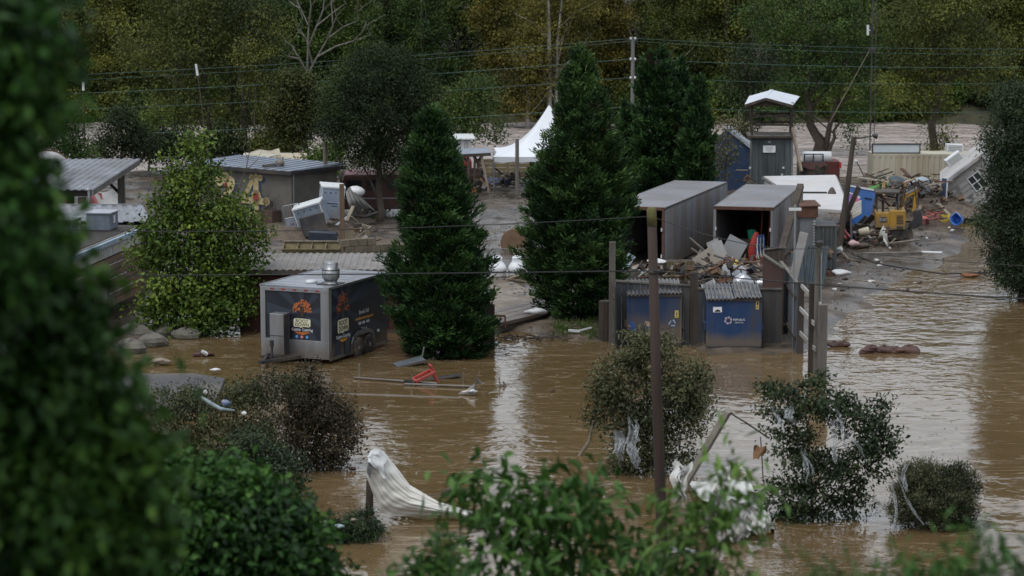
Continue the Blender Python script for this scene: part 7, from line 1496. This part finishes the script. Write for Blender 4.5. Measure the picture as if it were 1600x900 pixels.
# ---------------------------------------------------------------- floating things in the open flood
t = thing('collapsed_canopy', 'collapsed white canopy poles floating before the food trailer', 'tent frame', G(640, 600, .05)); o_ = t.location
q = lambda x, y, z=.06: G(x, y, z) - o_
for p0, p1 in (((553, 590), (683, 599)), ((632, 600), (742, 604)), ((508, 615), (720, 622))): b = MB(); b.cyl(q(*p0, z=.05 if p0[0] > 510 else -.005), q(*p1, z=.05 if p0[0] > 510 else -.005), .035, n=8); b.obj('pole', alu, t)
for x, y in ((561, 588), (643, 604), (724, 601)): b = MB(); b.cyl(q(x, y, -.05), q(x, y, -.05) + Vector((0, 0, .42)), .03, n=6); b.obj('stub', alu, t)
b = MB(); b.box(q(638, 597, .1), (.28, .1, .12)); b.obj('clamp', darksteel, t)
t = thing('red_chair', 'upturned red frame chair floating among the canopy poles', 'chair', G(664, 592, .12), rot=(0, rad(-24), rad(16))); t.scale = (.86, .86, .8); red = mat('muted_red', (.40, .045, .035), (.28, .03, .025), .5, 3, stain=(.12, .08, .06), stain_amt=.4)
b = MB(); b.bb(-.42, .42, -.32, -.24, .08, .2); b.bb(-.42, .42, .24, .32, .08, .2); b.bb(.3, .42, -.24, .24, .08, .2); b.bb(-.42, -.32, -.24, .24, .08, .2); b.obj('seat_frame', red, t, bevel=.02)
for sx, sy in ((.36, -.27), (.36, .27), (-.36, -.27), (-.36, .27)): b = MB(); b.beam((sx, sy, .1), (sx * 1.05, sy, -.32), .06); b.obj('leg', red, t)
b = MB(); b.bb(.36, .42, -.24, .24, .2, .42); b.obj('back_bar', red, t)
t = thing('dark_board', 'dark grey board half sunk behind the red chair', 'board', G(690, 590, .03), rot=(rad(4), rad(-6), rad(14))); b = MB(); b.box((0, 0, 0), (1.2, .3, .04)); b.obj('board', darksteel, t)
t = thing('solar_panel', 'grey flat folded table floating near the trailer wheels', 'table', G(640, 566, .10), rot=(rad(6), rad(-10), rad(22))); b = MB(); b.box((0, 0, 0), (1.0, .5, .05)); b.obj('top', mat('slate_top', (.12, .135, .155), (.085, .095, .11), .4, 2), t, bevel=.01); b = MB(); b.box((0, -.26, .0), (1.04, .03, .07)); b.box((0, .26, .0), (1.04, .03, .07)); b.obj('rim', alu, t); b = MB(); b.cyl((.48, .1, 0), (.62, .15, .35), .025, n=6); b.obj('leg', alu, t); b = MB(); b.cyl((.46, -.2, 0), (.6, -.15, -.2), .025, n=6); b.obj('leg', alu, t)
t = thing('plastic_bag', 'white and black wet sheet end at the tip of the floating poles', 'plastic sheet', G(739, 617, .02)); b = MB(); b.sheet(lambda u, v: (-.55 * u * v + .08, .1 * v, .42 * (1 - u) * (1 - .3 * v) + .02 * math.sin(9 * u)), 6, 5, .02); b.obj('sheet', alu, t); b = MB(); b.blob((.0, 0, .12), .08, 5, 10, 6, .45, (1.5, .5, .6)); b.obj('fold', whiteclean, t, True)
for i, (pts, lab) in enumerate((([(743, 590), (752, 599), (765, 603), (790, 607)], 'grey twisted branch sticking out of the water right of the poles'), ([(786, 596), (790, 603), (797, 612)], 'small dark forked branch standing in the water right of the grey one'))):
    t = thing('drift_branch', lab, 'branch', G(pts[1][0], pts[1][1], .0)); b = MB(); ps = [P(x, y, t.location.y) - t.location for x, y in pts]; b.tube(ps, [.03, .05, .045, .02][:len(ps)], 6); b.tube([ps[1], ps[1] + Vector((-.18, 0, .05)), ps[1] + Vector((-.2, 0, .3))], [.03, .025, .012], 5); b.obj('branch', woodg, t)
for i, (x, y, s, lab) in enumerate(((1312, 541, .22, 'small dark brown clump floating right of the electric post'), (1391, 550, .34, 'long reddish brown clump floating on the right flood water'), (318, 556, .2, 'brown clump with a white scrap floating left of the trailer'), (863, 612, .08, 'tiny dark stub poking from the water in the middle'), (550, 735, .09, 'small black stub poking out right of the drowned bush'))):
    t = thing('drift_clump', lab, 'driftwood', G(x, y, .02)); b = MB(); k_ = 4 if s > .3 else (2 if s > .15 else 1)
    for k in range(k_): b.blob(((k - (k_ - 1) / 2) * s * 1.25, .05 * (k % 2), .05), s * (1 - .12 * (k % 3)), k + i * 5, 12, 7, .4, (1.15, .7, .5))
    b.obj('clump', mat('wet_brown', (.095, .045, .035), (.05, .026, .022), .55, 4, bump=.8), t)
    if s == .2: b = MB(); b.box((.05, -.1, .12), (.22, .14, .08), (.4, .5, .3)); b.obj('scrap', whiteclean, t)
for i, (x, y) in enumerate(((336, 585), (250, 571))): lump('litter_scrap', ('white bottle scrap near the asphalt verge edge', 'pale brown scum patch on the water left of the trailer')[i], 'litter', x, y, G(x, y, 0).y, (.12, .22)[i], (whiteclean, wood)[i], (1.5, .8, .4), .3, 4 + i)
# rocks left of the trailer
rk = mat('bank_rock', (.20, .185, .165), (.11, .10, .09), .85, 2.5, bump=.7, stain=(.06, .065, .03), stain_amt=.45)
for i, (x, y, s) in enumerate(((214, 522, .55), (235, 536, .5), (262, 520, .42), (290, 524, .42), (205, 545, .5), (247, 515, .35), (228, 516, .3))):
    t = thing('rock', ('grey rock below the kiosk corner', 'largest pale rock at the water edge', 'brown flat rock right of the pale rock', 'small dark rock nearest the trailer on the rock bank', 'lowest dark rock of the bank at the left', 'small rock behind the pale rock', 'light flat stone on top of the rock bank')[i], 'rock', G(x, y, .1)); b = MB(); b.blob((0, 0, 0), s, i + 3, 12, 7, .28, (1.15, .9, .62)); b.obj('stone', rk, t)

# ---------------------------------------------------------------- foreground flood: pole, draped sheet, leaning post, plastic
a = A(1036, 888, 0); h = P(1018, 327, a.Y).z; t = thing('utility_pole', 'rusty brown foreground utility pole with a mossy top, standing in the water', 'utility pole', a.o)
xt = P(1018, 327, a.Y).x - a.o.x; b = MB(); b.tube([(.02, 0, -.8), (.0, 0, 0), (xt * .5 - .015, 0, h * .5), (xt, 0, h)], [.135, .13, .115, .1], 16); b.obj('pole', mat('pole_rusty', (.046, .029, .023), (.02, .014, .012), .85, 1.4, bump=.6, stain=(.06, .046, .038), stain_amt=.4, streak=True), t, True)
b = MB(); b.tube([(xt * .955, 0, h * .955), (xt, 0, h * 1.0), (xt, 0, h + .04)], [.108, .106, .07], 16); b.obj('moss_cap', mat('moss', (.17, .16, .05), (.10, .095, .045), .95, 6, bump=.7), t, True)
zt = P(1021, 424, a.Y).z; b = MB(); b.lathe([(.125, zt - .03), (.13, zt), (.125, zt + .03)], (xt * .83, 0, 0), 16); b.obj('band', darksteel, t)
pc = P(1021, 423, a.Y - .12)
cable('thick black cable crossing the whole picture and sagging to the right past the rusty pole', [P(-700, 424, 80), pc, P(2300, 500, 47)], .015, wb, sag=.12)
pt = P(1018, 338, a.Y + .1)
cable('thin black wire running from the mossy pole top down to the electric post', [P(-100, 352, 72), pt, P(1276, 388, G(1275, 584, 0).y)], .011, wb, sag=.25)
cable('thin hanging wire from the electric post to the right edge', [P(1276, 388, G(1275, 584, 0).y), P(1800, 425, 78)], .010, wb, sag=.1)
# draped white sheet on a dark stake
a = A(578, 800, 0); Ys = a.Y; t = thing('wooden_stake', 'dark stake under the upper end of the draped white sheet', 'post', a.o); b = MB(); b.tube([(-.02, 0, -.4), (.0, 0, .6), (.03, 0, a.z(722))], [.10, .095, .08], 10); b.obj('post', woodd, t, True); Ys = G(640, 814, 0).y
t = thing('plastic_sheet', 'big white plastic sheet draped from the dark stake down into the water', 'plastic sheet', a.o); o_ = a.o
top = [(577, 706), (586, 700), (600, 706), (616, 726), (640, 758), (684, 784), (742, 801)]
bot = [(572, 742), (582, 768), (594, 800), (612, 806), (640, 806), (690, 806), (738, 812)]
def interp(pl, u):
    k = min(int(u * (len(pl) - 1)), len(pl) - 2); f = u * (len(pl) - 1) - k; return pl[k][0] + (pl[k + 1][0] - pl[k][0]) * f, pl[k][1] + (pl[k + 1][1] - pl[k][1]) * f
def drape(u, v):
    x0_, y0_ = interp(top, u); x1_, y1_ = interp(bot, u); x, y = x0_ + (x1_ - x0_) * v, y0_ + (y1_ - y0_) * v
    fold = math.sin(v * 8 + u * 5.5 + 1.5 * math.sin(3 * u)) * .034 * math.sin(PI * min(1, v * 1.1)) + .03 * math.sin(u * 19 - v * 4) * (1 - u * .6) + .008 * math.sin(31 * v + 9 * u) + .006 * math.sin(57 * v - 14 * u + 2 * math.sin(9 * u)) + .006 * math.sin(41 * u + 23 * v)
    p = P(x, y, Ys - .1 + fold - .2 * math.sin(PI * v) + .25 * u); p = p - o_; p.z = max(p.z, -.03); return p
sheetm = mat('sheet_white', (.62, .625, .61), (.52, .525, .50), .5, 1.5, stain=(.5, .46, .38), stain_amt=.4)
b = MB(); b.sheet(drape, 90, 80, .008); b.obj('sheet', sheetm, t, True)
b = MB(); b.sheet(lambda u, v: drape(u * .36 + .02 * math.sin(9 * v), v * .40) + Vector((0, -.10 - .05 * math.sin(PI * u * 2) , .0 + .02 * math.sin(12 * u))), 26, 20, .012); b.obj('upper_fold', mat('sheet_translucent', (.66, .68, .68), (.5, .52, .53), .35, 3), t, True)
b = MB(); b.sheet(lambda u, v: drape(.01 + u * .09, .05 + v * .75) + Vector((0, -.06, 0)), 8, 20, .01); b.obj('grey_flap', mat('sheet_grey', (.30, .32, .34), (.2, .215, .23), .4, 4, streak=True), t, True)
# drift branches
t = thing('drift_branch', 'brown forked driftwood branch right of the draped sheet', 'branch', G(700, 775, 0)); o_ = t.location; q = lambda x, y: P(x, y, o_.y) - o_; b = MB()
b.tube([q(690, 773), q(712, 758), q(738, 746), q(754, 732)], [.05, .085, .06, .03], 8); b.tube([q(668, 774), q(700, 776), q(722, 768), q(730, 764)], [.02, .04, .04, .02], 6); b.tube([q(736, 748), q(770, 746), q(800, 750)], [.04, .03, .015], 6); b.obj('branch', bark, t, True)
t = thing('drift_branch', 'thin pale stake leaning out of the grey-green shrub', 'branch', G(905, 712, 0)); o_ = t.location; q = lambda x, y: P(x, y, o_.y) - o_; b = MB(); b.tube([q(903, 716), q(920, 690), q(932, 640)], [.05, .045, .02], 6); b.obj('branch', wood, t)
# leaning grey post and rod, rag
a = A(1084, 730, Y=60); pA, pB = P(1080, 740, 60.5), P(1138, 642, 60.0); t = thing('leaning_post', 'pale weathered post leaning over the water with a thin rod at its top', 'post', pA); b = MB(); b.beam(-(pB - pA) * .45, pB - pA, .21, .14); b.obj('post', mat('pale_post', (.34, .32, .27), (.22, .205, .17), .85, 2, bump=.5, stain=(.14, .13, .09), stain_amt=.4), t)
b = MB(); b.tube([P(1140, 645, 59.95) - pA, P(1165, 660, 59.9) - pA, P(1202, 685, 60) - pA], .022, 6); b.obj('rod', darksteel, t)
t = thing('rag', 'orange-brown torn rag hanging on a thin stem near the leaning post', 'rag', P(1188, 705, 60)); b = MB(); b.sheet(lambda u, v: (-.16 + .3 * u, .05 * math.sin(5 * u + 3 * v), .12 - (.32 if u < .4 else .2) * v + .03 * math.sin(8 * u)), 8, 6, .012); b.obj('cloth', mat('rag_brown', (.20, .11, .05), (.12, .065, .035), .8, 5), t); b = MB(); b.tube([(.0, .02, .35), (.03, .02, 0), (.08, .03, -.7), (.14, .03, -.95)], [.012, .015, .015, .012], 5); b.obj('stem', woodd, t)
# plastic shreds caught in shrubs
film = bpy.data.materials.new('plastic_film'); film.use_nodes = True; nn = film.node_tree.nodes; ll = film.node_tree.links; pb = nn['Principled BSDF']; pb.inputs['Base Color'].default_value = (.52, .55, .58, 1); pb.inputs['Roughness'].default_value = .3
tr_ = nn.new('ShaderNodeBsdfTransparent'); ms = nn.new('ShaderNodeMixShader'); nz = nn.new('ShaderNodeTexNoise'); nz.inputs['Scale'].default_value = 9; mrn = nn.new('ShaderNodeMapRange'); mrn.inputs[1].default_value = .35; mrn.inputs[2].default_value = .7; mrn.inputs[3].default_value = .06; mrn.inputs[4].default_value = .48
ll.new(nz.outputs[0], mrn.inputs[0]); ll.new(mrn.outputs[0], ms.inputs[0]); ll.new(tr_.outputs[0], ms.inputs[1]); ll.new(pb.outputs[0], ms.inputs[2]); ll.new(ms.outputs[0], nn['Material Output'].inputs[0])
def wisp(label, px, py, w_, h_, Y, seed, m_=film, dx=0, n=3):
    r = random.Random(seed); p = P(px, py, Y); s = mpp(p); t = thing('plastic_shred', label, 'plastic shred', p); b = MB()
    for k in range(n):
        x0 = r.uniform(-.35, .35) * w_ * s; ln = h_ * s * r.uniform(.45, 1); z0 = h_ * s * .5 - r.uniform(0, .35) * h_ * s; y0 = r.uniform(-.12, .12)
        wd_ = w_ * s * r.uniform(.10, .26); f1, f2, f3, sl = r.uniform(3, 8), r.uniform(4, 9), r.uniform(0, 6), r.uniform(-.35, .35) + dx * .02
        def fn(u, v):
            ww = wd_ * (.35 + .65 * abs(math.sin(PI * (.12 + .8 * v) + .4 * math.sin(5 * v + f3)))) * (1 + .18 * math.sin(23 * v + f3))
            return (x0 + (u - .5) * ww + sl * ln * v + .05 * math.sin(f1 * v + f3), y0 + .05 * math.sin(f2 * u * 2 + f3 + 3 * v) + .06 * math.sin(f1 * v), z0 - ln * v + .02 * math.sin(9 * u + f2 * v))
        b.sheet(fn, 8, 18, .003)
    o = b.obj('film', m_, t, True); o['kind'] = 'stuff'
wisp('clear plastic wisp billowing on the left flank of the dense round shrub', 1406, 770, 34, 92, 58.9, 1, dx=14)
wisp('grey plastic netting hanging low in the grey-green shrub', 965, 700, 70, 62, 65, 2); wisp('white plastic strip folded high in the grey-green shrub', 990, 665, 26, 40, 64.9, 3)
wisp('white plastic shred across the top left of the open leafy shrub', 1218, 655, 60, 52, 59.6, 4, dx=10); wisp('long white plastic ribbon in the middle of the open leafy shrub', 1302, 672, 34, 70, 59.6, 5, dx=26); wisp('small torn plastic shred low in the open leafy shrub', 1250, 720, 24, 60, 59.5, 6, dx=12)
wisp('hanging clear plastic strand between the open shrub and the round shrub', 1368, 790, 22, 50, 59.4, 7)
wisp('large torn white plastic sheet in the water behind the drooping sprigs', 1140, 808, 120, 90, 58.3, 8, white, 20, 9); wisp('small white plastic flap beside the foot of the leaning post', 1062, 752, 40, 50, 58.8, 9, white)
t = thing('plastic_sheet', 'torn white sheet lying in the water below the leaning post, behind the sprigs', 'plastic sheet', G(1130, 800, .05)); o_ = t.location
def torn(u, v):
    x = 1075 + 70 * u + 70 * v + 10 * math.sin(7 * u + 3 * v); y = 752 + 95 * v - 22 * u + 8 * math.sin(9 * v + 4 * u)
    q_ = G(x, y, .10 + .07 * math.sin(11 * u + 5 * v) + .06 * math.sin(17 * v - 6 * u) + .05 * math.sin(29 * u * v)); return q_ - o_
b = MB(); b.sheet(torn, 26, 40, .01); b.obj('sheet', sheetm, t, True)
t = thing('plastic_sheet', 'white sheet end bunched at the foot of the leaning post', 'plastic sheet', P(1066, 745, 59.6)); b = MB(); b.sheet(lambda u, v: (-.25 + .5 * u * (1 - .4 * v) + .04 * math.sin(9 * v), .10 * math.sin(9 * u + 4 * v), .32 - .7 * v + .06 * math.sin(7 * u)), 18, 18, .008); b.obj('sheet', sheetm, t, True)
wisp('grey blue plastic sheet draped low on the rusty foreground pole', 1036, 868, 34, 62, 55.9, 10, MATS['sheet_grey'])
t = thing('foam_scrap', 'white ragged foam scraps floating right of the rusty pole', 'foam', G(1066, 868, .04)); b = MB(); r = random.Random(4)
for k in range(7): b.box((r.uniform(-.35, .4), r.uniform(-.2, .2), .03 + .02 * k), (r.uniform(.15, .45), r.uniform(.06, .16), .04), (r.uniform(-.3, .3), r.uniform(-.2, .2), r.uniform(-1, 1)))
b.obj('scraps', whiteclean, t)
pA, pB = G(1150, 790, .35), G(1200, 832, .05); t = thing('loose_plank', 'pale yellow-tipped board sloping into the water left of the open shrub', 'plank', pA); b = MB(); b.beam((0, 0, 0), (pB - pA) * .72, .18, .06); b.obj('plank', wood, t); b = MB(); b.beam((pB - pA) * .72, pB - pA, .182, .062); b.obj('yellow_tip', mat('yellow_tip', (.45, .27, .05), None, .6), t)
# pale blue tangle in the brush
t = thing('plastic_tangle', 'pale blue plastic tangle caught in the olive brush by the verge', 'plastic sheet', P(345, 632, 63.4)); s = mpp(t.location); b = MB(); b.tube([(-30 * s, 0, 12 * s), (-15 * s, -.05, 2 * s), (0, -.08, -6 * s), (22 * s, -.05, -9 * s)], [.03, .055, .05, .025], 8); b.obj('strip', mat('pale_blue_plastic', (.27, .36, .385), (.15, .19, .2), .45, 3), t, True); b = MB(); b.blob((8 * s, -.06, 3 * s), .10, 3, 12, 8, .3, (1.2, .6, .8)); b.obj('can', mat('blue_can', (.08, .13, .24), (.3, .33, .4), .4, 6), t, True); b = MB(); b.blob((-24 * s, .0, 20 * s), .05, 5, 8, 6, .4); b.blob((36 * s, 0, -14 * s), .05, 6, 8, 6, .4, (1.2, .6, 1)); b.obj('scraps', whiteclean, t)
for i, (x, y) in enumerate(((505, 815), (530, 822), (552, 812))):
    lump('litter_scrap', ('pale cup caught on the left of the small brush clump', 'white-blue bottle in the middle of the small brush clump', 'brownish white scrap at the right of the small brush clump')[i], 'litter', x, y, 57.9, (.06, .08, .05)[i], (cream, MATS['pale_blue_plastic'], wood)[i], (1.4, .8, .6), .25, i + 2)

# ---------------------------------------------------------------- uncountable small stuff on the mud
def scatter(name, polys, n, seed, m, kind_, smin, smax):
    r = random.Random(seed); lv = Leaves(seed); pts = []; tries = 0
    while len(pts) < n and tries < n * 30:
        tries += 1; x0_, x1_, y0_, y1_ = polys[r.randrange(len(polys))]
        q_ = G(r.uniform(x0_, x1_), r.uniform(y0_, y1_), .3); h = float(hgt(np.array([[q_.x]]), np.array([[q_.y]]))[0, 0])
        if h > .03: pts.append((q_.x, q_.y, h))
    pts = np.array(pts)
    if kind_ == 'chips':
        d = lv.rg.normal(0, 1, (len(pts), 3)) * np.array([1, 1, .25]); pts[:, 2] += .02
        lv.add(pts, d, lv.rg.uniform(smin, smax, len(pts)), lv.rg.uniform(smin, smax, len(pts)) * .45, lv.rg.uniform(0, 1, len(pts)), .35)
    else:
        pts = np.repeat(pts, 9, 0) + lv.rg.normal(0, .07, (len(pts) * 9, 3)) * np.array([1, 1, 0]); d = lv.rg.normal(0, .45, (len(pts), 3)) + np.array([0, 0, 1])
        lv.add(pts, d, smax, .025, lv.rg.uniform(0, 1, len(pts)), .2)
    return lv.obj(name, m, None, 'stuff')
chips = leafmat('debris_chips', (.035, .028, .022), (.12, .095, .07), (.30, .27, .22), 0, .8, 0)
scatter('mud_debris', [(640, 830, 300, 440), (1280, 1480, 330, 480), (1180, 1500, 260, 330), (400, 620, 330, 410), (770, 960, 430, 525), (700, 860, 265, 330), (240, 420, 470, 545)], 2600, 1, chips, 'chips', .05, .22)
scatter('grass', [(1090, 1262, 552, 578), (700, 740, 350, 380), (865, 950, 495, 530), (575, 600, 300, 345), (780, 850, 515, 530)], 620, 2, LM['green'], 'grass', .1, .2)

def rubble(name, zones, m_list, seed):
    """jumbled splinters, laths and lumps lying in and on the wreckage, too many and too small to pick apart"""
    r = random.Random(seed)
    for m_, share in m_list:
        b = MB()
        for (x0_, x1_, y0_, y1_, ya, yb, n) in zones:
            for k in range(int(n * share)):
                p = P(r.uniform(x0_, x1_), r.uniform(y0_, y1_), r.uniform(ya, yb))
                if p.z < .28: p.z = .32
                if r.random() < .7: b.box(p, (r.uniform(.25, 1.0), r.uniform(.03, .13), r.uniform(.015, .05)), (r.uniform(-.5, .5), r.uniform(-.7, .7), r.uniform(0, PI)))
                else: b.box(p, [r.uniform(.08, .3) for _ in range(3)], (r.uniform(-1, 1), r.uniform(-1, 1), r.uniform(0, PI)))
        o = b.obj(name, m_); o['kind'] = 'stuff'
ZN = [(1360, 1478, 280, 332, 124, 131, 300), (1316, 1392, 352, 394, 113, 118.5, 190), (968, 1080, 414, 448, 96, 99, 110), (1088, 1214, 405, 450, 96, 101, 210), (1455, 1505, 296, 332, 126, 130, 50),
      (540, 590, 350, 400, 109, 118, 50), (1165, 1195, 270, 305, 132, 140, 30), (1240, 1312, 388, 402, 103, 108, 24), (765, 850, 268, 292, 140, 147, 60), (700, 770, 285, 300, 134, 140, 26)]
rubble('wreckage_rubble', ZN, [(woodd, .30), (wood, .20), (darksteel, .18), (woodb, .12), (white, .07), (rust, .13)], 3)
lv = Leaves(31); zs = [(1300, 1560, 480, 620), (620, 940, 530, 640), (230, 420, 545, 600), (480, 720, 640, 740), (560, 720, 815, 880), (1100, 1260, 560, 620), (1380, 1580, 640, 860)]
r = random.Random(12); pts = []
for k in range(420):
    z_ = zs[r.randrange(len(zs))]; q_ = G(r.uniform(z_[0], z_[1]), r.uniform(z_[2], z_[3]), .012); pts.append(q_[:])
pts = np.array(pts); lv.add(pts, lv.rg.normal(0, 1, (len(pts), 3)) * np.array([1, 1, .05]), lv.rg.uniform(.05, .16, len(pts)), lv.rg.uniform(.03, .07, len(pts)), lv.rg.uniform(0, .7, len(pts)), .1, np.array([0, 0, 3.]))
lv.obj('floating_leaves', chips, None, 'stuff')
